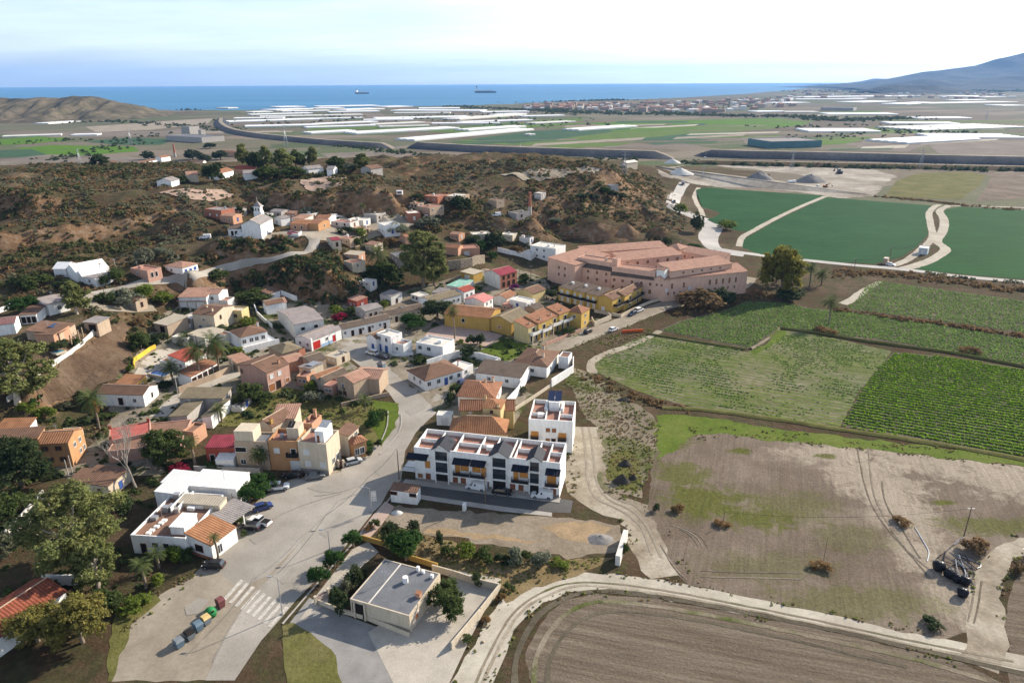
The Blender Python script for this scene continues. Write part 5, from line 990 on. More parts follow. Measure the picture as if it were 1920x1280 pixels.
# --- south-west corner
t = Bld('red_tile_house', 'house with large dark red tile roof and white lime-washed side wall at the picture corner', 'house')
t.block('A',(-330,1170),(-110,1262),(266,838),3.4,WH,('gy', RQ,1.6),over=0.2)
gwall('white yard wall under the tall gum tree', 'A',[(290,850),(400,850),(545,850)],2.2,WH,0.3)
gwall('long pale wall along the shaded lane beside the hedged garden', 'A',[(30,500),(130,400),(220,300),(275,235)],2.0,DW,0.3,top=True)
gwall('grey wall on the far side of the shaded lane', 'A',[(100,500),(190,400),(250,310)],1.8,GY,0.3,top=True)
t = Bld('orange_house', 'orange two-storey house with brown-framed windows behind the dark bushy tree', 'house')
t.block('H',(345,455),(625,441),(722,312),6.2,OR,('gx', RO,1.3),over=0.2); t.win('F',[0.2,0.65],4.9,1.3,1.0,'B').win('F',[0.3,0.72],2.0,1.3,1.1,'B').win('R',[0.35,0.7],4.4,0.9,1.1,'w').win('R',[0.6,0.85],1.8,0.8,1.1,'w')
t.block('H',(560,330),(722,322),(856,292),5.6,CR,('flat', TF),par=1.0); t.win('R',[0.4,0.8],2.2,0.9,1.2,'w').win('R',[0.3,0.75],4.2,1.2,1.2,'x')
t = Bld('shingle_house', 'low house with dull rust roof hidden behind the dark bushy tree', 'house')
t.block('H',(-80,432),(342,402),(400,330),4.4,OR,('sb', RB,1.0))
t = Bld('striped_tile_house', 'house with striped orange-brown tile roof and white gable below the bank', 'house')
t.block('H',(-40,325),(250,316),(318,247),4.4,WH,('sb', RO,1.0),over=0.25); t.win('R',[0.5],2.6,0.9,0.9,'w')
t = Bld('red_flat_house', 'sprawling low house with red-painted flat roof behind the bare tree', 'house')
t.block('J',(5,882),(735,806),(955,552),3.3,PK,('flat', TB),par=0.15); b = t.b
t.block('J',(20,778),(440,695),(607,542),3.9,PK,('flat', TR),par=0.15); t.chim((0.05,0.05,0.8),(0.02,0.95,0.8),(0.95,0.95,0.8),m=RW)
t.block('J',(862,690),(985,600),(0,0),3.8,SA,('flat', TB),D=3.0,par=0.5)
t.block('J',(985,850),(1275,845),(1282,735),4.2,RW,('sb', RM,0.4),over=0.15); t.win('F',[0.2],1.4,1.1,2.0,'x', 'door')
t = Bld('veranda_roof', 'white sloping veranda canopy with a single dark vent beside the grey-beige house', 'canopy')
t.block('J',(1085,975),(1265,972),(1268,852),2.6,WH,('sb', RW_,0.5),over=0.05); t.box('vent', t.b['W'] * 0.55,t.b['W'] * 0.75,t.b['D'] * 0.45,t.b['D'] * 0.6,2.9,3.1,GALV)
t = Bld('open_barn', 'roofless farmyard with mossy sheet lean-tos and white outer wall full of junk', 'barn')
t.block('J',(726,354),(1160,354),(1216,266),3.6,GY,('sb', RF,0.5)); t.block('J',(630,522),(800,526),(906,372),3.4,GY,('sl', RF, -0.4)); t.block('J',(950,542),(1045,546),(1160,372),3.2,WH,('sr', RF,0.5))
for fx, fy in ((1.3,0.3),(1.6,0.5),(1.4,0.7),(1.7,0.2),(1.2,0.55),(-1.0,0.4),(-0.7,0.2),(-1.2,0.65)): t.box('crate', t.b['W'] * -fx * 0.4 - 1.2,t.b['W'] * -fx * 0.4,t.b['D'] * abs(fy),t.b['D'] * abs(fy) + 1.0,-0.3,0.9,GALV if fx > 0 else WH)
t = Bld('gable_cottage', 'cottage with rust roof and bright white gable end beyond the red flat roof', 'cottage')
t.block('I',(885,978),(1320,990),(1432,892),3.4,WH,('gx', RB,1.2),over=0.1); t.win('F',[0.5],1.4,1.2,2.0,'k').win('F',[0.8],1.8,0.9,1.0,'w').win('R',[0.55],1.8,0.8,1.6,'x')
t = Bld('pool_annexe', 'small yellow annexe with orange tile roof next to the swimming-pool terrace', 'annexe')
t.block('I',(1062,882),(1245,892),(1302,822),3.2,OC,('sb', RO,0.7),over=0.2); t.win('R',[0.5],1.4,1.6,2.0,'x', 'door')
# --- houses round the pool and lane
t = Bld('pool_house', 'red-roofed white house with long brown arcaded wing beside the pool and palms', 'house')
t.block('L',(512,702),(674,738),(790,630),3.5,WH,('sl', RR,1.0),over=0.15); t.win('F',[0.3,0.7],1.8,0.9,1.1,'w')
t.block('L',(602,870),(736,890),(1012,752),3.0,WH,('sl', RT_,0.9),over=0.15); t.win('R',[0.1,0.3,0.5,0.7,0.9],1.3,1.6,2.2,'k', 'arch')
t.block('L',(420,722),(512,735),(512,700),2.2,WH,('flat', TF),D=3,par=0.1)
t = Bld('swimming_pool', 'small blue swimming pool with raised cream edge on a grey terrace', 'pool')
t.block('L',(300,852),(462,885),(560,845),0.9,CR,('flat', CYAN),par=0.2,base=0.3)
gwall('yellow striped wall along the foot of the brown bank', 'L',[(172,800),(170,740),(240,690),(330,625),(385,600)],1.3,mat('yellow_wall',(0.62,0.40,0.05),0.8,0.15),0.3)
gwall('tan garden wall with dark recesses along the lane below the palms', 'L',[(620,1050),(745,1000),(980,910),(1220,800)],1.9,TN,0.3)
t = Bld('pink_house', 'dusty pink two-storey house with brown gabled roof and brick garage doors', 'house')
t.block('L',(1216,772),(1490,850),(1742,762),6.2,PK,('gy', RB,1.5),over=0.2); t.win('F',[0.08],4.6,0.9,1.2,'B').win('R',[0.2,0.55],4.6,1.2,1.2,'v').win('R',[0.15],1.3,2.2,2.3,'s', 'garage_door').win('R',[0.45],1.3,1.6,2.4,'k').win('R',[0.85],1.4,1.4,1.4,'s').chim((0.85,0.75,1.6),m=SA)
t = Bld('row_house_roofs', 'cluster of low brown-roofed houses with glass skylights below the white red-door house', 'house')
t.block('M',(345,870),(470,935),(640,880),3.4,TN,('gy', RD,1.0),over=0.2); t.block('M',(350,975),(480,1010),(620,950),3.4,CR,('sr', RG,0.6)); t.panels(t.b['W'] * 0.4,t.b['W'] * 0.95,t.b['D'] * 0.2,t.b['D'] * 0.8,4.2,0.1,2,GALV, 'skylight')
t.block('M',(480,1075),(560,1110),(740,985),3.4,CR,('gy', RT_,1.0)); t.block('M',(560,1110),(640,1135),(800,1010),3.2,CR,('gy', RD,1.0))
t = Bld('gabled_cream_house', 'cream-pink house with weathered tile gables and small porch by the weedy green plot', 'house')
t.block('K',(1232,150),(1400,205),(1480,100),5.4,TN,('gy', RP,1.3),over=0.2); t.win('F',[0.35],3.6,0.9,1.1,'w').win('F',[0.5],1.3,1.0,2.1,'s', 'door')
t.block('K',(1390,150),(1655,165),(1668,130),4.8,TN,('gx', RP,1.2),over=0.25,D=8); t.win('F',[0.35],3.2,1.2,1.3,'k', 'window')
gwall('tan terrace wall holding up the cream-pink gabled house', 'K',[(1280,440),(1450,400),(1660,350),(1760,330)],1.2,TN,0.3)
t = Bld('mossy_shed', 'low mossy pyramid-roofed shed behind the dusty pink house', 'shed')
t.block('M',(20,760),(170,830),(300,730),3.0,TN,('hip', RF,1.2))
t = Bld('small_tile_house', 'small house with tan tile roof squeezed beside the mossy shed', 'house')
t.block('M',(140,870),(240,930),(330,840),3.2,SA,('gy', RP,0.8)); t.block('M',(200,760),(350,800),(370,760),2.6,BK,('flat', TF),par=0.4)
t = Bld('terrace_house', 'white house with brown hipped roof and balustraded terrace above the lane', 'house')
t.block('L',(1230,494),(1498,430),(1375,368),3.4,WH,('hip', RB,1.4),over=0.25,lift=1.2); t.win('F',[0.12,0.38,0.58,0.82],1.7,1.2,1.3,'w').chim((0.95,0.7,1.7),m=WH)
t.b['fr']; t.box('terrace_base', -0.5,t.b['W'] + 2.5,-3.0,t.b['D'],-3.5,-0.02,WH); t.box('terrace_parapet', -0.5,t.b['W'] + 2.5,-3.0,-2.8,-0.015,0.9,WH)
t = Bld('cream_house', 'tall cream house with rust roofs stepping down to a yellow flat-roofed wing', 'house')
t.block('L',(748,258),(962,275),(1075,168),6.0,CR,('gx', RB,1.3),over=0.15); t.win('F',[0.5],4.2,0.7,1.0,'w').win('F',[0.3],1.6,1.0,1.1,'w').win('R',[0.3],4.4,0.8,1.4,'k', 'window').chim((0.3,0.4,1.7),(0.75,0.2,1.6),m=CR)
t.block('L',(1078,218),(1238,226),(1254,182),4.4,PL,('flat', CR),par=0.4); t.win('F',[0.15,0.6],2.4,1.1,1.1,'B')
t = Bld('beige_lean_to', 'beige lean-to house with wide pale sheet roof in front of the cream house', 'house')
t.block('L',(366,350),(496,374),(614,284),3.0,TN,('sb', RE,0.6)); t.win('F',[0.6],1.3,2.0,2.0,'k')
t.block('L',(620,290),(742,310),(748,255),3.2,GY,('flat', FW),D=6,par=0.3)
gwall('white yard wall below the beige lean-to', 'L',[(515,445),(640,415),(755,395)],1.6,WH,0.25)
t = Bld('carport', 'grey-beige sheet-roofed carport houses behind the palms', 'house')
t.block('L',(702,472),(872,498),(962,402),3.0,DW,('sl', RE,0.4)); t.block('L',(540,485),(700,498),(760,462),2.6,DW,('flat', FW),par=0.3); t.block('L',(985,450),(1070,470),(1195,455),2.8,DW,('flat', TF),par=0.4)
t = Bld('tile_canopy', 'dusty tile canopy between the palms and the dusty pink house', 'canopy')
t.block('L',(1105,695),(1200,752),(1325,708),2.8,TN,('sl', RP,0.4))
t = Bld('hillside_villa', 'white hillside house with rust roofs and a wide brick-coloured canopy', 'house')
t.block('L',(610,92),(886,90),(900,22),4.2,WH,('sb', RP,0.9)); t.block('L',(896,55),(1010,58),(1015,5),4.4,WH,('gx', RP,0.9)); t.win('F',[0.4],2.6,0.9,1.1,'w'); t.block('L',(596,134),(878,134),(888,95),2.6,TN,('sb', RP,0.4),walls=False)
for x in (0.03,0.35,0.65,0.97): t.box('post', t.b['W'] * x - 0.1,t.b['W'] * x + 0.1,0.1,0.3,-1.0,2.6,TN)
t.block('L',(1010,120),(1100,125),(1180,90),2.8,DW,('flat', TF),par=0.4)
t = Bld('white_stair_house', 'white house with dark red roof and stepped white walls above the warehouse', 'house')
t.block('L',(1455,150),(1490,170),(1600,105),3.6,WH,('gy', RB,1.0)); t.block('L',(1490,172),(1690,140),(1640,100),3.4,WH,('gx', RP,1.0)); t.win('F',[0.25],1.2,0.9,2.0,'k').win('F',[0.75],1.8,1.0,1.0,'w'); t.block('L',(1515,60),(1625,25),(1640,0),3.4,WH,('sb', RB,0.7),D=5)
gwall('white wall zigzagging up behind the white stair house', 'L',[(1640,70),(1730,105),(1800,130)],2.0,WH,0.3)
gwall('white ramp wall dropping towards the warehouse', 'L',[(1370,190),(1400,270),(1470,340),(1550,400)],1.6,WH,0.3)
# --- plateau houses at the west edge
t = Bld('plateau_house', 'white plateau house under a pale grey solar roof beside the tall gum tree', 'house')
t.block('I',(285,108),(436,153),(592,95),3.4,WH,('gy', RL,0.9)); t.win('R',[0.5],1.6,1.0,1.2,'w')
t = Bld('plateau_house', 'purple-brown roofed plateau house with white pillared porch', 'house')
t.block('I',(-60,345),(128,322),(162,255),3.4,WH,('gx', mat('plum_tile',(0.19,0.10,0.095),0.85,0.2),0.9)); t.block('I',(180,250),(330,240),(440,160),3.0,WH,('sb', RB,0.5)); t.win('F',[0.2,0.5,0.8],1.3,1.4,2.0,'x', 'arch')
t = Bld('plateau_house', 'tan plateau house with broad brown roofs and pergola above the hedge', 'house')
t.block('I',(320,428),(490,432),(536,356),3.2,SA,('sb', RB,0.6)); t.block('I',(545,420),(690,330),(600,280),3.4,TN,('sb', RB,1.2),D=9); t.panels(t.b['W'] * 0.35,t.b['W'] * 0.75,t.b['D'] * 0.25,t.b['D'] * 0.5,4.0,0.5,2,GLB)
for x in (0.1,0.35,0.6,0.85): t.box('pergola_post', t.b['W'] * x, t.b['W'] * x + 0.2,-2.4,-2.2,-0.5,2.6,TN)
t = Bld('grey_annexe', 'small tan annexe with flat pale grey roof at the top of the brown bank', 'annexe')
t.block('I',(772,322),(895,326),(986,272),2.8,TN,('sl', RG,0.3)); t.win('F',[0.6],1.3,2.2,2.0,'k')
gwall('pale retaining wall along the top of the brown bank', 'I',[(60,1010),(160,920),(300,800),(400,730),(520,650),(650,570),(760,480),(900,370)],1.3,DW,0.3,top=True)
gwall('white wall at the edge of the plateau near the round pine', 'I',[(-40,195),(60,160),(115,125)],1.6,WH,0.3,top=True)
t = Bld('swimming_pool', 'half-hidden turquoise pool beside the clipped hedge', 'pool')
t.block('I',(420,580),(520,605),(600,570),0.4,CR,('flat', CYL),par=0.1,base=0.2)
# --- hillside: white cave house, pink house, church
t = Bld('cave_house', 'dazzling white rambling house with tent-like roofs on the scrubby hillside', 'house')
t.block('Q',(478,690),(590,690),(600,640),3.2,WH,('gx', WH,1.6),D=7,ridge=False); t.block('Q',(590,700),(690,735),(860,640),3.0,WH,('gy', WH,2.6),ridge=False, over=0.05); t.block('Q',(690,740),(735,760),(885,690),2.6,WH,('gy', WH,1.6),ridge=False, over=0.05); t.chim((0.5,0.9,3.0),m=WH)
t.block('Q',(737,757),(850,774),(978,697),3.0,WH,('sl', RG, -0.5)); t.win('F',[0.55],1.6,0.9,1.0,'w')
t = Bld('pink_cottage', 'dusty pink flat cottage in shade beside the white hipped cottage', 'cottage')
t.block('Q',(1172,682),(1322,708),(1486,682),3.4,PK,('flat', TF),par=0.4); t.win('F',[0.4],1.8,0.9,1.0,'w').win('R',[0.3,0.6],1.4,1.0,1.8,'x')
t = Bld('hip_cottage', 'white cottage with dusty red hipped roof above the hillside road', 'cottage')
t.block('Q',(1482,662),(1640,682),(1796,645),3.3,WH,('hip', RP,0.9)); t.win('F',[0.35],1.8,0.9,1.0,'w').win('R',[0.2,0.8],1.8,0.9,1.0,'b', 'window').win('R',[0.5],1.1,0.9,2.0,'b')
ch = Bld('church', 'white gabled village church with grey roof and slender belfry tower', 'church')
ch.block('R',(442,294),(614,294),(590,220),6.6,WH,('gy', RG,2.0),D=15,over=0.25)
cw, cd = ch.b['W'],ch.b['D']; fr = ch.b['fr']
ch.box('bell_tower', cw * 0.02,cw * 0.42,cd + 0.01,cd + cw * 0.40,-2,9.6,WH); ch.box('belfry', cw * 0.05,cw * 0.39,cd + 0.15,cd + cw * 0.36,9.61,11.6,WH)
for x in (0.12,0.26): ch.box('belfry_arch', cw * x, cw * x + 0.5,cd + 0.1,cd + 0.145,9.9,11.1,DARK)
ch.box('cornice',0,cw * 0.44,cd - 0.12,cd + cw * 0.42,11.61,11.85,WH)
p = [fr(cw * 0.01,cd - 0.08,11.86),fr(cw * 0.43,cd - 0.08,11.86),fr(cw * 0.43,cd + cw * 0.41,11.86),fr(cw * 0.01,cd + cw * 0.41,11.86)]; ap = fr(cw * 0.22,cd + cw * 0.17,14.2); mb = MB()
for i in range(4): mb.poly([p[i],p[(i + 1) % 4],ap])
mb.poly(p[::-1]); ch.part('spire', mb, RG); ch.part('finial', MB().tube([ap,(ap[0],ap[1],ap[2] + 2.0)],[0.2,0.05],6),GY)
ch.block('R',(322,335),(440,332),(440,310),3.2,WH,('sb', RD,0.7),D=6); ch.win('F',[0.3,0.6],1.3,0.9,1.9,'k')
gwall('white block parapet on the bend of the road below the church', 'R',[(880,395),(960,400),(985,375)],1.2,WH,0.4)
# --- hilltop hamlet houses
def small(zone, A, B, C, h, wm, roof, label, name='hamlet_house', D=None, win=None, cat='house', z=None):
    t = Bld(name, label, cat, None); t.block(zone, A, B, C, h, wm, roof, D=D, over=0.12,ridge=False, par=0.3)
    if win: t.win(*win)
    else: t.win('F',[0.3,0.72],1.5,0.8,0.9,CL.choice('wwxkv'),'window').win('R',[0.5],1.2,0.9,1.7,CL.choice('dkbv'),'door')
    return t
small('R',(735,232),(800,245),(850,225),3.2,WH,('gy', RG,0.9),'white gabled cottage behind the round green tree at the church', win=('F',[0.4],1.5,0.9,1.0,'w'))
small('R',(880,285),(1030,292),(1050,250),3.0,SA,('gx', RO,0.8),'orange-roofed hamlet house nearest the road bend', win=('F',[0.3,0.7],1.5,0.9,1.2,'x'))
small('R',(1030,285),(1135,290),(1120,245),3.2,OR,('gx', RT_,0.8),'bright orange-walled hamlet house with red tiles', win=('R',[0.5],1.5,0.9,1.2,'x'))
small('R',(1110,238),(1228,240),(1225,205),3.2,WH,('gx', RT_,0.9),'white hamlet house with rust ridge behind the orange houses', win=('F',[0.5],1.5,0.9,1.0,'w'))
small('R',(895,240),(1010,245),(1060,215),2.8,DW,('sb', RP,0.5),'flat dusty-roofed hamlet house in the middle of the hilltop')
small('R',(110,150),(260,165),(265,110),4.0,BK,('flat', RG),'dark brick flat-roofed house under the clay bank', D=8)
small('R',(250,215),(365,220),(370,180),3.2,SA,('gx', RP,0.6),'pinkish house with pale roof left of the church tower', D=7)
small('R',(1210,415),(1265,440),(1305,415),3.0,CR,('gy', RM,0.7),'cream house with magenta roof below the hamlet')
small('R',(1250,262),(1420,278),(1430,250),2.6,DW,('flat', TF),'long low pale house with cluttered red roof terrace in the hamlet', D=7)
small('R',(1545,195),(1660,205),(1780,185),3.6,GY,('flat', FW),'grey block house at the foot of the dark clay cliff', win=('R',[0.3,0.7],1.9,0.9,1.0,'k', 'window'))
small('R',(1400,245),(1540,255),(1620,235),2.8,DW,('flat', FW),'low off-white terrace house beside the tall lone palm')
small('R',(1670,275),(1730,300),(1785,250),4.6,WH,('flat', FW),'narrow white two-storey house with outside steps')
small('R',(1310,410),(1420,425),(1450,395),2.8,TN,('flat', TF),'tan flat house tucked behind the magenta-roofed house', D=6)
small('R',(1365,618),(1440,640),(1560,615),3.0,CR,('flat', TF),'pale pink and white house beside the big date palm', win=('R',[0.4],1.5,0.9,1.0,'w'))
small('R',(1365,560),(1500,570),(1560,545),2.8,SA,('sb', RE,0.4),'salmon house with white dome tank above the date palm')
small('R',(1780,545),(1860,590),(1920,545),3.4,GY,('flat', FG),'grey flat-roofed block between the palm and the giant gum tree')
small('R',(1400,960),(1480,985),(1555,950),3.2,RW,('sb', RP,0.5),'red-walled shed below the corrugated blue sheets')
small('R',(1465,1040),(1560,1075),(1690,1025),3.2,GY,('gy', RG,0.8),'grey stone house with pale roof behind the terraced row', win=('R',[0.3,0.6],1.5,0.8,1.0,'k', 'window'))
small('R',(1690,920),(1790,945),(1800,895),3.4,DW,('sb', RG,0.6),'shaded pale lean-to at the end of the gully', D=6)
small('S',(470,360),(500,385),(580,350),3.8,BK,('flat', FW),'narrow red brick house on the hillside track')
small('S',(590,320),(700,335),(828,310),3.8,TN,('flat', TF),'tan two-windowed house on the hillside', win=('R',[0.2,0.8],2.4,0.9,1.0,'x'))
small('S',(645,225),(770,235),(830,205),3.2,BK,('flat', TF),'rough brick house with red roof clutter above the tan house')
small('S',(835,225),(960,235),(1000,205),3.0,TN,('flat', FW),'pale low house behind the dark hillside trees')
small('S',(1225,258),(1300,270),(1368,258),3.0,TN,('flat', TB),'small tan house with one white window under the ridge', win=('R',[0.5],1.6,0.8,0.9,'x'))
small('S',(1085,575),(1250,565),(1330,545),3.2,CR,('flat', FW),'long cream house half hidden behind dark garden trees', D=7)
small('S',(1330,570),(1445,580),(1445,565),3.0,CR,('flat', FW),'cream flat wing beside the dark garden trees', D=6)
small('S',(1505,598),(1600,608),(1650,595),2.8,DW,('flat', GLB),'low pale house with dark glazed roof above the cubic white house')
small('S',(430,585),(480,600),(525,565),3.4,SA,('gy', RT_,0.8),'orange-red house peeping out beside the giant gum tree')
small('S',(1405,370),(1480,385),(1590,365),3.2,GY,('flat', M_DIRT),'roofless grey ruin beside the brick chimney', name='ruin', cat='ruin', win=('R',[0.4],1.5,1.0,1.4,'k', 'window'))
small('R',(560,205),(640,212),(650,180),2.8,DW,('flat', FW),'pale flat house between church tower and round bright tree', D=7)
small('R',(700,175),(800,182),(830,150),2.8,GY,('gx', RG,0.7),'grey-roofed house under the clay cliff behind the church', D=7)
small('R',(850,190),(930,196),(950,170),2.8,SA,('gx', RP,0.7),'salmon house at the foot of the clay cliff', D=6)
small('R',(960,190),(1060,200),(1080,170),2.8,DW,('flat', FW),'off-white flat house below the clay cliff', D=6)
small('R',(330,160),(420,165),(425,140),3.0,GY,('gx', RG,0.8),'grey shed left of the dark cypress', D=6)
small('R',(1440,320),(1540,332),(1560,305),2.8,TN,('flat', TF),'tan terrace house above the yellowish orchard', D=6)
small('R',(1560,470),(1640,480),(1660,455),3.0,CR,('gx', RP,0.7),'cream cottage above the big date palm', D=6)
small('R',(1500,800),(1600,812),(1610,790),2.4,DW,('flat', FW),'low white yard store at the foot of the date palm', D=5)
small('S',(100,400),(200,408),(210,385),2.8,GY,('flat', FW),'grey store beside the hamlet lorry', D=6)
small('S',(520,290),(590,298),(600,275),2.8,TN,('flat', TF),'tan lean-to above the narrow brick house', D=5)
small('S',(880,570),(960,578),(970,555),2.8,SA,('gx', RP,0.7),'pink cottage behind the dark green trees', D=6)
small('S',(1640,200),(1700,205),(1705,190),3.0,GY,('flat', FW),'small grey hut on the ridge right of the chimney', D=6)
small('O',(150,560),(230,585),(300,560),2.6,DW,('flat', FW),'white yard store left of the upper terrace', D=5)
small('O',(350,545),(450,560),(470,535),2.8,GY,('sb', RG,0.5),'grey lean-to behind the upper terrace', D=6)
small('O',(1230,690),(1330,712),(1370,690),3.2,TN,('gy', RD,0.8),'dark-roofed back house behind the stepped red roofs', D=6)
small('O',(1020,655),(1100,668),(1120,645),2.8,PK,('flat', TF),'pink outhouse behind the mossy grey roof', D=5)
small('L',(90,130),(180,140),(190,115),2.8,TN,('gx', RB,0.7),'brown-roofed hut beside the hairpin thicket', D=5)
small('M',(640,850),(760,880),(800,850),2.6,CR,('flat', M_PAVE),'low cream terrace house beside the road verge', D=6)
small('K',(1100,220),(1190,235),(1230,190),3.0,PK,('flat', TF),'low pink annexe beside the cream-pink gabled house', D=5)
small('K',(830,130),(930,140),(945,95),3.0,SA,('flat', TF),'salmon terrace behind the little green walled garden', D=5)
small('J',(1240,450),(1350,455),(1370,400),1.2,DW,('flat', STONEP),'low walled yard with white sacks beside the farmyard', D=6)
small('H',(620,800),(860,815),(1010,840),2.8,CR,('sb', RB,0.4),'rusty tiled shed roof in front of the brick-paved yard', D=5)
small('A',(480,190),(700,215),(720,205),2.8,CR,('sb', RB,0.4),'brown tiled garage roof half under the spreading gum', D=7)
gwall('rough rubble-stone retaining wall below the salmon house', 'O',[(505,330),(620,320),(730,300),(850,270)],4.0,mat('rubble_stone',(0.26,0.215,0.16),0.95,0.45,1.6,0.8,2.2,fine=0.3),0.6,name='stone_wall')
t = Bld('green_canopy', 'turquoise and green patchwork canopy over a yard beside the small yellow house', 'canopy')
t.block('O',(490,480),(610,500),(655,425),2.4,DW,('sb', mat('green_sheet',(0.08,0.34,0.22),0.6,0.4,0.8,col2=(0.42,0.55,0.50)),0.3),over=0.05)
def chimney_stack(zone, base, top, w, label):
    g = G(zone, base); r = empty('brick_chimney', g, label, 'chimney'); d = ray(px(zone, top)); hh = H + g[1] / d[1] * d[2] - g[2]
    MB().tube([(0,0,-1),(0,0,hh * 0.32)],[w * 0.75,w * 0.62],8).build('shaft_base', GY, r); MB().tube([(0,0,hh * 0.321),(0,0,hh * 0.94)],[w * 0.58,w * 0.42],8).build('shaft', BK, r); MB().tube([(0,0,hh * 0.941),(0,0,hh)],[w * 0.52,w * 0.5],8).build('cap', BK, r)
chimney_stack('S',(1600,385),(1603,195),1.6,'tall brick chimney with pale base standing on the scrub hillside')
chimney_stack('T',(1262,900),(1256,808),2.4,'leaning old brick chimney beyond the far hamlet')
# ------------------------------------------------------------------ vegetation
def leafm(name, c, var=0.45,sc=0.9):
    m, t, bs, P = newmat(name,0.8,0.08); c = np.array(c) * 1.15
    col = ramp(t, nse(t, P, sc,4,0.7),[(0.3,tuple(c * (1 - var))),(0.52,tuple(c)),(0.72,tuple(c * (1 + var)))])
    col = mixc(t,1.0,col, ramp(t, nse(t, P,0.18,3,0.5),[(0.35,(0.82,0.86,0.8)),(0.65,(1.18,1.12,1.1))]),'MULTIPLY')
    t.links.new(col, bs.inputs['Base Color'])
    tr = t.nodes.new('ShaderNodeBsdfTranslucent'); t.links.new(col, tr.inputs[0]); mx = t.nodes.new('ShaderNodeMixShader'); mx.inputs[0].default_value = 0.42
    t.links.new(bs.outputs[0],mx.inputs[1]); t.links.new(tr.outputs[0],mx.inputs[2]); t.links.new(mx.outputs[0],t.nodes['Material Output'].inputs['Surface']); return m
LF_GUM = leafm('gum_leaves',(0.165,0.18,0.065)); LF_GUMY = leafm('yellow_gum_leaves',(0.16,0.15,0.03)); LF_DARK = leafm('dark_leaves',(0.047,0.066,0.028)); LF_ROUND = leafm('glossy_leaves',(0.04,0.085,0.022)); LF_BUSH = leafm('bush_leaves',(0.07,0.095,0.03)); LF_OLIVE = leafm('silver_leaves',(0.15,0.165,0.115),0.3); LF_DRY = leafm('dry_leaves',(0.20,0.125,0.055),0.4); LF_BROWN = leafm('brown_scrub',(0.165,0.11,0.055),0.4); LF_PALM = leafm('palm_fronds',(0.085,0.11,0.04),0.35); LF_RED = leafm('bougainvillea',(0.22,0.02,0.05),0.4); LF_PURP = leafm('purple_bougainvillea',(0.17,0.02,0.16),0.4); LF_LIME = leafm('lime_leaves',(0.13,0.17,0.03)); LF_PINE = leafm('pine_needles',(0.17,0.155,0.045)); LF_CROP = leafm('crop_leaves',(0.165,0.275,0.028),0.3,1.5); LF_CROP2 = leafm('broad_crop_leaves',(0.155,0.24,0.065),0.4,1.5); LF_GREYG = leafm('grey_green_scrub',(0.115,0.12,0.075),0.35); LF_GRASS = leafm('tuft_grass',(0.17,0.18,0.055),0.4,1.2); LF_SCRUB = leafm('olive_scrub',(0.07,0.078,0.032),0.45); LF_DRYG = leafm('dry_tufts',(0.21,0.165,0.09),0.35,1.2); LF_FRUIT = mat('date_fruit',(0.45,0.20,0.03),0.8,0.3,3)
BARK = mat('bark',(0.20,0.155,0.115),0.95,0.3,2.0,0.5,4); BARKP = mat('pale_bark',(0.42,0.36,0.29),0.95,0.25,1.5,0.4,4); BARKG = mat('grey_bark',(0.27,0.235,0.20),0.95,0.2,1.5); BARKD = mat('dark_bark',(0.12,0.09,0.065),0.95,0.3,2.0)
def leaves(blobs, n, size, seed, up=0.35,droop=0.0,shell=0.42):
    """n leaf-sized faces spread through the crown's volume"""
    r = np.random.default_rng(seed); B = np.array(blobs, float); vol = (B[:, 3] * B[:, 4] * B[:, 5]) ** (2 / 3); k = r.choice(len(B),n, p=vol / vol.sum())
    d = r.normal(size=(n,3)); d /= np.linalg.norm(d, axis=1)[:, None]; rad = shell + (1 - shell) * r.random(n) ** 0.6; rad = np.where(r.random(n) < 0.22,rad * r.uniform(1.0,1.4,n),rad)
    # twig clumps: pull the leaves towards random twig ends so that gaps open between them
    nt_ = max(6,min(26,n // 14)); tw = r.normal(size=(len(B),nt_,3)); tw /= np.linalg.norm(tw, axis=-1)[..., None]
    ti = r.integers(0,nt_, n); d = d * 0.26 + tw[k, ti]; d /= np.linalg.norm(d, axis=1)[:, None]
    c = B[k, :3] + d * B[k,3:] * rad[:, None]; c[:, 2] -= droop * r.random(n)
    nm = d * 0.7 + r.normal(size=(n,3)) * 0.6 + np.array([0,0,up]); nm /= np.linalg.norm(nm, axis=1)[:, None]
    a = np.cross(nm, r.normal(size=(n,3))); a /= np.linalg.norm(a, axis=1)[:, None]; b = np.cross(nm, a)
    s = size * (0.6 + 0.8 * r.random(n)); a = a * s[:, None]; b = b * (s * 0.62)[:, None]
    v = np.stack([c - a, c - b * 0.9,c + a, c + b * 0.9],1).reshape(-1,3)
    q = np.arange(4 * n).reshape(n,4); return v, q
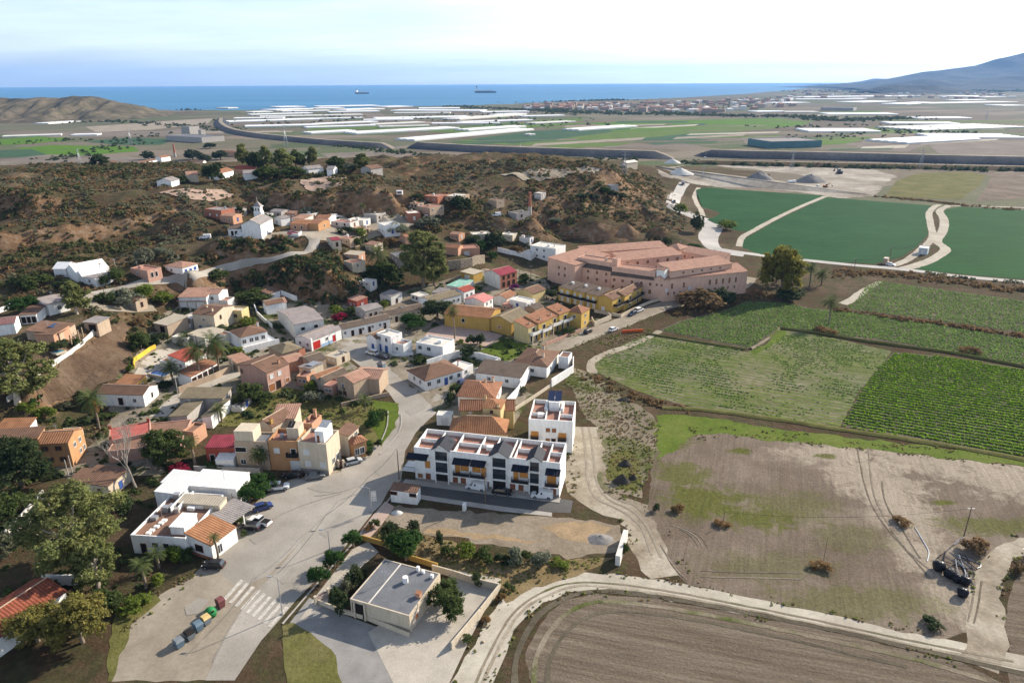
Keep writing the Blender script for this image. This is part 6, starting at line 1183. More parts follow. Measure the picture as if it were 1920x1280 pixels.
def blobset(kind, seed):
    r = random.Random(seed); B = []
    if kind == 'gum':
        for i in range(26):
            t = i / 25; z = 0.24 + 0.66 * t; w = 0.34 * math.sin(math.pi * (0.22 + 0.68 * t)); a = i * 2.4 + r.random()
            B.append((math.cos(a) * w * r.uniform(0.3,1.1),math.sin(a) * w * r.uniform(0.3,1.1),z + r.uniform(-0.05,0.05),r.uniform(0.08,0.155),r.uniform(0.08,0.155),r.uniform(0.055,0.10)))
    elif kind == 'broad':
        for i in range(24):
            a = i * 2.4 + r.random(); u = r.random(); w = 0.37 * math.sqrt(u); z = 0.56 + 0.32 * (1 - u) + r.uniform(-0.34,0.04)
            B.append((math.cos(a) * w, math.sin(a) * w, max(0.2,z),r.uniform(0.13,0.21),r.uniform(0.13,0.21),r.uniform(0.10,0.16)))
    elif kind == 'ball':
        for i in range(14):
            a = r.random() * 6.28; u = r.random(); w = 0.33 * math.sqrt(u); B.append((math.cos(a) * w, math.sin(a) * w,0.54 + 0.24 * (1 - u) + r.uniform(-0.16,0.04),r.uniform(0.16,0.22),r.uniform(0.16,0.22),r.uniform(0.16,0.21)))
    elif kind == 'bush':
        for i in range(9):
            a = r.random() * 6.28; u = r.random(); w = 0.34 * math.sqrt(u); B.append((math.cos(a) * w, math.sin(a) * w,0.34 + 0.26 * (1 - u) + r.uniform(-0.1,0.08),r.uniform(0.15,0.24),r.uniform(0.15,0.24),r.uniform(0.16,0.26)))
    elif kind == 'tall':
        for i in range(13):
            t = i / 12; z = 0.2 + 0.72 * t; w = 0.13 * math.sin(math.pi * (0.2 + 0.75 * t)); a = r.random() * 6.28
            B.append((math.cos(a) * w, math.sin(a) * w, z, r.uniform(0.07,0.12),r.uniform(0.07,0.12),r.uniform(0.07,0.11)))
    return B
_tc = {}
def tmesh(key, fn):
    if key not in _tc:
        o = fn(); _tc[key] = o.data; bpy.data.objects.remove(o)
    return _tc[key]
def crown_mesh(kind, n, rel, m, seed, droop=0.0):
    def fn():
        v, q = leaves(blobset(kind, seed),n, rel, seed, droop=droop); return quadmesh('crown', v, q, m)
    return tmesh((kind, n, rel, m.name, seed),fn)
def trunk_mesh(kind, m, seed):
    def fn():
        r = random.Random(seed); mb = MB(); lean = r.uniform(-0.04,0.04)
        th = {'gum': 0.62,'broad': 0.55,'ball': 0.5,'tall': 0.8,'bush': 0.3}[kind]; w = {'gum': 0.028,'broad': 0.03,'ball': 0.035,'tall': 0.015,'bush': 0.02}[kind]
        mb.tube([(0,0,-0.03),(lean * 0.5,0,th * 0.4),(lean, lean, th * 0.75),(lean, lean, th)],[w * 1.25,w, w * 0.75,w * 0.45],7)
        for b in blobset(kind, seed)[::2]:
            z0 = th * r.uniform(0.35,0.8); mb.tube([(lean * 0.6,0,z0),((b[0] + lean) * 0.5,b[1] * 0.5,(z0 + b[2]) * 0.5 - 0.02),(b[0] * 0.9,b[1] * 0.9,b[2])],[w * 0.5,w * 0.34,w * 0.12],5,False)
        return mb.build('trunk', m)
    return tmesh(('trunk', kind, m.name, seed),fn)
RT2 = random.Random(11)
def child(name, me, parent, sc=None, rz=0.0):
    o = bpy.data.objects.new(name, me); COL.objects.link(o); o.parent = parent
    if sc: o.scale = sc
    o.rotation_euler = (0,0,rz); return o
def tree(name, zone, base, top, wpx, label, kind='broad', leaf=None, n=2600,rel=0.045,bark=None, seed=None, cat='tree', group=None, ht=None, droop=0.0):
    """base and top read off the photograph; wpx = crown width in its pixels there"""
    g = G(zone, base); s = ZN[zone][2]; d = ray(px(zone, top)); hh = ht or max(0.8,H + g[1] / d[1] * d[2] - g[2]); depth = float(np.dot(g - np.array([0,0,H]),D0)); wid = wpx / s * depth / F * 1.18; rel *= 0.86; n = int(n * 2.2)
    seed = RT2.randint(0,2) if seed is None else seed
    r = empty(name, g, label, cat, group); r.rotation_euler = (0,0,RT2.random() * 6.28); base_w = {'gum': 0.86,'broad': 1.02,'ball': 0.98,'bush': 1.02,'tall': 0.42}[kind]; k = wid / base_w
    child('trunk', trunk_mesh(kind, bark or BARK, seed),r,(k, k, hh)); child('crown', crown_mesh(kind, n, rel, leaf or LF_BUSH, seed, droop),r,(k, k, hh)); return r
def shrub(zone, base, wpx, hpx, label, leaf=None, n=700,rel=0.085,name='shrub', cat='shrub', group=None):
    n = int(n * 1.6); rel *= 0.8
    g = G(zone, base); s = ZN[zone][2]; depth = float(np.dot(g - np.array([0,0,H]),D0)); w = wpx / s * depth / F; hh = hpx / s * depth / F * 1.12
    r = empty(name, g, label, cat, group); r.rotation_euler = (0,0,RT2.random() * 6.28); sd = RT2.randint(0,3)
    child('foliage', crown_mesh('bush', n, rel, leaf or LF_BUSH, sd),r,(w, w, hh)); child('stem', trunk_mesh('bush', BARKD, sd),r,(w, w, hh)); return r
def frond_mesh(key, n, L, m, lo, hi, seed, width=0.16):
    def fn():
        r = random.Random(seed); V = []; Q = []
        for i in range(n):
            az = i * 2.399 + r.uniform(-.2, .2); el = lo + (hi - lo) * ((i + 0.5) / n); ln = L * r.uniform(0.85,1.1); p = Vector((0,0,0)); d = Vector((math.cos(az) * math.cos(el),math.sin(az) * math.cos(el),math.sin(el))); pts = [p.copy()]; K = 7
            for k in range(K):
                p = p + d * (ln / K); pts.append(p.copy()); d = (d + Vector((0,0,-0.17 - 0.03 * k))).normalized()
            for k in range(K):
                a, b = pts[k],pts[k + 1]; dd = (b - a).normalized(); sd = dd.cross(Vector((0,0,1))).normalized(); up = sd.cross(dd); t0 = k / K
                w0 = width * L * math.sin(math.pi * (0.12 + 0.82 * t0)) ; 
                for sgn in (-1,1):
                    for h in range(2):
                        q0 = a + (b - a) * (0.5 * h); q1 = a + (b - a) * (0.5 * h + 0.34); tip = (q0 + q1) / 2 + sd * sgn * w0 + dd * w0 * 0.5 - Vector((0,0,w0 * 0.25)) + up * 0.02; n0 = len(V); V += [tuple(q0),tuple(q1),tuple(tip + dd * 0.05 * L * 0.3),tuple(tip)]; Q.append((n0,n0 + 1,n0 + 2,n0 + 3))
        return quadmesh('fronds', V, Q, m)
    return tmesh(key, fn)
def palm(zone, base, top, wpx, label, fruit=False, skirt=False, name='palm_tree', tw=0.28,n=46):
    g = G(zone, base); s = ZN[zone][2]; d = ray(px(zone, top)); depth = float(np.dot(g - np.array([0,0,H]),D0)); R_ = wpx / s * depth / F / 2; hh = max(1.2,H + g[1] / d[1] * d[2] - g[2] - R_ * 0.35)
    r = empty(name, g, label, 'palm tree'); L = R_ * 1.12
    mb = MB(); K = 9; mb.tube([(0.02 * hh * math.sin(k * 0.5),0,hh * k / K - 0.3 * (k == 0)) for k in range(K + 1)],[tw * (1.35 if k == 0 else 1.0 + 0.12 * (k % 2)) * (1 - 0.15 * k / K) for k in range(K + 1)],8); mb.build('trunk', BARK, r)
    tx = 0.02 * hh * math.sin(K * 0.5); f = child('crown', frond_mesh(('fr', n,1),n,1.0,LF_PALM, -0.35,1.25,3),r,(L, L, L),RT2.random() * 6); f.location = (tx,0,hh)
    if skirt: q = child('dead_fronds', frond_mesh(('sk',1),22,0.8,LF_DRY, -1.2,-0.35,5),r,(L, L, L),1.0); q.location = (tx,0,hh - 0.1)
    if fruit:
        m2 = MB(); rr = random.Random(4)
        for k in range(9):
            a = k * 0.7; m2.tube([(tx,0,hh),(tx + math.cos(a) * 0.5,math.sin(a) * 0.5,hh - 0.1),(tx + math.cos(a) * 0.9,math.sin(a) * 0.9,hh - 1.1)],[0.06,0.22,0.34],5)
        m2.build('fruit', LF_FRUIT, r)
    return r
# --- named trees
tree('gum_tree', 'A',(520,740),(500,190),600,'tall spreading gum tree overhanging the pale lane beside the restaurant', 'gum', LF_GUM,10500,0.0145,BARKP,0,droop=0.02)
tree('gum_tree', 'A',(640,870),(640,545),300,'slimmer bright gum tree just below the spreading gum', 'gum', LF_GUM,5200,0.024,BARKP,1)
tree('pine_tree', 'A',(250,1215),(245,1010),330,'yellowish pine at the picture edge beside the white lime-washed wall', 'broad', LF_PINE,5200,0.026,BARK,1)
tree('pine_tree', 'A',(540,1225),(520,920),320,'tallest yellow-brown pine beside the weedy plot', 'broad', LF_PINE,5200,0.026,BARK,2)
tree('bushy_tree', 'H',(210,850),(200,350),500,'huge dark bushy tree in front of the orange two-storey house', 'broad', LF_DARK,9000,0.022,BARKD,0)
shrub('A',(90,420),260,210,'clipped garden thicket behind the pale lane wall', LF_BUSH,2600,0.04)
shrub('A',(60,660),190,170,'grey-green bush beside the pale lane wall', LF_GREYG,1600,0.05)
shrub('A',(820,390),200,150,'dark shrubbery in the shade below the bare tree', LF_DARK,1500,0.05)
shrub('A',(330,890),130,110,'dark bush inside the white yard wall', LF_DARK,900,0.06)
shrub('A',(700,1000),260,160,'leafy bush under the slimmer gum tree', LF_BUSH,1500,0.05)
shrub('A',(880,1010),220,90,'low green weeds at the edge of the dirt apron', LF_LIME,1200,0.05)
palm('B',(185,870),(185,705),150,'young palm in the raised bed below the restaurant', tw=0.25,n=34)
palm('B',(270,740),(270,630),130,'bushy palm against the restaurant wall', tw=0.25,n=34)
shrub('B',(275,850),120,90,'yellowing shrub in the raised bed by the bins', LF_LIME,700,0.07)
shrub('B',(370,690),160,110,'yellow-green shrub beside the restaurant front', LF_LIME,1000,0.06)
shrub('B',(450,690),130,90,'green shrub under the tiled wing of the restaurant', LF_BUSH,800,0.06)
palm('B',(655,685),(660,530),90,'slim fan palm before the tiled wing of the restaurant', tw=0.22,n=30)
tree('hedge_tree', 'B',(855,320),(860,175),190,'dense clipped tree beside the white metal shed', 'ball', LF_ROUND,3200,0.03)
tree('hedge_tree', 'B',(945,250),(950,125),170,'dense clipped tree nearest the white four-wheel-drive', 'ball', LF_ROUND,3000,0.03)
shrub('B',(755,505),45,60,'yellow umbrella-like shrub at the restaurant terrace corner', LF_LIME,300,0.1)
shrub('B',(800,450),80,45,'low planter bush along the restaurant terrace', LF_BUSH,400,0.09)
shrub('B',(820,530),60,40,'round planter bush beside the black hatchback', LF_BUSH,300,0.1)
shrub('B',(400,125),190,60,'crimson bougainvillea tumbling over the white shed', LF_RED,900,0.05,'bougainvillea')
palm('J',(885,1040),(880,760),180,'fan palm with dry skirt behind the crimson bougainvillea', skirt=True)
palm('J',(1550,1100),(1500,880),210,'fan palm beside the grey-beige three-storey house', skirt=True)
shrub('J',(1100,1060),330,90,'clipped hedge in front of the magenta-roofed annexe', LF_BUSH,1400,0.05)
tree('garden_tree', 'J',(600,1010),(560,660),400,'big glossy green tree in front of the red-painted flat roof', 'broad', LF_BUSH,6500,0.025)
palm('H',(915,310),(905,0),270,'date palm with orange dead fronds beside the white gable cottage', fruit=True, skirt=True)
palm('J',(1150,590),(1160,430),190,'low feathery palm beside the roofless farmyard', tw=0.3,n=40)
tree('garden_tree', 'J',(1440,400),(1470,190),260,'dense green tree below the dusty pink house', 'broad', LF_BUSH,3400,0.032)
shrub('K',(520,380),260,90,'sprawling green bush on the weedy plot below the pink house', LF_BUSH,1200,0.055)
shrub('K',(1010,400),220,150,'silvery agave clump in the shade of the cream-pink house', LF_OLIVE,900,0.06)
shrub('K',(980,280),150,130,'olive shrub beside the small terrace wall', LF_LIME,800,0.07)
palm('K',(1520,480),(1510,340),170,'spiky yucca on the grassy bank beside the road bend', tw=0.2,n=34)
shrub('K',(1600,640),220,200,'dark rounded bush in the green plot by the kerb', LF_ROUND,1500,0.05)
shrub('K',(1690,580),150,150,'bright bush at the road bend above the drain', LF_BUSH,900,0.06)
shrub('K',(1330,330),160,130,'dark shrub against the cream-pink gabled house', LF_DARK,800,0.06)
shrub('K',(1540,830),160,45,'clipped green hedge beside the little orange wing', LF_ROUND,700,0.06,'hedge', 'hedge')
shrub('K',(1520,900),180,60,'second clipped hedge nearer the parked silver car', LF_ROUND,800,0.06,'hedge', 'hedge')
tree('street_tree', 'K',(1652,835),(1655,765),75,'small mop-headed street tree on the corner pavement', 'ball', LF_DARK,700,0.07)
tree('street_tree', 'K',(1565,940),(1570,860),65,'small dark street tree between the clipped hedges', 'ball', LF_DARK,600,0.07)
# street trees along the pavement
for (b, tp, w, l) in [((563,605),(560,495),130,'round street tree nearest the ochre boundary wall'),((440,735),(440,615),125,'middle of the three round street trees beside the wide road'),((345,850),(340,725),130,'round street tree beside the low bench wall and gate')]:
    tree('street_tree', 'C', b, tp, w, l, 'ball', LF_ROUND,2800,0.033)
shrub('C',(580,835),170,130,'leafy dark tree-like shrub in the bungalow forecourt', LF_DARK,1500,0.05)
shrub('C',(460,1030),160,210,'tall shadowed shrub against the bungalow porch', LF_DARK,1500,0.05)
shrub('C',(520,920),170,120,'pink-tinged flowering shrub in the bungalow forecourt', LF_GREYG,1300,0.05)
tree('garden_tree', 'C',(800,610),(790,435),130,'dark tree behind the ochre boundary wall', 'ball', LF_DARK,2000,0.035)
tree('garden_tree', 'C',(905,690),(920,480),230,'big glossy tree overhanging the bungalow back wall', 'ball', LF_ROUND,5000,0.028)
tree('garden_tree', 'C',(950,520),(950,430),90,'small tree on the edge of the building plot', 'ball', LF_DARK,900,0.05)
tree('garden_tree', 'E',(170,975),(180,720),300,'spreading flowering tree in the bungalow courtyard', 'bush', LF_BUSH,4500,0.028)
shrub('E',(380,780),110,110,'small dark tree in the courtyard corner', LF_DARK,700,0.07)
shrub('E',(100,500),90,170,'upright shrub at the start of the scrub belt by the plot', LF_DARK,700,0.06)
for (b, w, h, lf, l) in [((290,580),170,160,LF_LIME, 'yellow-green bush in the scrub belt below the plot'),((440,600),170,130,LF_BUSH, 'brownish green bush between the yellow bush and the silver ones'),((650,620),170,140,LF_OLIVE, 'first silvery olive bush beside the pale track'),((860,650),160,170,LF_OLIVE, 'larger silvery olive bush nearest the block pier wall'),((760,600),120,90,LF_BUSH, 'green bush between the two silvery olives'),((170,560),130,90,LF_BUSH, 'low spreading bush behind the bungalow tree'),((1000,640),150,60,LF_LIME, 'low weedy mat past the silvery olives'),((560,620),150,70,LF_DARK, 'dark undergrowth at the foot of the silvery olives'),
                        ((620,820),90,60,LF_BUSH, 'small green shrub outside the courtyard wall corner'),((440,1060),80,50,LF_DRY, 'dry brown shrub halfway along the courtyard wall'),((300,1200),90,60,LF_BUSH, 'green shrub at the lower end of the courtyard wall'),((560,890),90,60,LF_DRY, 'rusty dry grass clump outside the courtyard wall'),((1480,560),70,120,LF_BUSH, 'weeds growing along the block pier wall')]:
    shrub('E', b, w, h, l, lf,1100,0.06)
for (b, w, h, lf, l) in [((700,480),80,70,LF_BUSH, 'small garden bush beside the red kerb strip'),((660,495),70,45,LF_DRY, 'dry bush at the kerb below the decorated lamp')]:
    shrub('C', b, w, h, l, lf,500,0.08)
# bare tree
def bare_tree(zone, base, top, label, seed=3):
    g = G(zone, base); d = ray(px(zone, top)); hh = H + g[1] / d[1] * d[2] - g[2]; r = empty('bare_tree', g, label, 'tree'); rr = random.Random(seed); tr = MB(); tw = MB()
    def grow(p, d, ln, rad, lev):
        K = 3; pts = [p]; q = p
        for k in range(K): d = (d + Vector((rr.uniform(-.18, .18),rr.uniform(-.18, .18),rr.uniform(-.03, .12)))).normalized(); q = q + d * ln / K; pts.append(q)
        (tr if lev < 2 else tw).tube(pts,[rad * (1 - 0.2 * k) for k in range(K + 1)],6 if lev < 2 else 4,False)
        if lev < 5:
            for k in range(3 if lev else 5):
                nd = (d + Vector((rr.uniform(-1,1),rr.uniform(-1,1),rr.uniform(-.2, .7))) * 0.85).normalized(); grow(pts[rr.choice((2,3))],nd, ln * rr.uniform(0.55,0.8),rad * 0.55,lev + 1)
    grow(Vector((0,0,-0.2)),Vector((-0.1,0,1)),hh * 0.33,0.30,0); tr.build('trunk', BARKG, r); tw.build('twigs', BARKG, r)
bare_tree('H',(1262,870),(1160,150),'leafless pale tree in front of the red-painted flat roof'); bare_tree('J',(435,1060),(400,720),'second smaller leafless tree beside the glossy green tree',8)
# palms and trees round the pool houses
palm('L',(1018,850),(1030,500),330,'tall date palm with orange fruit above the arcaded pool wing', fruit=True, skirt=True); palm('L',(828,920),(830,590),260,'date palm with straw-coloured skirt beside the pool house', skirt=True); palm('L',(560,960),(560,760),230,'dark bushy palm beside the blue pool', tw=0.3); palm('L',(690,560),(700,470),200,'dark palm behind the pool terrace')
for z, b, w, h, lf, l in [('L',(240,610),270,200,LF_BUSH, 'big round bush at the side of the brown bank'),('L',(420,560),200,130,LF_DARK, 'dark bush beside the big round bush'),('L',(200,370),160,90,LF_BROWN, 'brown bush on the slope above the big round bush'),('L',(1060,440),260,90,LF_DARK, 'dark garden hedge behind the terrace house'),('L',(1310,390),200,120,LF_LIME, 'lime-green bush below the yellow flat-roofed wing'),('L',(470,980),180,60,LF_DARK, 'dark hedge below the pool'),('L',(1180,650),180,70,LF_LIME, 'green grass clump behind the tall date palm'),('L',(950,860),90,60,LF_BUSH, 'bush beside the arcade of the pool house'),('L',(130,830),90,80,LF_LIME, 'bright green bush at the foot of the yellow wall'),('M',(1700,460),10,10,LF_BUSH, 'tiny weed below the tree at the bend'),
                         ('I',(320,1110),110,120,LF_ROUND, 'round green bush below the white-trunked gum'),('I',(240,1150),200,110,LF_LIME, 'yellow-green bushes below the white-trunked gum'),('I',(420,1200),200,130,LF_LIME, 'scrubby bush above the striped tile roof'),('I',(760,1060),170,130,LF_DARK, 'black-green bush before the white gable cottage'),('I',(600,1120),160,90,LF_GREYG, 'grey scrub beside the white gable cottage garden'),('I',(980,1200),200,60,LF_BUSH, 'garden greenery under the date palm'),('I',(720,540),130,90,LF_BUSH, 'green shrub by the retaining wall above the bank')]:
    if w > 20: shrub(z, b, w, h, l, lf,1300,0.055)
tree('gum_tree', 'I',(160,1060),(150,430),620,'white-trunked gum tree towering at the foot of the plateau', 'gum', LF_GUM,11000,0.02,BARKP,2)
tree('gum_tree', 'I',(715,240),(690,-60),250,'two-tiered gum tree beside the hillside lane', 'gum', LF_GUM,3600,0.03,BARKP,1)
tree('round_pine', 'I',(220,240),(220,60),240,'dark round pine on the plateau by the solar roof', 'ball', LF_ROUND,3000,0.035)
shrub('I',(560,540),290,75,'long clipped dark hedge shading the turquoise pool', LF_DARK,2200,0.045,'hedge', 'hedge')
for z, b, w, h, lf, l in [('Q',(1110,1020),340,170,LF_OLIVE, 'big grey-green thicket inside the hairpin lane'),('Q',(1300,960),240,160,LF_LIME, 'yellow-green thicket beside the hairpin lane'),('Q',(950,1000),200,110,LF_BUSH, 'thicket at the mouth of the hairpin lane'),('Q',(1060,790),220,120,LF_BUSH, 'garden trees between the dazzling white and pink houses'),('Q',(930,840),180,120,LF_DARK, 'dark garden trees below the dazzling white house'),('Q',(1310,640),160,170,LF_OLIVE, 'first silvery tree above the pink cottage'),('Q',(1480,590),180,110,LF_OLIVE, 'second silvery tree above the white hipped cottage'),('Q',(620,880),240,110,LF_DARK, 'dark scrub clump below the dazzling white house'),('Q',(350,860),260,130,LF_BUSH, 'scrub clump left of the dazzling white house'),('Q',(180,860),220,130,LF_DARK, 'dark scrub mass on the western slope')]:
    shrub(z, b, w, h, l, lf,1200,0.055)
tree('garden_tree', 'Q',(1470,1000),(1490,890),170,'palm-like tree beside the hillside villa canopy', 'broad', LF_LIME,1500,0.05)
tree('garden_tree', 'R',(560,1010),(530,870),290,'big green tree above the white stair house', 'broad', LF_BUSH,3200,0.04); tree('garden_tree', 'R',(670,290),(670,180),120,'round bright tree behind the church', 'ball', LF_ROUND,1300,0.06); tree('garden_tree', 'R',(435,220),(435,130),70,'dark cypress left of the church tower', 'tall', LF_DARK,900,0.05,group=None); tree('garden_tree', 'R',(565,190),(560,110),80,'dark tree right of the church tower', 'ball', LF_DARK,800,0.06)
tree('garden_tree', 'R',(240,790),(250,695),170,'green tree under the bend of the hillside road', 'broad', LF_BUSH,1300,0.05)
for z, b, w, h, lf, l in [('R',(1470,480),150,90,LF_BUSH, 'olive-green tree below the hamlet terraces'),('R',(1380,380),160,80,LF_DARK, 'dark hamlet garden trees'),('R',(1530,400),180,90,LF_LIME, 'yellowish orchard trees under the hamlet'),('R',(1830,380),240,110,LF_OLIVE, 'pale olive grove beside the outside-steps house'),('R',(1030,190),220,60,LF_OLIVE, 'grey-green thicket under the clay cliff'),('R',(1290,1090),170,80,LF_LIME, 'sunlit shrubs behind the terraced row'),('R',(1330,1150),150,75,LF_RED, 'scarlet bougainvillea behind the red-door house'),('R',(1440,1100),150,80,LF_BUSH, 'green shrubs beside the grey stone house'),('R',(1740,1030),130,70,LF_LIME, 'shrub at the end of the terraced row')]:
    shrub(z, b, w, h, l, lf,1000,0.06)
palm('R',(1690,760),(1690,510),230,'big date palm beside the pale pink house', tw=0.4); palm('R',(1545,250),(1540,110),70,'lone tall palm before the grey block house', tw=0.3)
tree('gum_tree', 'S',(640,1050),(640,520),400,'giant gum tree dominating the middle of the village', 'gum', LF_GUM,10000,0.023,BARK,0); tree('gum_tree', 'S',(740,1030),(740,700),230,'lower drooping gum beside the giant gum', 'gum', LF_GUM,4200,0.032,BARK,2); tree('garden_tree', 'S',(290,1000),(270,800),260,'dark leafy tree left of the giant gum', 'broad', LF_BUSH,3000,0.04)
for z, b, w, h, lf, l in [('S',(960,360),260,150,LF_DARK, 'dark hillside trees beside the tan two-windowed house'),('S',(580,260),150,60,LF_DARK, 'dark tree by the hillside caravan'),('S',(1290,700),230,170,LF_DARK, 'tall dark garden trees above the stepped white wall'),('S',(1170,730),170,120,LF_ROUND, 'glossy green tree above the rubble wall'),('S',(1080,660),200,100,LF_DARK, 'dark green trees behind the salmon house'),('S',(1260,800),110,90,LF_ROUND, 'bright round bush at the end of the rubble wall'),('S',(680,520),260,120,LF_OLIVE, 'grey-green grove under the hillside track'),('S',(380,560),240,100,LF_OLIVE, 'silvery grove beside the hamlet steps'),('S',(1830,480),150,70,LF_OLIVE, 'silvery tree on the slope above the cubic white house'),('S',(1470,740),150,70,LF_BROWN, 'brown garden shrubs inside the stepped white wall'),('S',(1550,1010),130,100,LF_BUSH, 'garden tree beside the brick arcaded house'),('S',(330,680),150,90,LF_BROWN, 'brown thicket beside the giant gum')]:
    shrub(z, b, w, h, l, lf,1200,0.06)
tree('round_tree', 'O',(405,800),(410,590),270,'large dark round pine beside the ochre warehouse', 'ball', LF_DARK,4200,0.03); tree('round_tree', 'O',(175,900),(170,740),240,'round pine standing at the street bend', 'ball', LF_ROUND,3400,0.032)
palm('O',(565,1010),(560,690),150,'very tall slim fan palm in the village square', skirt=True, tw=0.25,n=36)
for z, b, w, h, lf, l in [('O',(720,1040),110,110,LF_DARK, 'dark round shrub on the edge of the village square'),('O',(815,1040),110,120,LF_DARK, 'second dark shrub beside the village lawn wall'),('O',(620,1030),80,50,LF_LIME, 'small lime bush beside the tall fan palm'),('O',(770,540),130,70,LF_BUSH, 'green bush before the pink-roofed house'),('O',(1130,520),100,55,LF_PURP, 'purple bougainvillea beside the pale yellow gabled house'),('O',(1440,600),180,90,LF_DARK, 'dark garden tree between the yellow terraces'),('O',(1215,480),90,70,LF_BUSH, 'green bush below the pink hotel corner'),('O',(1650,940),160,70,LF_BUSH, 'front-garden greenery before the stepped red roofs'),('O',(245,1210),150,60,LF_BUSH, 'bush beside the corner house roof'),('N',(950,500),170,130,LF_DARK, 'dark feathery shrub inside the white garden wall'),('N',(450,430),90,80,LF_DARK, 'mop-headed shrub before the blue-doored house'),('N',(560,530),120,70,LF_BUSH, 'bush on the little green beside the corner house'),('N',(850,770),130,90,LF_BUSH, 'roadside bush below the red-brown hipped house'),('N',(800,860),110,120,LF_DARK, 'dark thicket between the villa and the road'),('N',(1390,770),90,70,LF_GREYG, 'grey weeds in the walled weedy plot')]:
    shrub(z, b, w, h, l, lf,1200,0.06)
# by the hotel and fields
tree('poplar', 'X',(705,620),(715,350),200,'big yellow-green poplar at the corner of the hotel road', 'broad', LF_GUMY,6500,0.03,BARK,0); tree('poplar', 'X',(680,560),(670,420),130,'dark companion tree beside the yellow-green poplar', 'ball', LF_BUSH,2200,0.04)
palm('X',(625,590),(625,490),110,'bushy date palm below the yellow-green poplar', tw=0.4); palm('X',(730,610),(740,480),100,'palm leaning against the poplar', tw=0.3); palm('X',(845,580),(845,470),85,'free-standing palm right of the poplar', tw=0.3); palm('X',(905,575),(905,500),85,'squat palm beside the ditch', tw=0.35); palm('X',(940,770),(945,640),95,'lone palm in the broad-leaved crop', tw=0.3)
for z, b, w, h, lf, l in [('X',(300,680),260,100,LF_BROWN, 'brown thicket at the foot of the ruin'),('X',(340,640),90,50,LF_BUSH, 'green bush beside the crumbling annexe'),('X',(410,660),150,80,LF_DARK, 'dark thicket in the hotel shadow'),('X',(280,310),80,110,LF_DARK, 'row of dark cypresses by the valley road'),('X',(200,215),70,60,LF_LIME, 'yellow-green tree beside the valley road'),('X',(430,290),120,50,LF_LIME, 'sunlit bushes between road and leek field'),('X',(760,640),220,60,LF_DARK, 'dark undergrowth below the poplar'),('X',(270,390),80,30,LF_ROUND, 'green shrub behind the hotel'),('X',(130,370),60,40,LF_DARK, 'dark bush at the hotel back wing'),('Y',(1050,150),100,30,LF_DRY, 'dry grass clump on the field bank'),('Y',(1680,240),90,35,LF_DRY, 'tawny grass clump beside the dark crop'),('F',(590,370),100,50,LF_DRY, 'brown weed clump by the turning tracks'),('F',(450,370),60,60,LF_DARK, 'dark weed clump at the lane junction'),('F',(880,465),110,35,LF_DRY, 'rusty grass round the leaning field pole'),('G',(130,745),140,50,LF_DRY, 'golden grass round the middle field pole'),('G',(655,455),130,45,LF_DRY, 'golden grass clump by the cable track'),('G',(1130,620),190,90,LF_BROWN, 'brown weeds at the foot of the tall field pole'),('G',(850,1120),150,60,LF_DARK, 'dark weed clump above the farm track'),('G',(1420,770),90,60,LF_BROWN, 'brown clump at the edge pole')]:
    shrub(z, b, w, h, l, lf,1000,0.06)
# --- masses nobody could count
def inside(P, poly):
    x, y = P[:, 0],P[:, 1]; r = np.zeros(len(P),bool); n = len(poly)
    for i in range(n):
        x0,y0 = poly[i]; x1,y1 = poly[(i + 1) % n]
        c = ((y0 > y) != (y1 > y)) & (x < (x1 - x0) * (y - y0) / (y1 - y0 + 1e-12) + x0); r ^= c
    return r
def clear_of(P, extra=0.0):
    ok = np.ones(len(P),bool)
    for cx, cy, ux, uy, hw, hd in FOOT:
        dx, dy = P[:, 0] - cx, P[:, 1] - cy; ok &= ~((np.abs(dx * ux + dy * uy) < hw + extra) & (np.abs(-dx * uy + dy * ux) < hd + extra))
    return ok
NOGO = []
for zz, pts, wd in [('',[(590,447),(585,463),(560,475),(520,484),(480,491),(440,500),(400,508),(360,516),(330,522),(290,527),(250,535),(210,545),(175,552)],3.6),('',[(240,540),(200,548),(170,560),(165,572),(200,578),(250,580),(290,578)],3.5),('',[(1395,478),(1360,472),(1335,462),(1328,445),(1336,425),(1318,412),(1290,402),(1268,390),(1262,376),(1275,356),(1284,343)],6.5),('',[(1010,662),(1060,645),(1110,625),(1160,607),(1200,590),(1240,575),(1280,565),(1330,553),(1385,540),(1410,520)],5.0),('',[(345,752),(390,720),(430,705),(470,690)],3.5),('',[(1098,800),(1105,850),(1110,900),(1115,930),(1150,950),(1190,965),(1215,1000),(1235,1045),(1255,1080)],5.0),('',[(880,1290),(905,1240),(930,1190),(965,1140),(1020,1105),(1080,1090),(1150,1093),(1240,1105),(1350,1125),(1500,1155),(1640,1185),(1780,1215),(1950,1250)],3.2),('',[(760,560),(800,580),(740,605),(660,625),(650,660),(700,700),(750,750),(740,800),(700,850)],7)]:
    NOGO.append((smooth_line([G(zz, p) for p in pts],False,3.0),wd))
_oroad = [o for o in bpy.data.objects if o.name.startswith(('main_road', 'parking_apron', 'village_ground', 'fresh_tarmac', 'village_square', 'farmyard', 'poolside', 'courtyard', 'front_yard', 'pavement', 'building_plot'))]
def off_road(P):
    ok = np.ones(len(P),bool)
    for L_, wd in NOGO:
        for i in range(0,len(P),8000):
            d2 = ((P[i:i + 8000,None,0] - L_[None, :, 0]) ** 2 + (P[i:i + 8000,None,1] - L_[None, :, 1]) ** 2).min(1); ok[i:i + 8000] &= d2 > wd * wd
    return ok
ROADPOLY = {}
def poly_w(zone, pts): return [tuple(G(zone, p)[:2]) for p in pts]
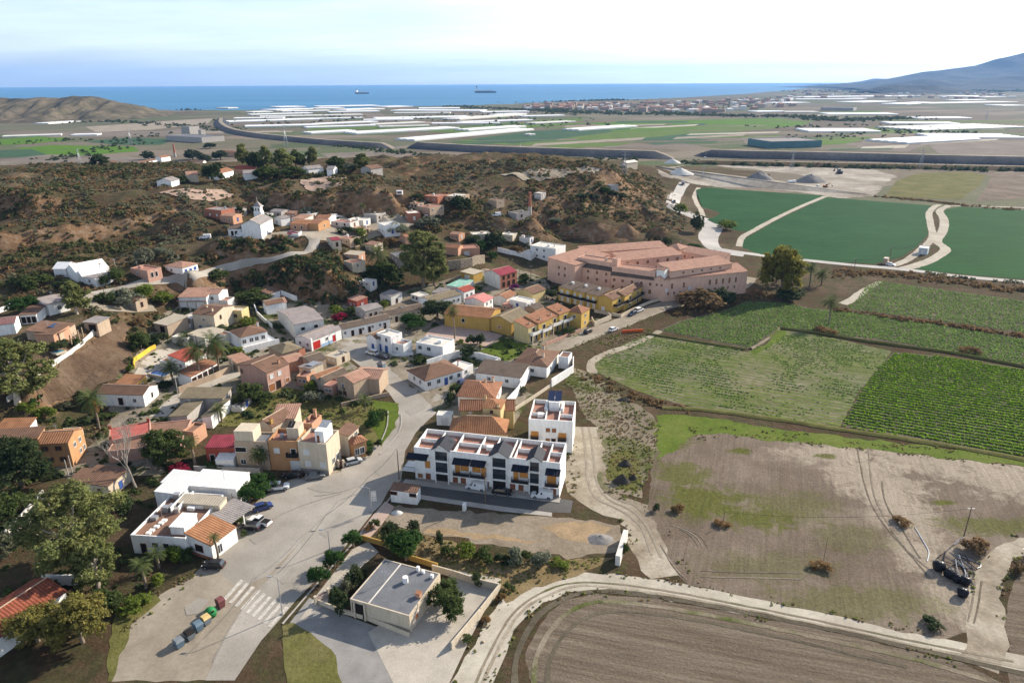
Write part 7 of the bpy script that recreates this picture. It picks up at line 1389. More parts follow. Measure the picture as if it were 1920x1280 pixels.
PAVED = [poly_w('', q) for q in ([(385,1275),(470,1120),(560,1020),(640,925),(640,880),(728,812),(745,780),(728,735),(655,670),(640,632),(745,596),(812,572),(830,573),(735,615),(752,650),(735,685),(815,738),(848,745),(780,810),(752,900),(715,945),(660,1010),(590,1090),(530,1155),(440,1275)],[(200,1275),(230,1190),(300,1115),(395,1040),(480,940),(560,895),(650,885),(615,962),(470,1122),(390,1275)],[(400,448),(520,436),(600,425),(640,405),(760,405),(790,420),(640,455),(500,452)],[(530,1200),(580,1120),(690,1010),(800,1060),(938,1092),(830,1275),(560,1280)],[(700,940),(1080,960),(1165,985),(1150,1035),(960,1030),(780,1000),(700,1000)])] + [poly_w('O',[(330,900),(460,850),(560,850),(1030,950),(860,1060),(560,1010),(280,960)]),poly_w('I',[(340,790),(640,650),(920,420),(1110,300),(1200,350),(1130,470),(1220,640),(1060,860),(800,970),(400,1060)]),poly_w('D',[(130,850),(1620,1000),(1600,1195),(1000,1160),(100,1020)])]
def scatter(polys, dens, seed, rough=None, clear=0.0,roads=True):
    r = np.random.default_rng(seed); out = []
    for poly in polys:
        a = np.array(poly); lo, hi = a.min(0),a.max(0); n = int((hi[0] - lo[0]) * (hi[1] - lo[1]) * dens)
        P = lo + r.random((n,2)) * (hi - lo); P = P[inside(P, poly)]; out.append(P)
    P = np.vstack(out); P = P[clear_of(P, clear)]
    if roads:
        P = P[off_road(P)]
        for q in PAVED: P = P[~inside(P, q)]
    return P
def clumps(name, P, m, rmin, rmax, nl, leaf, seed, label, cat, hs=0.8,clump=None):
    """one mass of low plants: every plant a handful of leaf faces"""
    r = np.random.default_rng(seed); n = len(P); Z = terr_np(P[:, 0],P[:, 1])[0]; R_ = rmin + (rmax - rmin) * r.random(n) ** 2
    d = r.normal(size=(n, nl,3)); d /= np.linalg.norm(d, axis=-1)[..., None]; d[..., 2] = np.abs(d[..., 2])
    c = np.concatenate([P, Z[:, None]],1)[:, None] + d * (R_[:, None, None] * (0.55 + 0.45 * r.random((n, nl,1)))) * np.array([1,1,hs]) + np.array([0,0,0.05])
    nm = d + r.normal(size=(n, nl,3)) * 0.5; nm /= np.linalg.norm(nm, axis=-1)[..., None]; a = np.cross(nm, r.normal(size=(n, nl,3))); a /= np.linalg.norm(a, axis=-1)[..., None]; b = np.cross(nm, a)
    s = (leaf * R_ ** 0.6)[:, None, None] * (0.6 + 0.8 * r.random((n, nl,1))); a = a * s; b = b * s * 0.7
    v = np.stack([c - a, c - b, c + a, c + b],2).reshape(-1,3); q = np.arange(len(v)).reshape(-1,4)
    return tag(quadmesh(name, v, q, m),label, cat, None, 'stuff')
hillpoly = poly_w('',[(0,600),(0,318),(150,305),(300,305),(420,330),(600,322),(780,308),(950,296),(1110,300),(1180,315),(1235,335),(1275,380),(1290,420),(1250,455),(1200,450),(1050,450),(1000,470),(930,455),(850,430),(790,440),(700,470),(640,540),(560,560),(420,545),(340,535),(300,600),(240,640),(180,610),(120,560)])
HP = scatter([hillpoly],0.24,3); hr = terr_np(HP[:, 0],HP[:, 1])[1]; pat = fbm(HP[:, 0] / 22,HP[:, 1] / 22,4); keep = (pat + 0.25 * np.clip(hr,0,1) > 0.50) & (np.random.default_rng(2).random(len(HP)) < 0.9); HP = HP[keep]
_k = fbm(HP[:, 0] / 35 + 9,HP[:, 1] / 35,3) + np.random.default_rng(4).random(len(HP)) * 0.35
clumps('scrub', HP[_k < 0.53],LF_SCRUB,0.4,2.3,18,0.5,1,'dark green scrub covering the village hillsides', 'scrub'); clumps('scrub', HP[(_k >= 0.53) & (_k < 0.72)],LF_BROWN,0.4,1.7,15,0.5,2,'brown dry scrub covering the hillsides', 'scrub'); clumps('scrub', HP[_k >= 0.72],LF_GREYG,0.4,1.9,16,0.5,3,'grey-green scrub covering the hillsides', 'scrub')
gully = [poly_w('R', q) for q in ([(160,560),(330,440),(700,420),(1000,420),(990,480),(760,570),(480,620),(300,650)],[(160,800),(420,690),(760,620),(1080,540),(1250,540),(1340,640),(1380,760),(1500,850),(1480,1000),(1250,1060),(1000,1000),(980,880),(700,850),(350,860)],[(1150,330),(1350,560),(1280,480)],[(0,600),(160,560),(340,640),(140,690)],[(1500,620),(1900,700),(1900,850),(1500,850)])]
GP = scatter(gully,0.46,8); _k = np.random.default_rng(6).random(len(GP))
clumps('scrub', GP[_k < 0.72],LF_DARK,0.6,2.4,22,0.48,5,'dark thicket filling the slopes below the church', 'scrub'); clumps('scrub', GP[_k >= 0.72],LF_BROWN,0.6,2.0,20,0.5,6,'brown bushes on the slopes below the church', 'scrub')
weeds = [poly_w('', q) for q in ([(1075,690),(1110,700),(1160,740),(1215,775),(1240,800),(1225,870),(1200,930),(1150,925),(1132,890),(1135,850),(1120,800),(1085,770),(1080,740),(1060,720)],[(430,740),(500,725),(600,735),(700,748),(748,765),(740,800),(700,835),(660,830),(640,800),(560,790),(470,800),(420,800),(390,790)],[(720,985),(780,1000),(860,1020),(930,1050),(1050,1050),(1150,1045),(1080,1080),(1000,1100),(950,1130),(930,1100),(860,1080),(760,1040),(700,1015)],[(1100,640),(1160,625),(1230,615),(1200,630),(1150,650)],[(0,760),(90,790),(200,800),(230,830),(100,810),(0,790)])]
WP = scatter(weeds,1.5,12,roads=True); _k = fbm(WP[:, 0] / 6,WP[:, 1] / 6,3)
clumps('weeds', WP[_k > 0.44],LF_GRASS,0.1,0.42,7,0.5,7,'rank weeds and grass on waste ground in the town', 'weeds'); clumps('weeds', WP[_k <= 0.44],LF_DRYG,0.1,0.42,7,0.5,8,'dry brown weeds on waste ground in the town', 'weeds')
townp = poly_w('',[(0,1200),(0,800),(200,640),(330,560),(560,560),(760,540),(1010,520),(1150,600),(1060,650),(980,740),(860,740),(760,720),(600,860),(380,1000),(230,1150)])
TP = scatter([townp],0.15,15,clear=0.7); TP = TP[fbm(TP[:, 0] / 15,TP[:, 1] / 15,3) > 0.42]; _k = np.random.default_rng(9).random(len(TP)); clumps('weeds', TP[_k > 0.6],LF_DARK,0.3,1.9,22,0.45,10,'dark garden growth scattered between the village houses', 'weeds')
clumps('weeds', TP[_k <= 0.6],LF_BUSH,0.2,1.4,16,0.5,9,'garden greenery scattered between the village houses', 'weeds')
# crops standing in rows
def crop(name, zone, poly, a, b, pitch, gap, m, size, nl, seed, label, lush=0.0):
    W = poly_w(zone, poly); d = G(zone, b)[:2] - G(zone, a)[:2]; d /= np.linalg.norm(d); nn = np.array([-d[1],d[0]]); Wp = np.array(W); uu = Wp @ d; vv = Wp @ nn
    r = np.random.default_rng(seed); U_, V_ = np.meshgrid(np.arange(uu.min(),uu.max(),gap),np.arange(vv.min(),vv.max(),pitch)); U_ = U_.ravel() + r.normal(size=U_.size) * gap * 0.3; V_ = V_.ravel() + r.normal(size=V_.size) * pitch * 0.06
    P = U_[:, None] * d + V_[:, None] * nn; P = P[inside(P, W)]; P = P[r.random(len(P)) < 0.96]; P = P[fbm(P[:, 0] / 9,P[:, 1] / 9,4) + (r.random(len(P)) - 0.5) * 0.3 > lush]
    return clumps(name, P, m, size * 0.7,size, nl,0.5,seed, label, 'crop',0.75),math.atan2(d[1],d[0])
_, CA = crop('crop_rows', 'Y',[(1352,238),(1600,258),(1920,312),(2100,347),(2100,728),(1920,688),(1600,638),(1350,598),(1124,557),(1208,405),(1282,302)],(1210,405),(1920,520),1.9,0.27,LF_CROP,0.5,6,21,'dense dark green crop in straight rows')
crop('crop_rows', 'Y',[(330,138),(420,100),(560,64),(650,40),(700,12),(860,18),(1000,48),(1110,54),(1300,78),(1920,178),(2100,208),(2100,328),(1920,292),(1600,236),(1340,186),(1000,146),(850,122),(720,215),(600,190),(400,152)],(300,150),(700,225),1.0,0.7,LF_CROP2,0.46,6,22,'broad-leaved crop filling the long field below the poplar')
crop('crop_rows', 'Y',[(1135,45),(1180,10),(1225,-50),(1285,-78),(1920,12),(2100,42),(2100,178),(1920,148),(1500,88)],(300,150),(700,225),1.1,0.8,LF_CROP2,0.46,5,23,'broad-leaved crop in the field beside the field road')
crop('crop_rows', 'Y',[(40,280),(90,240),(250,165),(560,210),(790,210),(870,160),(1000,160),(1330,232),(1200,400),(1105,560),(700,500),(330,435),(100,345)],(1210,405),(1920,520),2.0,0.45,LF_CROP2,0.36,5,24,'patchy weeds growing along the pale mulched beds',0.50)
# ditch hedges
def hedgeline(zone, pts, w, dens, m, rmin, rmax, seed, label):
    L_ = smooth_line([G(zone, p) for p in pts],False,0.5); r = np.random.default_rng(seed); k = r.integers(0,len(L_),int(len(L_) * 0.5 * w * dens)); P = L_[k] + r.normal(size=(len(k),2)) * w * 0.35
    clumps('hedge_growth', P, m, rmin, rmax,14,0.5,seed, label, 'hedge growth')
hedgeline('Y',[(1100,48),(1250,70),(1360,88),(1500,105),(1700,135),(1920,170),(2080,195)],3.0,0.8,LF_BROWN,0.5,1.6,31,'dark overgrown ditch between the two broad-leaved fields'); hedgeline('X',[(980,520),(1100,510),(1250,520),(1400,535),(1600,560),(1800,590),(1990,610)],9.0,0.35,LF_BROWN,0.5,2.0,32,'overgrown bank below the field road'); hedgeline('X',[(1300,500),(1400,510),(1560,530),(1700,545),(1920,565)],2.5,0.12,LF_GREYG,1.2,2.0,33,'grey-green bushes spaced along the field road'); hedgeline('X',[(180,720),(300,690),(420,660),(520,640),(640,620)],6,0.4,LF_BROWN,0.4,1.6,34,'brown thicket below the hotel road'); hedgeline('Y',[(20,340),(120,395),(230,440),(330,470),(430,485)],4,0.5,LF_BROWN,0.3,1.3,35,'brown weeds edging the mulched beds'); hedgeline('X',[(1180,130),(1300,140),(1420,150),(1500,160),(1640,178),(1900,195)],5,0.4,LF_BROWN,0.6,2.0,36,'scrubby bank at the far end of the leek fields')

def verge(pts, offs, dens, seed, label):
    L_ = smooth_line([G('', p) for p in pts],False,0.5); T = np.gradient(L_, axis=0); T /= np.linalg.norm(T, axis=1)[:, None] + 1e-9; N = np.stack([-T[:, 1],T[:, 0]],1); r = np.random.default_rng(seed); out = []
    for o in offs: k = r.integers(0,len(L_),int(len(L_) * dens)); k = k[fbm(L_[k,0] / 5,L_[k,1] / 5 + o,3) > 0.4]; out.append(L_[k] + N[k] * (o + r.normal(size=(len(k),1)) * 0.55))
    P = np.vstack(out); h = np.arange(len(P)) % 2 == 0; clumps('weeds', P[h],LF_GRASS,0.08,0.38,6,0.55,seed, label, 'weeds'); clumps('weeds', P[~h],LF_DRYG,0.08,0.34,6,0.55,seed + 1,'dry ' + label, 'weeds')
verge([(880,1290),(905,1240),(930,1190),(965,1140),(1020,1105),(1080,1090),(1150,1093),(1240,1105),(1350,1125),(1500,1155),(1640,1185),(1780,1215)],(-2.6,2.5),0.9,71,'weeds straggling along the farm track'); verge([(1098,800),(1105,850),(1110,900),(1115,930),(1150,950),(1190,965),(1215,1000),(1235,1045),(1255,1080)],(-4.2,4.0),1.2,73,'weeds along the lane beside the townhouses'); verge([(1940,1015),(1890,1035),(1860,1065),(1850,1100),(1850,1150)],(-2.4,2.3),1.0,75,'weeds along the pond track'); verge([(1238,620),(1200,640),(1160,655),(1125,668),(1108,682)],(-2,2),1.0,77,'weeds along the beds track'); verge([(300,1115),(360,1080),(395,1040),(230,1190)],(-0.6,0.8),0.8,79,'weeds edging the dirt apron'); verge([(1010,662),(1060,645),(1110,625),(1160,607),(1200,590),(1240,575),(1280,565),(1330,553)],(-4.2,),1.0,81,'weeds along the dirt road'); verge([(1300,815),(1400,812),(1550,830),(1700,846),(1880,864)],(-1.5,1.5,3),1.0,83,'tussocks in the grass verge')
# ------------------------------------------------------------------ vehicles
def paint(n, c, r=0.3): return mat('paint_' + n, c, r,0.04,0.5,spec=0.5)
PW = paint('white',(0.70,0.70,0.69)); PB = paint('black',(0.018,0.018,0.02)); PBL = paint('blue',(0.03,0.05,0.16)); PS = paint('silver',(0.42,0.43,0.44)); PG = paint('grey',(0.13,0.135,0.14)); PD = paint('dark_blue',(0.02,0.03,0.06)); PRE = paint('red',(0.30,0.02,0.03)); POR = paint('orange',(0.45,0.16,0.03)); PYE = paint('yellow',(0.55,0.36,0.03))
TYRE = mat('tyre_rubber',(0.02,0.02,0.02),0.9); RIM = mat('wheel_rim',(0.35,0.35,0.36),0.4,metal=0.7); LAMP = mat('headlight_glass',(0.6,0.6,0.6),0.2); TAIL = mat('tail_light',(0.25,0.01,0.01),0.3); CGL = mat('car_glass',(0.02,0.025,0.03),0.08,0.1,spec=0.7)
SHAPES = {  # length, half width, lower body outline, glasshouse outline (bottom x, z ... top)
 'hatch': (4.1,0.86,[(-2.05,.32),(-2.05,.78),(-1.95,.98),(1.0,.95),(1.75,.82),(2.05,.62),(2.05,.32)],[(-1.92,.97),(1.02,.95),(0.25,1.46),(-1.55,1.48)]),
 'sedan': (4.5,0.88,[(-2.25,.32),(-2.25,.82),(-2.1,.95),(1.05,.93),(1.95,.80),(2.25,.60),(2.25,.32)],[(-1.75,.94),(1.1,.93),(0.35,1.42),(-1.05,1.43)]),
 'suv': (4.5,0.92,[(-2.25,.42),(-2.25,.95),(-2.18,1.08),(1.0,1.05),(1.95,.98),(2.25,.75),(2.25,.42)],[(-2.15,1.07),(1.05,1.05),(0.45,1.72),(-2.0,1.74)]),
 'van': (4.8,0.95,[(-2.4,.35),(-2.4,1.85),(-2.3,1.95),(0.55,1.93),(0.95,1.15),(1.9,1.0),(2.4,.72),(2.4,.35)],[(0.25,1.10),(1.35,1.06),(0.72,1.86),(0.3,1.88)]),
 'pickup': (5.2,0.92,[(-2.6,.45),(-2.6,1.02),(0.95,1.05),(2.3,.98),(2.6,.75),(2.6,.45)],[(-0.6,1.04),(1.1,1.05),(0.5,1.70),(-0.45,1.72)])}
_vc = {}
def vmesh(key, fn, m):
    k = (key, m.name)
    if k not in _vc:
        o = fn().build('tmp', m); _vc[k] = o.data; bpy.data.objects.remove(o)
    return _vc[k]
def xprism(prof, w, wt=None):
    wt = wt or w; zs = [p[1] for p in prof]; lo, hi = min(zs),max(zs); k = lambda z: w + (wt - w) * (z - lo) / (hi - lo)
    return MB().prism([(x, -k(z),z) for x, z in prof],[(x, k(z),z) for x, z in prof])
def car(zone, c, d, kind, pm, label, cat='car', name=None, group=None, sc=1.0):
    """c: where it stands, d: a point of the photograph it points towards"""
    g = G(zone, c); h = G(zone, d); a = math.atan2(h[1] - g[1],h[0] - g[0]); L, hw, body, glass = SHAPES[kind]
    nm = name or {'hatch': 'hatchback_car', 'sedan': 'saloon_car', 'suv': 'off_road_car', 'van': 'panel_van', 'pickup': 'pickup_truck'}[kind]
    z = max(terr(g[0],g[1]),0) + 0.07 + (0.15 if g[2] > 3 else 0); r = empty(nm,(g[0],g[1],z),label, cat, group, a); r.scale = (sc, sc, sc)
    child('body', vmesh(kind + 'b', lambda: xprism(body, hw, hw * 0.94),pm),r); gl = child('windows', vmesh(kind + 'g', lambda: xprism(glass, hw * 0.93 if kind != 'van' else hw * 0.955,hw * 0.74 if kind != 'van' else hw * 0.90),CGL),r)
    t0,t1 = glass[3],glass[2]; child('roof', vmesh(kind + 'r', lambda: MB().prism([(t0[0] - .04,-hw * .76,t0[1] + .003),(t1[0] + .04,-hw * .76,t1[1] + .003),(t1[0] + .04,hw * .76,t1[1] + .003),(t0[0] - .04,hw * .76,t0[1] + .003)],[(t0[0] + .05,-hw * .7,t0[1] + .06),(t1[0] - .05,-hw * .7,t1[1] + .06),(t1[0] - .05,hw * .7,t1[1] + .06),(t0[0] + .05,hw * .7,t0[1] + .06)]),pm),r)
    wr = 0.33 if kind in ('hatch', 'sedan') else 0.38
    for sx in (-0.31,0.31):
        for sy in (-1,1):
            w_ = child('wheel', vmesh(('w', wr),lambda: MB().tube([(0,-0.11,0),(0,0.11,0)],wr,12),TYRE),r); w_.location = (sx * L, sy * (hw - 0.06),wr); child('rim', vmesh(('m', wr),lambda: MB().tube([(0,-0.125,0),(0,0.125,0)],wr * 0.6,8),RIM),w_)
    for sy in (-1,1):
        q = child('headlight', vmesh('hl', lambda: MB().box(-.06, .03,-.16, .16,-.08, .08),LAMP),r); q.location = (L / 2 - 0.02,sy * hw * 0.68,body[-1][1] + 0.32); q = child('tail_light', vmesh('tl', lambda: MB().box(-.03, .06,-.1, .1,-.13, .13),TAIL),r); q.location = (-L / 2 + 0.02,sy * hw * 0.82,body[-1][1] + 0.45)
    if kind == 'pickup': child('load_bed', vmesh('bed', lambda: MB().box(-2.5,-0.75,-0.78,0.78,1.053,1.07),DARK),r)
    if kind == 'van': child('side_window', vmesh('vs', lambda: MB().box(-0.1,0.25,-hw * .975,hw * .975,1.2,1.7),CGL),r)
    return r
for a in [('B',(1050,232),(1150,222),'suv', PW, 'white off-road car parked beside the dense clipped trees'),('B',(945,360),(1010,340),'hatch', PBL, 'dark blue hatchback parked nose-out beside the restaurant'),('B',(925,455),(830,430),'pickup', PW, 'white pickup parked beside the restaurant terrace'),('B',(868,488),(790,480),'hatch', PB, 'black hatchback between the white pickup and the planters'),('B',(628,738),(540,735),'hatch', PB, 'black hatchback parked alone below the fan palm'),
          ('K',(1405,1005),(1480,985),'hatch', PS, 'silver hatchback on the corner beside the beige house'),('K',(800,1140),(720,1140),'sedan', PB, 'black saloon in the shade by the white garage door'),('K',(1020,1152),(1110,1140),'sedan', PG, 'grey estate in the shade of the beige house'),('D',(795,990),(700,975),'van', PW, 'white panel van before the townhouse row'),('D',(1015,1030),(1100,1040),'sedan', PB, 'black saloon in shadow beside the townhouse pavement'),('D',(1355,1062),(1270,1055),'van', PW, 'small white van at the end of the townhouse row'),
          ('M',(1150,842),(1085,825),'suv', PW, 'white people carrier outside the blue-doored house'),('M',(1262,880),(1190,862),'sedan', PD, 'dark blue saloon beside the white people carrier'),('N',(915,700),(990,680),'hatch', PBL, 'blue car nosing out by the red-brown hipped house'),('P',(510,852),(560,825),'hatch', PB, 'dark hatchback parked by the pink fence wall'),('P',(710,835),(760,815),'hatch', PW, 'white hatchback driving along the dirt road'),('P',(858,712),(830,725),'hatch', PD, 'navy hatchback parked behind the white four-by-four'),('P',(910,685),(960,665),'suv', PW, 'white four-by-four parked at the mustard terrace'),
          ('R',(120,425),(60,420),'van', PW, 'white van alone below the clay terraces'),('R',(430,410),(380,405),'van', PW, 'white van parked before the church annexe'),('R',(590,402),(530,400),'van', PW, 'white van parked against the church gable'),('R',(672,345),(720,335),'suv', PW, 'white car nearest the cottage beside the church'),('R',(672,385),(720,378),'hatch', PS, 'silver car on the church forecourt'),('R',(905,385),(970,370),'hatch', PRE, 'red-covered car at the bend below the hamlet'),('S',(1300,412),(1240,410),'van', PW, 'white van parked on the hillside track'),('S',(690,410),(740,395),'sedan', PW, 'white car beside the narrow brick house'),('R',(1290,235),(1350,230),'van', PW, 'white lorry-like van in the hamlet lane'),
          ('R',(1560,275),(1620,262),'sedan', PS, 'pale car among the hamlet terraces'),('V',(1197,922),(1190,950),'hatch', PB, 'dark car driving down the valley road'),('X',(1252,475),(1290,480),'hatch', PW, 'white car beside the little field pump hut'),('W',(495,1035),(520,1030),'hatch', PW, 'white car on the building site'),('V',(1410,615),(1440,612),'hatch', PW, 'tiny white car on the embankment road')]:
    car(*a)
g = G('S',(430,225)); t = empty('caravan', g, 'white caravan parked below the dark cliff', 'caravan'); MB().box(-1.6,1.6,-1.1,1.1,0.5,2.6).build('body', PW, t); MB().box(-1.0,1.0,-1.13,-1.105,1.4,2.1).build('window', CGL, t); MB().tube([(-0.2,-1.15,0.33),(-0.2,1.15,0.33)],0.33,10).build('wheel', TYRE, t)
def lorry(zone, c, d, label, cab, bedm, name='tipper_lorry'):
    g = G(zone, c); h = G(zone, d); r = empty(name,(g[0],g[1],g[2] + 0.05),label, 'lorry', None, math.atan2(h[1] - g[1],h[0] - g[0]))
    MB().box(1.6,3.6,-1.2,1.2,0.7,3.0).build('cab', cab, r); MB().box(3.605,3.63,-1.0,1.0,1.9,2.7).build('windscreen', CGL, r); MB().box(-3.6,1.4,-1.25,1.25,1.0,2.6).build('body', bedm, r); MB().box(-3.5,3.4,-0.6,0.6,0.6,0.95).build('chassis', IRON, r)
    for x in (-2.6,-1.4,2.6):
        for y in (-1.1,1.1): o = MB().tube([(x, y - 0.15,0.5),(x, y + 0.15,0.5)],0.5,10).build('wheel', TYRE, r)
lorry('V',(1258,800),(1270,760),'dark lorry climbing the valley road towards the embankment', PD, PG); lorry('W',(310,1012),(370,1010),'white tipper lorry beside the grey spoil heap', PW, PW)
def digger(zone, c, d, label, pm, sc=1.0):
    g = G(zone, c); h = G(zone, d); r = empty('excavator',(g[0],g[1],g[2] + 0.05),label, 'excavator', None, math.atan2(h[1] - g[1],h[0] - g[0])); r.scale = (sc,) * 3
    for y in (-1.2,1.2): MB().box(-2,2,y - 0.35,y + 0.35,0,0.9).build('track', IRON, r)
    MB().box(-2.2,1.2,-1.3,1.3,1.0,2.2).build('body', pm, r); MB().box(0.2,1.6,-1.25,-0.1,2.21,3.3).build('cab', CGL, r); MB().tube([(1.2,0.3,1.8),(3.6,0.3,5.0)],0.3,6).build('boom', pm, r); MB().tube([(3.6,0.3,5.0),(6.0,0.3,2.2)],0.24,6).build('arm', pm, r); MB().prism([(5.6,-0.3,2.3),(6.5,-0.3,2.2),(6.1,-0.3,1.2),(5.4,-0.3,1.4)],[(5.6,0.9,2.3),(6.5,0.9,2.2),(6.1,0.9,1.2),(5.4,0.9,1.4)]).build('bucket', IRON, r)
digger('W',(640,945),(560,930),'dark excavator with raised boom on the building site', PD,1.3); digger('W',(545,1040),(600,1045),'small orange excavator in front of the building site', POR,0.9)
# ------------------------------------------------------------------ street furniture
CONCP = mat('concrete_pole',(0.38,0.36,0.33),0.9); WOODP = mat('wooden_pole',(0.16,0.115,0.08),0.9,0.25,2)
def vheight(zone, base, top):
    g = G(zone, base); d = ray(px(zone, top)); return g, H + g[1] / d[1] * d[2] - g[2]
def lamp(zone, base, top, arm, label, deco=None):
    g, hh = vheight(zone, base, top); r = empty('street_lamp', g, label, 'street lamp'); d = ray(px(zone, arm)); t_ = g[1] / d[1]; ax = t_ * d[0] - g[0]
    MB().tube([(0,0,0),(0,0,hh * 0.5),(0,0,hh)],[0.10,0.085,0.06],7).build('post', GALV, r); MB().tube([(0,0,hh - 0.05),(ax * 0.5,0,hh + 0.25),(ax,0,hh + 0.3)],0.045,5).build('arm', GALV, r); MB().box(ax - 0.35,ax + 0.35,-0.15,0.15,hh + 0.22,hh + 0.36).build('lantern', GALV, r); MB().box(-0.25,0.25,-0.25,0.25,-0.2,0.25).build('base', CONCP, r)
    if deco:
        mb = MB(); 
        for k in range(5): mb.tube([(0.25,-0.05,hh - 3.0 + k * 0.55),(1.25,-0.05,hh - 2.9 + k * 0.55)],0.03,4)
        for x in (0.25,0.75,1.25): mb.tube([(x, -0.05,hh - 3.1),(x, -0.05,hh - 0.7)],0.03,4)
        for k in range(4): mb.tube([(0.25 + 0.25 * k, -0.05,hh - 3.0),(0.5 + 0.25 * k, -0.05,hh - 1.9),(0.25 + 0.25 * k, -0.05,hh - 0.8)],0.03,4)
        mb.build('decoration', PW, r)
lamp('C',(103,1040),(85,805),(20,805),'street lamp at the zebra crossing beside the gate'); lamp('C',(410,625),(403,500),(350,480),'plain street lamp between the round street trees'); lamp('C',(680,378),(662,225),(615,198),'street lamp carrying a lacy Christmas decoration', True)
lamp('D',(558,945),(556,818),(548,812),'small lamp before the first glazed bay of the townhouses'); lamp('D',(1062,1008),(1063,880),(1055,875),'small lamp before the middle of the townhouses'); lamp('M',(965,600),(962,520),(950,515),'street lamp against the white terraced row'); lamp('M',(760,715),(752,600),(740,595),'street lamp beside the red door of the low white house'); lamp('M',(1375,790),(1372,660),(1365,655),'street lamp on the square before the mop-headed shrub')
def pole(zone, base, top, label, m=None, cross=True, rad=0.13):
    g, hh = vheight(zone, base, top); r = empty('utility_pole', g, label, 'utility pole'); MB().tube([(0,0,-0.3),(0,0,hh)],[rad, rad * 0.7],7).build('post', m or WOODP, r)
    if cross: MB().box(-0.7,0.7,-0.05,0.05,hh - 0.5,hh - 0.38).build('crossarm', GALV, r)
    return np.array([g[0],g[1],g[2] + hh - 0.4])
pole('D',(870,1110),(870,835),'dark utility pole in front of the white panel van', cross=False); pole('D',(130,905),(128,655),'dark pole at the corner of the townhouse row', cross=False); p_tall = pole('G',(1062,540),(1090,345),'tall leaning field pole above the black bales'); p_mid = pole('G',(148,720),(160,540),'thin field pole in golden grass', cross=False, rad=0.05); pole('F',(885,460),(893,380),'short leaning field pole in the fallow field', cross=False, rad=0.09); p_edge = pole('G',(1437,722),(1447,605),'field pole beside the pond track at the picture edge')
pole('L',(612,1085),(606,880),'concrete pole at the head of the lane below the pool', CONCP); pole('L',(722,905),(720,765),'wooden pole beside the arcaded pool wing'); pole('L',(1160,840),(1155,690),'concrete pole beside the dusty pink house', CONCP); pole('L',(797,575),(795,470),'pole behind the grey carports'); pole('Q',(1042,690),(1032,600),'pale pole on the slope above the pink cottage', CONCP); pole('Q',(940,920),(938,850),'short pole at the hairpin lane', cross=False); pole('I',(508,810),(506,800),'stub pole on the bank', cross=False) if False else None
pole('O',(1180,430),(1178,310),'wooden pole beside the brick arcaded house'); pole('O',(1290,420),(1288,290),'wooden pole below the hotel corner'); pa = pole('X',(1070,500),(1075,435),'pole carrying the cable across the leek field, nearest the ditch', rad=0.16); pb = pole('X',(1248,440),(1250,380),'pole beside the little field pump hut', rad=0.16); pc = pole('X',(1405,400),(1408,345),'pole at the white hut between the leek fields', rad=0.16); pole('H',(632,745),(600,600),'thin pole at the mouth of the shaded lane', CONCP, False); pole('H',(672,730),(655,560),'pole against the orange house corner', CONCP, False)
def cable(a, b, sag, label, rad=0.035):
    a, b = np.array(a),np.array(b); pts = [tuple(a + (b - a) * t + np.array([0,0,-4 * sag * t * (1 - t)]) - a) for t in np.linspace(0,1,17)]
    o = MB().tube(pts, rad,4).build('cable', IRON); o.location = tuple(a); tag(o, label, 'cable', None, 'thing')
cable(pa, pb,3.0,'sagging cable between the ditch pole and the pump hut pole',0.07); cable(pb, pc,2.0,'cable from the pump hut pole to the white hut',0.07); gp = G('X',(985,555)); cable(pa,(gp[0],gp[1],gp[2] + 0.3),1.0,'cable running down to the ditch',0.07)
cable(p_tall, p_edge,1.2,'cable between the tall field pole and the edge pole',0.02); gq = G('F',(885,460)); cable(p_tall,(gq[0],gq[1],3.0),1.6,'long cable over the fallow field',0.02)
# recycling bins
def bin_box(zone, c, label, m, lid, w=1.3,d=1.1,h=1.5,round_=False):
    g = G(zone, c); r = empty('recycling_bin', g, label, 'recycling bin', None, math.radians(-38))
    if round_:
        K = 8; mb = MB(); mb.tube([(0,0,0.05)] + [(0,0,h * (0.3 + 0.7 * math.sin(k / K * math.pi / 2))) for k in range(1,K + 1)],[w * 0.55] + [w * 0.62 * max(0.12,math.cos(k / K * math.pi / 2)) for k in range(1,K + 1)],14); mb.build('shell', m, r, True); MB().tube([(w * 0.45,-0.3,h * 0.75),(w * 0.5,0.3,h * 0.75)],0.14,8).build('slot', DARK, r)
    else:
        MB().prism([(-w * .42,-d * .42, .12),(w * .42,-d * .42, .12),(w * .42,d * .42, .12),(-w * .42,d * .42, .12)],[(-w / 2,-d / 2,h * .8),(w / 2,-d / 2,h * .8),(w / 2,d / 2,h * .8),(-w / 2,d / 2,h * .8)]).build('body', m, r)
        MB().prism([(-w * .52,-d * .52,h * .805),(w * .52,-d * .52,h * .805),(w * .52,d * .52,h * .805),(-w * .52,d * .52,h * .805)],[(-w * .3,-d * .45,h),(w * .3,-d * .45,h),(w * .3,d * .45,h),(-w * .3,d * .45,h)]).build('lid', lid, r)
        for x in (-.4, .4): MB().tube([(x * w, -d * .45, .1),(x * w, -d * .35, .1)], .1,6).build('wheel', TYRE, r)
GRB = mat('green_plastic',(0.02,0.16,0.05),0.5); BLB = mat('blue_grey_plastic',(0.11,0.16,0.20),0.6); YLB = mat('yellow_lid',(0.50,0.36,0.16),0.6); GRY = mat('grey_plastic',(0.16,0.18,0.19),0.6); MAR = mat('maroon_plastic',(0.16,0.06,0.06),0.6)
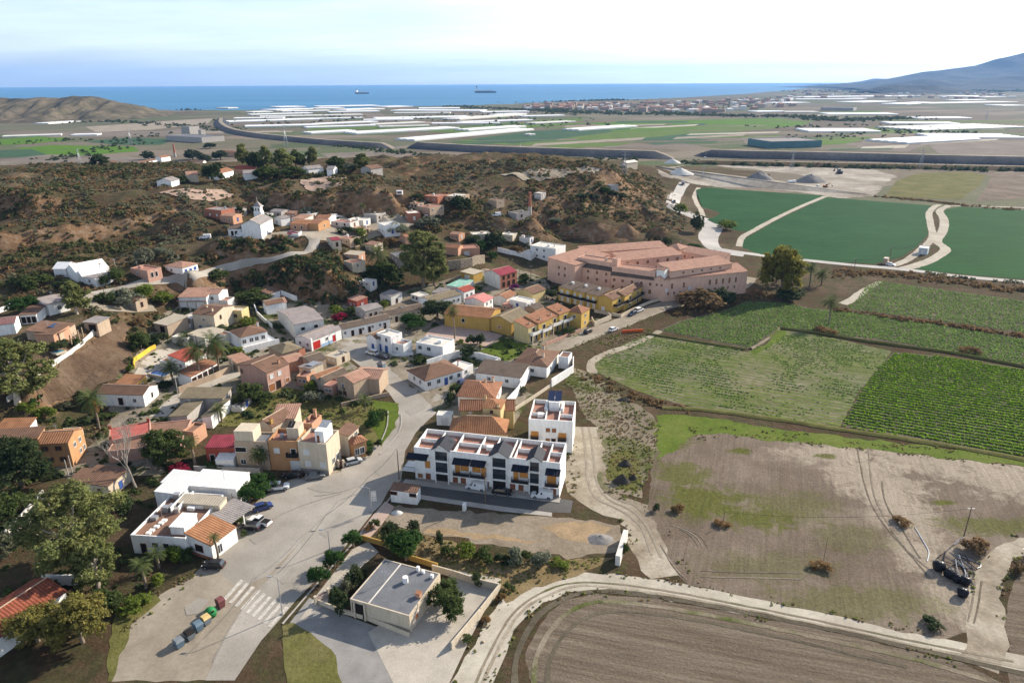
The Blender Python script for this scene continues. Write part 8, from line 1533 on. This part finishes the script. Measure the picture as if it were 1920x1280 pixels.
bin_box('B',(672,992),'maroon clothes bin standing apart at the crossing', MAR, MAR,1.4,1.2,1.9); bin_box('B',(607,1050),'green bottle bank igloo among the bins', GRB, GRB,1.7,1.5,1.7,True); bin_box('B',(578,1098),'grey bin with yellow lid beside the bottle bank', GRY, YLB,1.6,1.3,1.6); bin_box('B',(528,1140),'blue-grey bin between the yellow-lidded and open bins', BLB, BLB,1.6,1.3,1.6); bin_box('B',(472,1195),'grey bin with its lid half open', GRY, DARK,1.6,1.3,1.5); bin_box('B',(402,1245),'last grey bin of the roadside row', BLB, GRY,1.6,1.3,1.5)
# small things
t = Bld('bus_shelter', 'small blue-roofed shelter standing in the middle of the square', 'shelter'); t.block('M',(1205,935),(1262,945),(1275,920),2.4,BLB,('hip', RG,0.5),D=1.6)
t = Bld('pump_hut', 'little tan pump hut beside the field road', 'hut'); t.block('X',(1217,437),(1240,440),(1240,430),3.0,TN,('flat', FW),D=4,par=0.1)
t = Bld('field_hut', 'white and pale-blue hut between the two pale tracks', 'hut'); t.block('X',(1397,385),(1440,390),(1452,380),3.4,wallm('pale_blue_render',(0.50,0.56,0.60)),('gx', RW_,0.6)); t.win('F',[0.5],1.2,1.4,2.0,'v', 'door')
t = Bld('utility_cabinet', 'small white utility cabinet in the shaded verge', 'cabinet'); t.block('E',(266,183),(288,186),(288,180),1.6,WH,('flat', WH),D=0.8,par=0.05)
for z, c, d_, l in [('C',(330,975),(395,935),'maroon iron gate between cream piers'),('K',(1265,1040),(1290,1040),'low cream porch gate beside the silver hatchback')]:
    a_, b_ = G(z, c),G(z, d_); r = empty('gate', a_, l, 'gate', None, math.atan2(b_[1] - a_[1],b_[0] - a_[0])); L_ = float(np.linalg.norm((b_ - a_)[:2]))
    for k in range(9): MB().box(L_ * k / 8 - .03,L_ * k / 8 + .03,-.03, .03, .1,1.5).build('bar', MAR, r)
    MB().box(0,L_, -.04, .04,1.4,1.5).build('rail', MAR, r)
    for x in (-.3,L_ + .3): MB().box(x - .22,x + .22,-.22, .22,-.2,1.9).build('pier', CR, r)
# mounds, heaps, black bales
def mound(zone, c, wpx, hm, m, label, name='earth_mound', cat='mound', asp=0.7,seed=0,kind=None):
    g = G(zone, c); s = ZN[zone][2]; depth = float(np.dot(g - np.array([0,0,H]),D0)); R_ = wpx / s * depth / F / 2; K, N = 9,22; V = []; Q = []
    for k in range(K + 1):
        t_ = k / K
        for j in range(N):
            a = 2 * math.pi * j / N; rr = R_ * (1 - t_) * (1 + 0.22 * float(fbm(np.array([math.cos(a) * 1.3 + seed]),np.array([math.sin(a) * 1.3 + t_]),3)[0] - 0.45) * 2); hz = hm * (1 - (1 - t_) ** 1.35) * (1 + 0.5 * (float(fbm(np.array([math.cos(a) * 2 + t_ * 3 + seed]),np.array([math.sin(a) * 2]),3)[0]) - 0.45)); V.append((rr * math.cos(a),rr * asp * math.sin(a),hz - 0.15))
    for k in range(K):
        for j in range(N): Q.append((k * N + j, k * N + (j + 1) % N,(k + 1) * N + (j + 1) % N,(k + 1) * N + j))
    o = quadmesh(name, V, Q, m, None, True); o.location = tuple(g); return tag(o, label, cat, None, kind or 'thing')
DSOIL = soil('dark_spoil',(0.06,0.055,0.05),(0.085,0.075,0.065),(0.12,0.105,0.09),0.3,2.0,0.8); GSPOIL = soil('grey_spoil',(0.22,0.21,0.20),(0.28,0.265,0.25),(0.34,0.32,0.30),0.05,0.8,0.6); PALEC = mat('pale_concrete_slope',(0.62,0.59,0.53),0.9,0.08,0.2); BLKP = mat('black_plastic',(0.014,0.014,0.017),0.35,0.3,2,0.6,3)
mound('F',(250,75),100,1.6,DSOIL, 'dark spoil mound farther from the lane', seed=1); mound('F',(225,185),130,2.2,DSOIL, 'larger dark spoil mound by the lane junction', seed=2); mound('F',(300,165),70,1.3,DSOIL, 'small dark mound beside the larger one', seed=3); mound('Y',(165,445),80,1.0,DSOIL, 'dark ash mound in the scrub', seed=4); mound('C',(845,385),90,0.8,mat('white_rubble',(0.5,0.49,0.47),0.9,0.3,3,0.8,4),'white rubble heap below the site hut', 'rubble_heap', 'rubble', seed=5); mound('E',(1300,440),230,1.0,GSPOIL, 'grey rubble spread beside the ochre sand', 'rubble_heap', 'rubble', seed=6)
mound('V',(1780,770),230,8,GSPOIL, 'steep grey spoil heap on the building site', 'spoil_heap', 'heap',0.6,7); mound('W',(440,1000),240,7,GSPOIL, 'rounded grey gravel heap beside the white tipper', 'spoil_heap', 'heap',0.7,8); mound('V',(1185,650),120,5,PALEC, 'pale concrete-faced abutment nearest the embankment', 'abutment', 'abutment',0.6,9); mound('V',(1240,728),190,6,PALEC, 'larger pale concrete-faced abutment beside the road', 'abutment', 'abutment',0.6,10)
for k,(c, w_, l) in enumerate([((895,755),80,'black plastic bale at the head of the line'),((965,800),75,'second black plastic bale of the line'),((1015,830),70,'third black plastic bale of the line'),((1065,850),75,'fourth black plastic bale against the pipes'),((1048,925),75,'separate black plastic bale nearest the farm track')]):
    g = G('G', c); depth = float(np.dot(g - np.array([0,0,H]),D0)); R_ = w_ / 3.46 * depth / F / 2; r = empty('plastic_bale', g, l, 'bale', None, k * 0.7); MB().tube([(-R_ * .7,0,R_ * .75),(-R_ * .6,0,R_ * .8),(R_ * .6,0,R_ * .8),(R_ * .7,0,R_ * .75)],[R_ * .55,R_ * .85,R_ * .85,R_ * .55],12).build('roll', BLKP, r, True); MB().tube([(-R_ * .2,0,R_ * .8),(R_ * .2,0,R_ * .8)],R_ * .9,12).build('strap', BLKP, r)
rr = random.Random(7)
for k in range(16):
    a = G('G',(940 + rr.uniform(-20,140),640 + rr.uniform(-10,60))); b = G('G',(1090 + rr.uniform(-20,60),800 + rr.uniform(-60,80))); m_ = (a + b) / 2 + np.array([rr.uniform(-3,3),rr.uniform(-2,2),0]); L_ = smooth_line([a, m_, b],False,0.8)
    o = MB().tube([(q[0] - a[0],q[1] - a[1],0.10 + 0.012 * k) for q in L_],0.07,5).build('irrigation_pipe', BLKP if k % 3 else GALV); o.location = (a[0],a[1],0); tag(o, 'loose irrigation hose in the tangle beside the black bales', 'hose', 'tangled hoses by the bales', 'thing')
for pts, l in [([(745,480),(800,570),(835,640),(825,700)],'pale hose snaking from the cable track to the bales'),([(1000,590),(1040,560),(1065,540)],'pale hose reaching the tall field pole')]:
    W_ = [G('G', p) for p in pts]; L_ = smooth_line(W_, False,0.8); o = MB().tube([(q[0] - W_[0][0],q[1] - W_[0][1],0.1) for q in L_],0.09,5).build('hose', PW); o.location = (W_[0][0],W_[0][1],0); tag(o, l, 'hose', None, 'thing')
g = G('P',(860,848)); t = empty('plastic_barrier', g, 'orange plastic mesh barrier at the edge of the broad-leaved field', 'barrier', None,0.15)
for k in range(4): MB().box(-4 + 2 * k, -2.1 + 2 * k, -0.2,0.2,0,1.1).build('panel', mat('orange_plastic',(0.5,0.10,0.03),0.6),t)
# wheel ruts in the fallow field
RUT = soil('rut_soil',(0.16,0.13,0.095),(0.20,0.165,0.12),(0.25,0.205,0.155),0.2,1.6,0.6); RUT2 = soil('dusty_rut',(0.23,0.19,0.14),(0.28,0.235,0.18),(0.34,0.29,0.225),0.2,1.6,0.5)
for zn, L in (('F',[[(540,465),(650,490),(740,540),(785,610)],[(560,470),(650,500),(720,550),(755,610)],[(600,490),(660,520),(700,560),(722,600)],[(480,590),(520,660),(580,750),(650,820)],[(740,760),(1000,770),(1390,775)],[(740,800),(1050,805),(1390,815)]]),
              ('G',[[(370,-40),(400,120),(430,240),(480,360),(560,480),(700,640),(820,780)],[(440,-40),(470,220),(520,360),(600,500),(720,650),(850,760)],[(530,180),(560,330),(680,520),(780,680)],[(1140,830),(1120,950),(1090,1090)],[(1180,830),(1160,960),(1130,1100)]])):
    for k, pts in enumerate(L): ribbon('wheel_rut', zn, pts,0.26,RUT if (k + len(zn)) % 2 else RUT2,0.014,1.0,3,jag=0.35)

def wire(a, b, ha, hb, label):
    p, q = G(*a),G(*b); cable((p[0],p[1],p[2] + ha),(q[0],q[1],q[2] + hb),0.6,label,0.03)
for a in [(('C',(103,1040)),('C',(410,625)),8.3,8.0,'overhead wire between the two plain street lamps'),(('C',(410,625)),('C',(680,378)),8.0,8.5,'overhead wire from the plain lamp to the decorated lamp'),(('D',(130,905)),('C',(680,378)),8.0,8.5,'overhead wire from the decorated lamp to the corner pole'),(('M',(760,715)),('M',(965,600)),6.0,6.0,'overhead wire along the low white houses'),(('L',(612,1085)),('L',(722,905)),7.0,6.0,'overhead wire above the lane below the pool'),(('L',(1160,840)),('L',(722,905)),6.0,6.0,'overhead wire before the arcaded pool wing'),(('O',(1180,430)),('O',(1290,420)),7.0,7.0,'overhead wire below the pink hotel')]: wire(*a)
# ------------------------------------------------------------------ the coastal plain
EMB = soil('embankment_face',(0.06,0.065,0.075),(0.085,0.09,0.10),(0.12,0.122,0.125),0.02,0.3,0.4)
def GF(z, p): return plane(px(z, p),0.0)
def embank(pts, h, base, top, name='embankment', m=None):
    L_ = smooth_line([GF('', p) for p in pts],False,12.0); T = np.gradient(L_, axis=0); T /= np.linalg.norm(T, axis=1)[:, None]; N = np.stack([-T[:, 1],T[:, 0]],1); n = len(L_)
    offs = [0,(base - top) / 2,(base - top) / 2 + top, base]; zz = [-0.3,h, h, -0.3]; taper = np.clip(np.minimum(np.arange(n),np.arange(n)[::-1]) / 2.0,0.02,1); V = []
    for k in range(4): V.append(np.concatenate([L_ + N * offs[k],(np.array(zz[k]) * (taper if k in (1,2) else 1) + 0 * taper)[:, None]],1))
    v = np.stack(V,1).reshape(-1,3); i = (np.arange(n - 1)[:, None] * 4 + np.arange(3)[None]).ravel(); tag(quadmesh(name, v, np.stack([i, i + 4,i + 5,i + 1],1)[:, ::-1],m or EMB),kind='structure')
    a = np.concatenate([L_ + N * (offs[1] + 0.4),np.full((n,1),h + 0.03) * taper[:, None]],1); b = np.concatenate([L_ + N * (offs[2] - 0.4),np.full((n,1),h + 0.03) * taper[:, None]],1); v = np.stack([a, b],1).reshape(-1,3); i = np.arange(n - 1) * 2
    tag(quadmesh('embankment_road', v, np.stack([i, i + 2,i + 3,i + 1],1)[:, ::-1],M_DIRT),kind='structure')
embank([(402,226),(400,236),(418,248),(460,257),(520,264),(590,271),(660,276),(722,280)],6.5,34,9); embank([(752,278),(840,284),(940,289),(1050,293),(1150,296),(1258,300)],8,36,10); embank([(1296,294),(1400,298),(1500,300),(1620,303),(1760,307),(1930,311),(2100,315)],8,34,10)
embank([(1280,308),(1400,311),(1550,314),(1700,317),(1930,322),(2100,326)],4,22,6,'lower_embankment', M_HILL)
def plain_strip(pts, n, w, rmin, rmax, m, seed, label):
    L_ = smooth_line([GF('', p) for p in pts],False,5.0); r = np.random.default_rng(seed); k = r.integers(0,len(L_),n); P = L_[k] + r.normal(size=(n,2)) * w; clumps('treeline', P, m, rmin, rmax,16,0.75,seed, label, 'treeline',0.9)
plain_strip([(1290,306),(1400,309),(1550,312),(1700,315),(1930,320)],700,6,1.5,4.5,LF_DARK,41,'dark shrubs lining the lower embankment'); plain_strip([(640,272),(760,288),(900,298),(1000,302),(1100,300),(1200,300)],320,8,1.5,4,LF_DARK,42,'shrubs along the foot of the embankment'); plain_strip([(1000,206),(1100,212),(1250,214),(1300,216)],420,40,3,9,LF_DARK,43,'dark wooded bank below the coastal town'); plain_strip([(1310,216),(1420,219),(1520,220),(1560,226),(1700,222)],420,26,3,8,LF_DARK,44,'dark wooded bank before the greenhouses'); plain_strip([(955,192),(1050,190),(1170,188)],320,35,4,10,LF_DARK,45,'dark pines along the shore'); plain_strip([(290,204),(330,204),(360,206)],130,25,4,9,LF_DARK,46,'shore trees below the coastal hills'); plain_strip([(850,200),(900,203),(1000,206),(1040,208)],220,30,3,7,LF_DARK,47,'dark scrub beside the greenhouses'); plain_strip([(1600,172),(1700,172),(1800,172),(1920,172)],500,250,8,22,LF_DARK,48,'trees dotted across the far plain'); plain_strip([(100,232),(200,228),(330,236),(450,246)],160,18,2,6,LF_DARK,49,'bushes around the quarry tracks'); plain_strip([(430,225),(600,232),(760,220),(900,215),(1000,235),(500,212)],240,60,2,6,LF_DARK,50,'bushes between the greenhouses'); plain_strip([(0,272),(120,262),(250,268),(100,300),(300,250)],150,14,1.5,4,LF_DARK,51,'hedges between the far green fields'); plain_strip([(1540,260),(1700,246),(1800,252),(1650,236),(1450,240)],150,30,2,5,LF_DARK,52,'bushes among the eastern fields')
# greenhouses: ranges of low plastic tunnels
PLAS = mat('greenhouse_plastic',(0.70,0.69,0.66),0.5,0.05,0.05,spec=0.3); PLAS2 = mat('aged_greenhouse_plastic',(0.55,0.53,0.47),0.6,0.1,0.05)
GHL = {'U': 'low white plastic greenhouse range inside the curve of the embankment', 'V': 'low white plastic greenhouse range before the coastal town', 'W': 'broad white plastic greenhouse on the plain below the mountain', 'T': 'small white plastic greenhouse at the foot of the coastal hills'}
def greenhouse(zone, a, b, depth, k, h=4.5,m=None):
    A_, B_ = GF(zone, a),GF(zone, b); d = (B_ - A_)[:2]; L_ = float(np.linalg.norm(d)); d = d / L_; n = np.array([-d[1],d[0]])
    if n[1] < 0: n = -n
    nb = max(2,int(depth / 12)); V = []; prof = []
    for i in range(nb):
        for j in range(5): t_ = j / 4; prof.append((depth * (i + t_) / nb,2.0 + (h - 2.0) * math.sin(math.pi * (0.06 + 0.88 * t_))))
    prof = [(0,-0.3)] + prof + [(depth, -0.3)]; K = len(prof)
    for s_ in (0,L_):
        for y, z in prof: V.append((d[0] * s_ + n[0] * y, d[1] * s_ + n[1] * y, z))
    f = [(i, i + 1,K + i + 1,K + i) for i in range(K - 1)] + [tuple(range(K)),tuple(range(2 * K - 1,K - 1,-1))]
    o = obj('greenhouse', V, f, m or PLAS); o.location = tuple(A_); return tag(o, GHL[zone],'greenhouse', 'plastic greenhouses, part ' + zone, 'thing')
for zone, rows_ in (('U',[((95,322),(640,304),60),((190,350),(630,340),45),((630,336),(990,320),40),((985,338),(1275,324),40),((590,390),(860,376),40),((860,392),(1480,358),50),((1210,432),(1925,366),45),((1535,372),(1880,348),40),((1480,306),(1880,276),60),((1500,324),(1920,310),40),((980,302),(1550,290),70),((230,278),(600,268),60),((380,249),(600,240),90),((280,290),(900,278),60),((640,229),(1000,222),120),((800,249),(1030,240),90),((1060,252),(1600,254),90),((1050,231),(1200,227),120),((90,236),(150,233),60),((1310,332),(1720,328),30),((120,300),(420,296),40),((450,306),(900,296),35),((700,262),(1000,256),60),((1080,268),(1420,266),50),((420,258),(700,252),60),((620,240),(790,236),80),((1230,240),(1480,238),90),((560,356),(980,342),30),((1000,352),(1300,344),25),((900,310),(1200,306),40),((240,262),(360,258),60),((1620,262),(1900,258),60),((400,232),(560,228),120),((1900,400),(1935,398),20)]),
                  ('V',[((540,428),(945,400),45),((0,322),(180,312),50),((150,332),(440,325),40),((240,382),(520,368),40),((1770,300),(1920,298),60)]),
                  ('W',[((350,432),(830,432),110),((420,418),(1195,408),160),((75,518),(240,520),60),((265,523),(500,523),60),((560,538),(1050,538),80),((800,455),(1040,447),120),((1190,568),(1560,566),60),((990,604),(1480,606),60),((1225,652),(1925,628),110),((1300,700),(1925,704),80),((1115,742),(1620,712),70),((430,660),(930,660),80),((1510,412),(1640,409),160),((1260,464),(1880,452),120),((1110,468),(1350,455),100),((1770,478),(1925,476),80),((220,460),(440,456),110),((1650,416),(1800,414),150),((780,425),(840,424),100),((1500,440),(1660,436),90)]),
                  ('T',[((180,642),(320,638),50),((350,664),(735,640),45),((90,642),(160,640),40),((15,762),(440,748),35),((510,750),(700,746),30)])):
    for j,(a, b, dp) in enumerate(rows_): greenhouse(zone, a, b, dp, j,3.2 if zone != 'T' else 2.6,PLAS2 if j % 5 == 3 else None)
# packing plant and other big sheds
t = Bld('packing_plant', 'blue-green glazed packing plant with grey roof on the plain', 'factory'); t.block('W',(10,700),(170,722),(330,690),9,mat('teal_glazing',(0.05,0.15,0.17),0.3,0.2,0.1,spec=0.6),('flat', RG),par=0.5)
t = Bld('cement_works', 'grey cement works with silos beside the quarry tracks', 'factory'); t.block('T',(1195,745),(1450,760),(1440,735),8,GY,('flat', FG),D=40); t.block('T',(1300,680),(1360,682),(1360,670),18,GY,('flat', FG),D=20); t.block('T',(1425,705),(1445,706),(1440,700),14,GY,('flat', FG),D=8)
t = Bld('grey_depot', 'long grey depot building between the far greenhouses', 'depot'); t.block('W',(515,485),(740,488),(740,478),9,GY,('flat', RG),D=60)
t = Bld('white_depot', 'white cubic depot beside the coast town', 'depot'); t.block('W',(290,420),(325,418),(330,410),12,WH,('flat', FW),D=30)
# houses of the far hamlets below the brick chimney
far = [('T',(1010,945),(1130,920),4,WH,RB,'long white walled farmhouse beyond the scrub ridge'),('T',(1160,905),(1225,895),5,WH,RT_,'white ruin beside the leaning chimney'),('T',(795,940),(845,935),4,SA,RB,'pink hut left of the long farmhouse'),('T',(1595,1015),(1680,995),4,WH,RT_,'white hamlet house with long sunny wall'),('T',(1690,985),(1830,985),4,SA,RR,'red-roofed hamlet house under the gum grove'),('T',(1755,1020),(1850,1015),4,WH,RL,'white outbuilding before the red-roofed hamlet house'),('T',(1380,935),(1460,935),4,DW,RB,'brown-roofed house among dark trees'),('T',(1345,1030),(1425,1025),4,CR,RP,'cream hut in the hamlet scrub'),('T',(1590,860),(1700,870),5,SA,RT_,'reddish barn at the edge of the grey field'),('U',(570,600),(660,590),4,WH,RG,'white shed among the tall gums'),('U',(680,600),(720,600),4,WH,RG,'white hut at the end of the gum grove'),('U',(945,598),(1015,588),4,GY,RB,'grey ruin on the ridge beyond the gums'),('V',(870,650),(945,640),6,CR,FW,'cream houses beside the embankment underpass'),('T',(1230,1075),(1290,1060),3,WH,RG,'tiny white hut in the hamlet scrub')]
for z, a, b, h, wm, rm, l in far:
    t = Bld('farmhouse', l, 'farmhouse'); t.block(z, a, b, b, h, wm,('gx', rm,1.4),D=8,ridge=False)
# tall gums and dark trees behind the ridge
for k,(b, tp, w_, lf, l) in enumerate([((180,580),(180,440),70,LF_GUM,'first tall gum of the far grove'),((260,620),(255,480),90,LF_DARK,'dark tree at the near end of the far grove'),((320,600),(320,450),80,LF_GUM,'thin tall gum in the far grove'),((420,610),(425,470),120,LF_GUM,'broad gum in the middle of the far grove'),((500,600),(505,480),110,LF_BUSH,'rounded green tree in the far grove'),((600,580),(605,460),70,LF_GUM,'slender gum at the grove end'),((745,600),(750,520),110,LF_BUSH,'grey-green tree past the white shed'),((895,605),(895,500),95,LF_GUM,'lone big gum on the ridge edge'),((330,660),(320,580),130,LF_BUSH,'leafy tree below the tall gums'),((480,650),(480,580),140,LF_BUSH,'wide leafy tree below the tall gums'),((30,620),(30,550),60,LF_DARK,'small dark tree at the grove start'),((820,610),(820,560),80,LF_OLIVE,'pale tree between the grove and the lone gum')]):
    tree('gum_tree', 'U', b, tp, w_, l, 'gum' if k in (0,2,3,5,7) else 'broad', lf,1500,0.06)
for k,(b, tp, w_, l) in enumerate([((720,960),(720,880),110,'dark palm-like tree beside the pink hut'),((1070,920),(1065,855),90,'dark tree behind the long farmhouse'),((1510,840),(1505,795),80,'round dark tree by the pale sheds'),((1390,920),(1385,845),120,'dark tree mass in the far hamlet'),((1590,920),(1590,850),110,'dark tree beside the reddish barn'),((1480,940),(1480,880),90,'dark tree before the brown-roofed house'),((1300,1090),(1300,1030),110,'dark bushes in the hamlet scrub'),((1540,1080),(1540,940),130,'leafy trees below the sunny wall house'),((1890,1060),(1890,980),110,'dark tree beside the white outbuilding'),((1170,1090),(1170,1050),90,'low dark bush beside the tiny hut')]):
    tree('dark_tree', 'T', b, tp, w_, l, 'broad', LF_DARK,1100,0.07)
for k,(b, tp, w_, l) in enumerate([((560,905),(560,855),70,'dark pine on the slope right of the brick chimney'),((650,905),(650,865),60,'dark bushy tree next to the dark pine'),((715,870),(715,800),80,'bright green tree on the slope end'),((770,890),(770,830),70,'tree under the little ridge ruin'),((830,900),(830,850),80,'dark tree on the ridge shoulder'),((600,890),(610,850),60,'small tree between the dark pines')]):
    tree('hillside_tree', 'V', b, tp, w_, l, 'ball', LF_BUSH if k == 2 else LF_DARK,900,0.07)
small('V',(760,805),(810,800),(812,790),4.0,GY,('flat', FG),'little grey ruin on the ridge shoulder', name='ruin', cat='ruin', D=6)
# coast town: pale blocks along the shore
rr = random.Random(21); TW = [wallm('far_white',(0.62,0.60,0.56)),wallm('far_cream',(0.52,0.43,0.33)),wallm('far_salmon',(0.47,0.31,0.24)),wallm('far_tan',(0.38,0.31,0.25))]
_tm = {}
def town_house(p, sc):
    g = GF('', p); k = rr.randrange(4); hh = rr.choice((6,7,9,12)); key = (k, hh)
    if key not in _tm:
        mb = MB().box(-9,9,-6,6,-1,hh); q = hh + 2.2; mb.prism([(-9.3,-6.3,hh + .01),(9.3,-6.3,hh + .01),(9.3,6.3,hh + .01),(-9.3,6.3,hh + .01)],[(-6,-0.5,q),(6,-0.5,q),(6,0.5,q),(-6,0.5,q)]); o = mb.build('town_house', TW[k]); o.data.materials.append(RP)
        for i in range(6,12): o.data.polygons[i].material_index = 1 if k else 0
        _tm[key] = o.data; bpy.data.objects.remove(o)
    o = bpy.data.objects.new('town_house', _tm[key]); COL.objects.link(o); o.location = tuple(g); o.rotation_euler = (0,0,rr.uniform(-0.5,0.5)); o.scale = (sc, sc,1.0); tag(o, 'tiny pale house in the distant coastal town', 'house', 'houses of the distant coastal town', 'thing')
for k in range(230):
    x = rr.uniform(985,1490); t_ = rr.random(); y0 = np.interp(x,[985,1100,1300,1490],[199,196,190,180]); y1 = np.interp(x,[985,1250,1310,1490],[206,211,213,200]); town_house((x, y0 + (y1 - y0) * t_),rr.uniform(0.7,1.5))
for k in range(60): town_house((rr.uniform(1480,1900),rr.uniform(172,186)),rr.uniform(0.8,1.8))
_r = np.random.default_rng(77); _p = np.stack([_r.uniform(985,1490,420),_r.uniform(0,1,420)],1); _pw = np.array([GF('',(a, np.interp(a,[985,1300,1490],[197,190,180]) + b * 18))[:2] for a, b in _p]); clumps('treeline', _pw, LF_DARK,2,7,14,0.75,60,'garden trees between the coastal town houses', 'treeline',0.9)
# pylons
def pylon(zone, base, top, label, w_=None):
    g, hh = vheight(zone, base, top); r = empty('pylon', g, label, 'pylon'); s_ = (w_ or hh * 0.09); mb = MB(); rd = max(0.06,hh * 0.004)
    for sx, sy in ((-1,-1),(1,-1),(1,1),(-1,1)): mb.tube([(sx * s_, sy * s_,0),(sx * s_ * 0.25,sy * s_ * 0.25,hh * 0.7),(0,0,hh)],rd,4)
    for k in range(6):
        z0,z1 = hh * 0.115 * k, hh * 0.115 * (k + 1); a, b = s_ * (1 - 0.75 * z0 / hh / 0.7),s_ * (1 - 0.75 * z1 / hh / 0.7)
        for (x0,y0),(x1,y1) in (((-1,-1),(1,-1)),((1,-1),(1,1)),((1,1),(-1,1)),((-1,1),(-1,-1))): mb.tube([(x0 * a, y0 * a, z0),(x1 * b, y1 * b, z1)],rd * 0.7,3); mb.tube([(x1 * a, y1 * a, z0),(x0 * b, y0 * b, z1)],rd * 0.7,3)
    mb.build('mast', GALV, r)
    for z in (0.68,0.8,0.92): MB().tube([(-hh * 0.16,0,hh * z),(0,0,hh * z + hh * .03),(hh * 0.16,0,hh * z)],rd,4).build('arm', GALV, r)
for a in [('W',(310,915),(310,770),'lattice pylon on the building site'),('W',(1200,910),(1210,765),'lattice pylon on the lower embankment'),('W',(755,625),(755,548),'distant pylon before the wooded bank'),('V',(850,735),(850,560),'pylon at the end of the scrub ridge'),('V',(1395,760),(1398,655),'slim pylon on the building site road'),('T',(945,815),(940,690),'pylon beside the far bluish field'),('T',(580,960),(568,835),'slim pylon beyond the scrub ridge'),('U',(437,460),(432,330),'pylon behind the gum grove'),('U',(1845,500),(1845,430),'pylon beyond the ridge top'),('W',(1655,575),(1655,500),'distant pylon beside the bright greenhouses'),('W',(440,640),(455,575),'leaning mast beside the packing plant')]: pylon(*a)
# ships
def ship(zone, a, b, label, hullc, house_end):
    A_, B_ = [plane(px(zone, q),-1.2) for q in (a, b)]; L_ = float(np.linalg.norm((B_ - A_)[:2])); c = (A_ + B_) / 2; r = empty('cargo_ship', c, label, 'ship', None, math.atan2(B_[1] - A_[1],B_[0] - A_[0])); w_ = L_ * 0.08; h = L_ * 0.075
    MB().prism([(-L_ * .47,-w_ * .8,-1),(L_ * .44,-w_ * .8,-1),(L_ * .48,0,-1),(L_ * .44,w_ * .8,-1),(-L_ * .47,w_ * .8,-1)],[(-L_ * .5,-w_, h),(L_ * .44,-w_, h),(L_ * .5,0,h * 1.15),(L_ * .44,w_, h),(-L_ * .5,w_, h)]).build('hull', hullc, r); s_ = house_end
    MB().box(s_ * L_ * .40 - L_ * .05,s_ * L_ * .40 + L_ * .05,-w_ * .8,w_ * .8,h * 1.01,h * 3.0).build('bridge', WH, r); MB().box(s_ * L_ * .40 - L_ * .02,s_ * L_ * .40 + L_ * .02,-w_ * .3,w_ * .3,h * 3.01,h * 3.9).build('funnel', hullc, r)
    for k in range(5): MB().box(-L_ * .32 + L_ * .13 * k - L_ * .045,-L_ * .32 + L_ * .13 * k + L_ * .045,-w_ * .7,w_ * .7,h * 1.01,h * 1.35).build('hatch', GY, r); MB().tube([(-L_ * .26 + L_ * .13 * k,0,h),(-L_ * .26 + L_ * .13 * k,0,h * 2.0)],L_ * .006,5).build('crane', GY, r)
HULL = mat('hull_paint',(0.10,0.10,0.12),0.6); ship('U',(852,148),(935,148),'smaller dark cargo ship at anchor off the shore', HULL, -1); ship('U',(1567,143),(1700,142),'longer cargo ship with white bridge at its stern', mat('hull_paint_b',(0.05,0.09,0.12),0.6),-1)
# ------------------------------------------------------------------ the hazy air over the plain
hz_ = MB().box(-34000,34000,-1500,34500,-10,760).build('haze', None)
hm = bpy.data.materials.new('haze_air'); hm.use_nodes = True; t = hm.node_tree; t.nodes.clear(); o_ = t.nodes.new('ShaderNodeOutputMaterial'); pv = t.nodes.new('ShaderNodeVolumePrincipled'); pv.inputs['Color'].default_value = (0.26,0.52,1.0,1); pv.inputs['Density'].default_value = 0.000038; pv.inputs['Anisotropy'].default_value = 0.2
t.links.new(pv.outputs[0],o_.inputs['Volume']); hz_.data.materials.append(hm); tag(hz_, 'thin blue haze hanging over the plain and sea', 'haze', None, 'stuff'); hz_.display_type = 'WIRE'
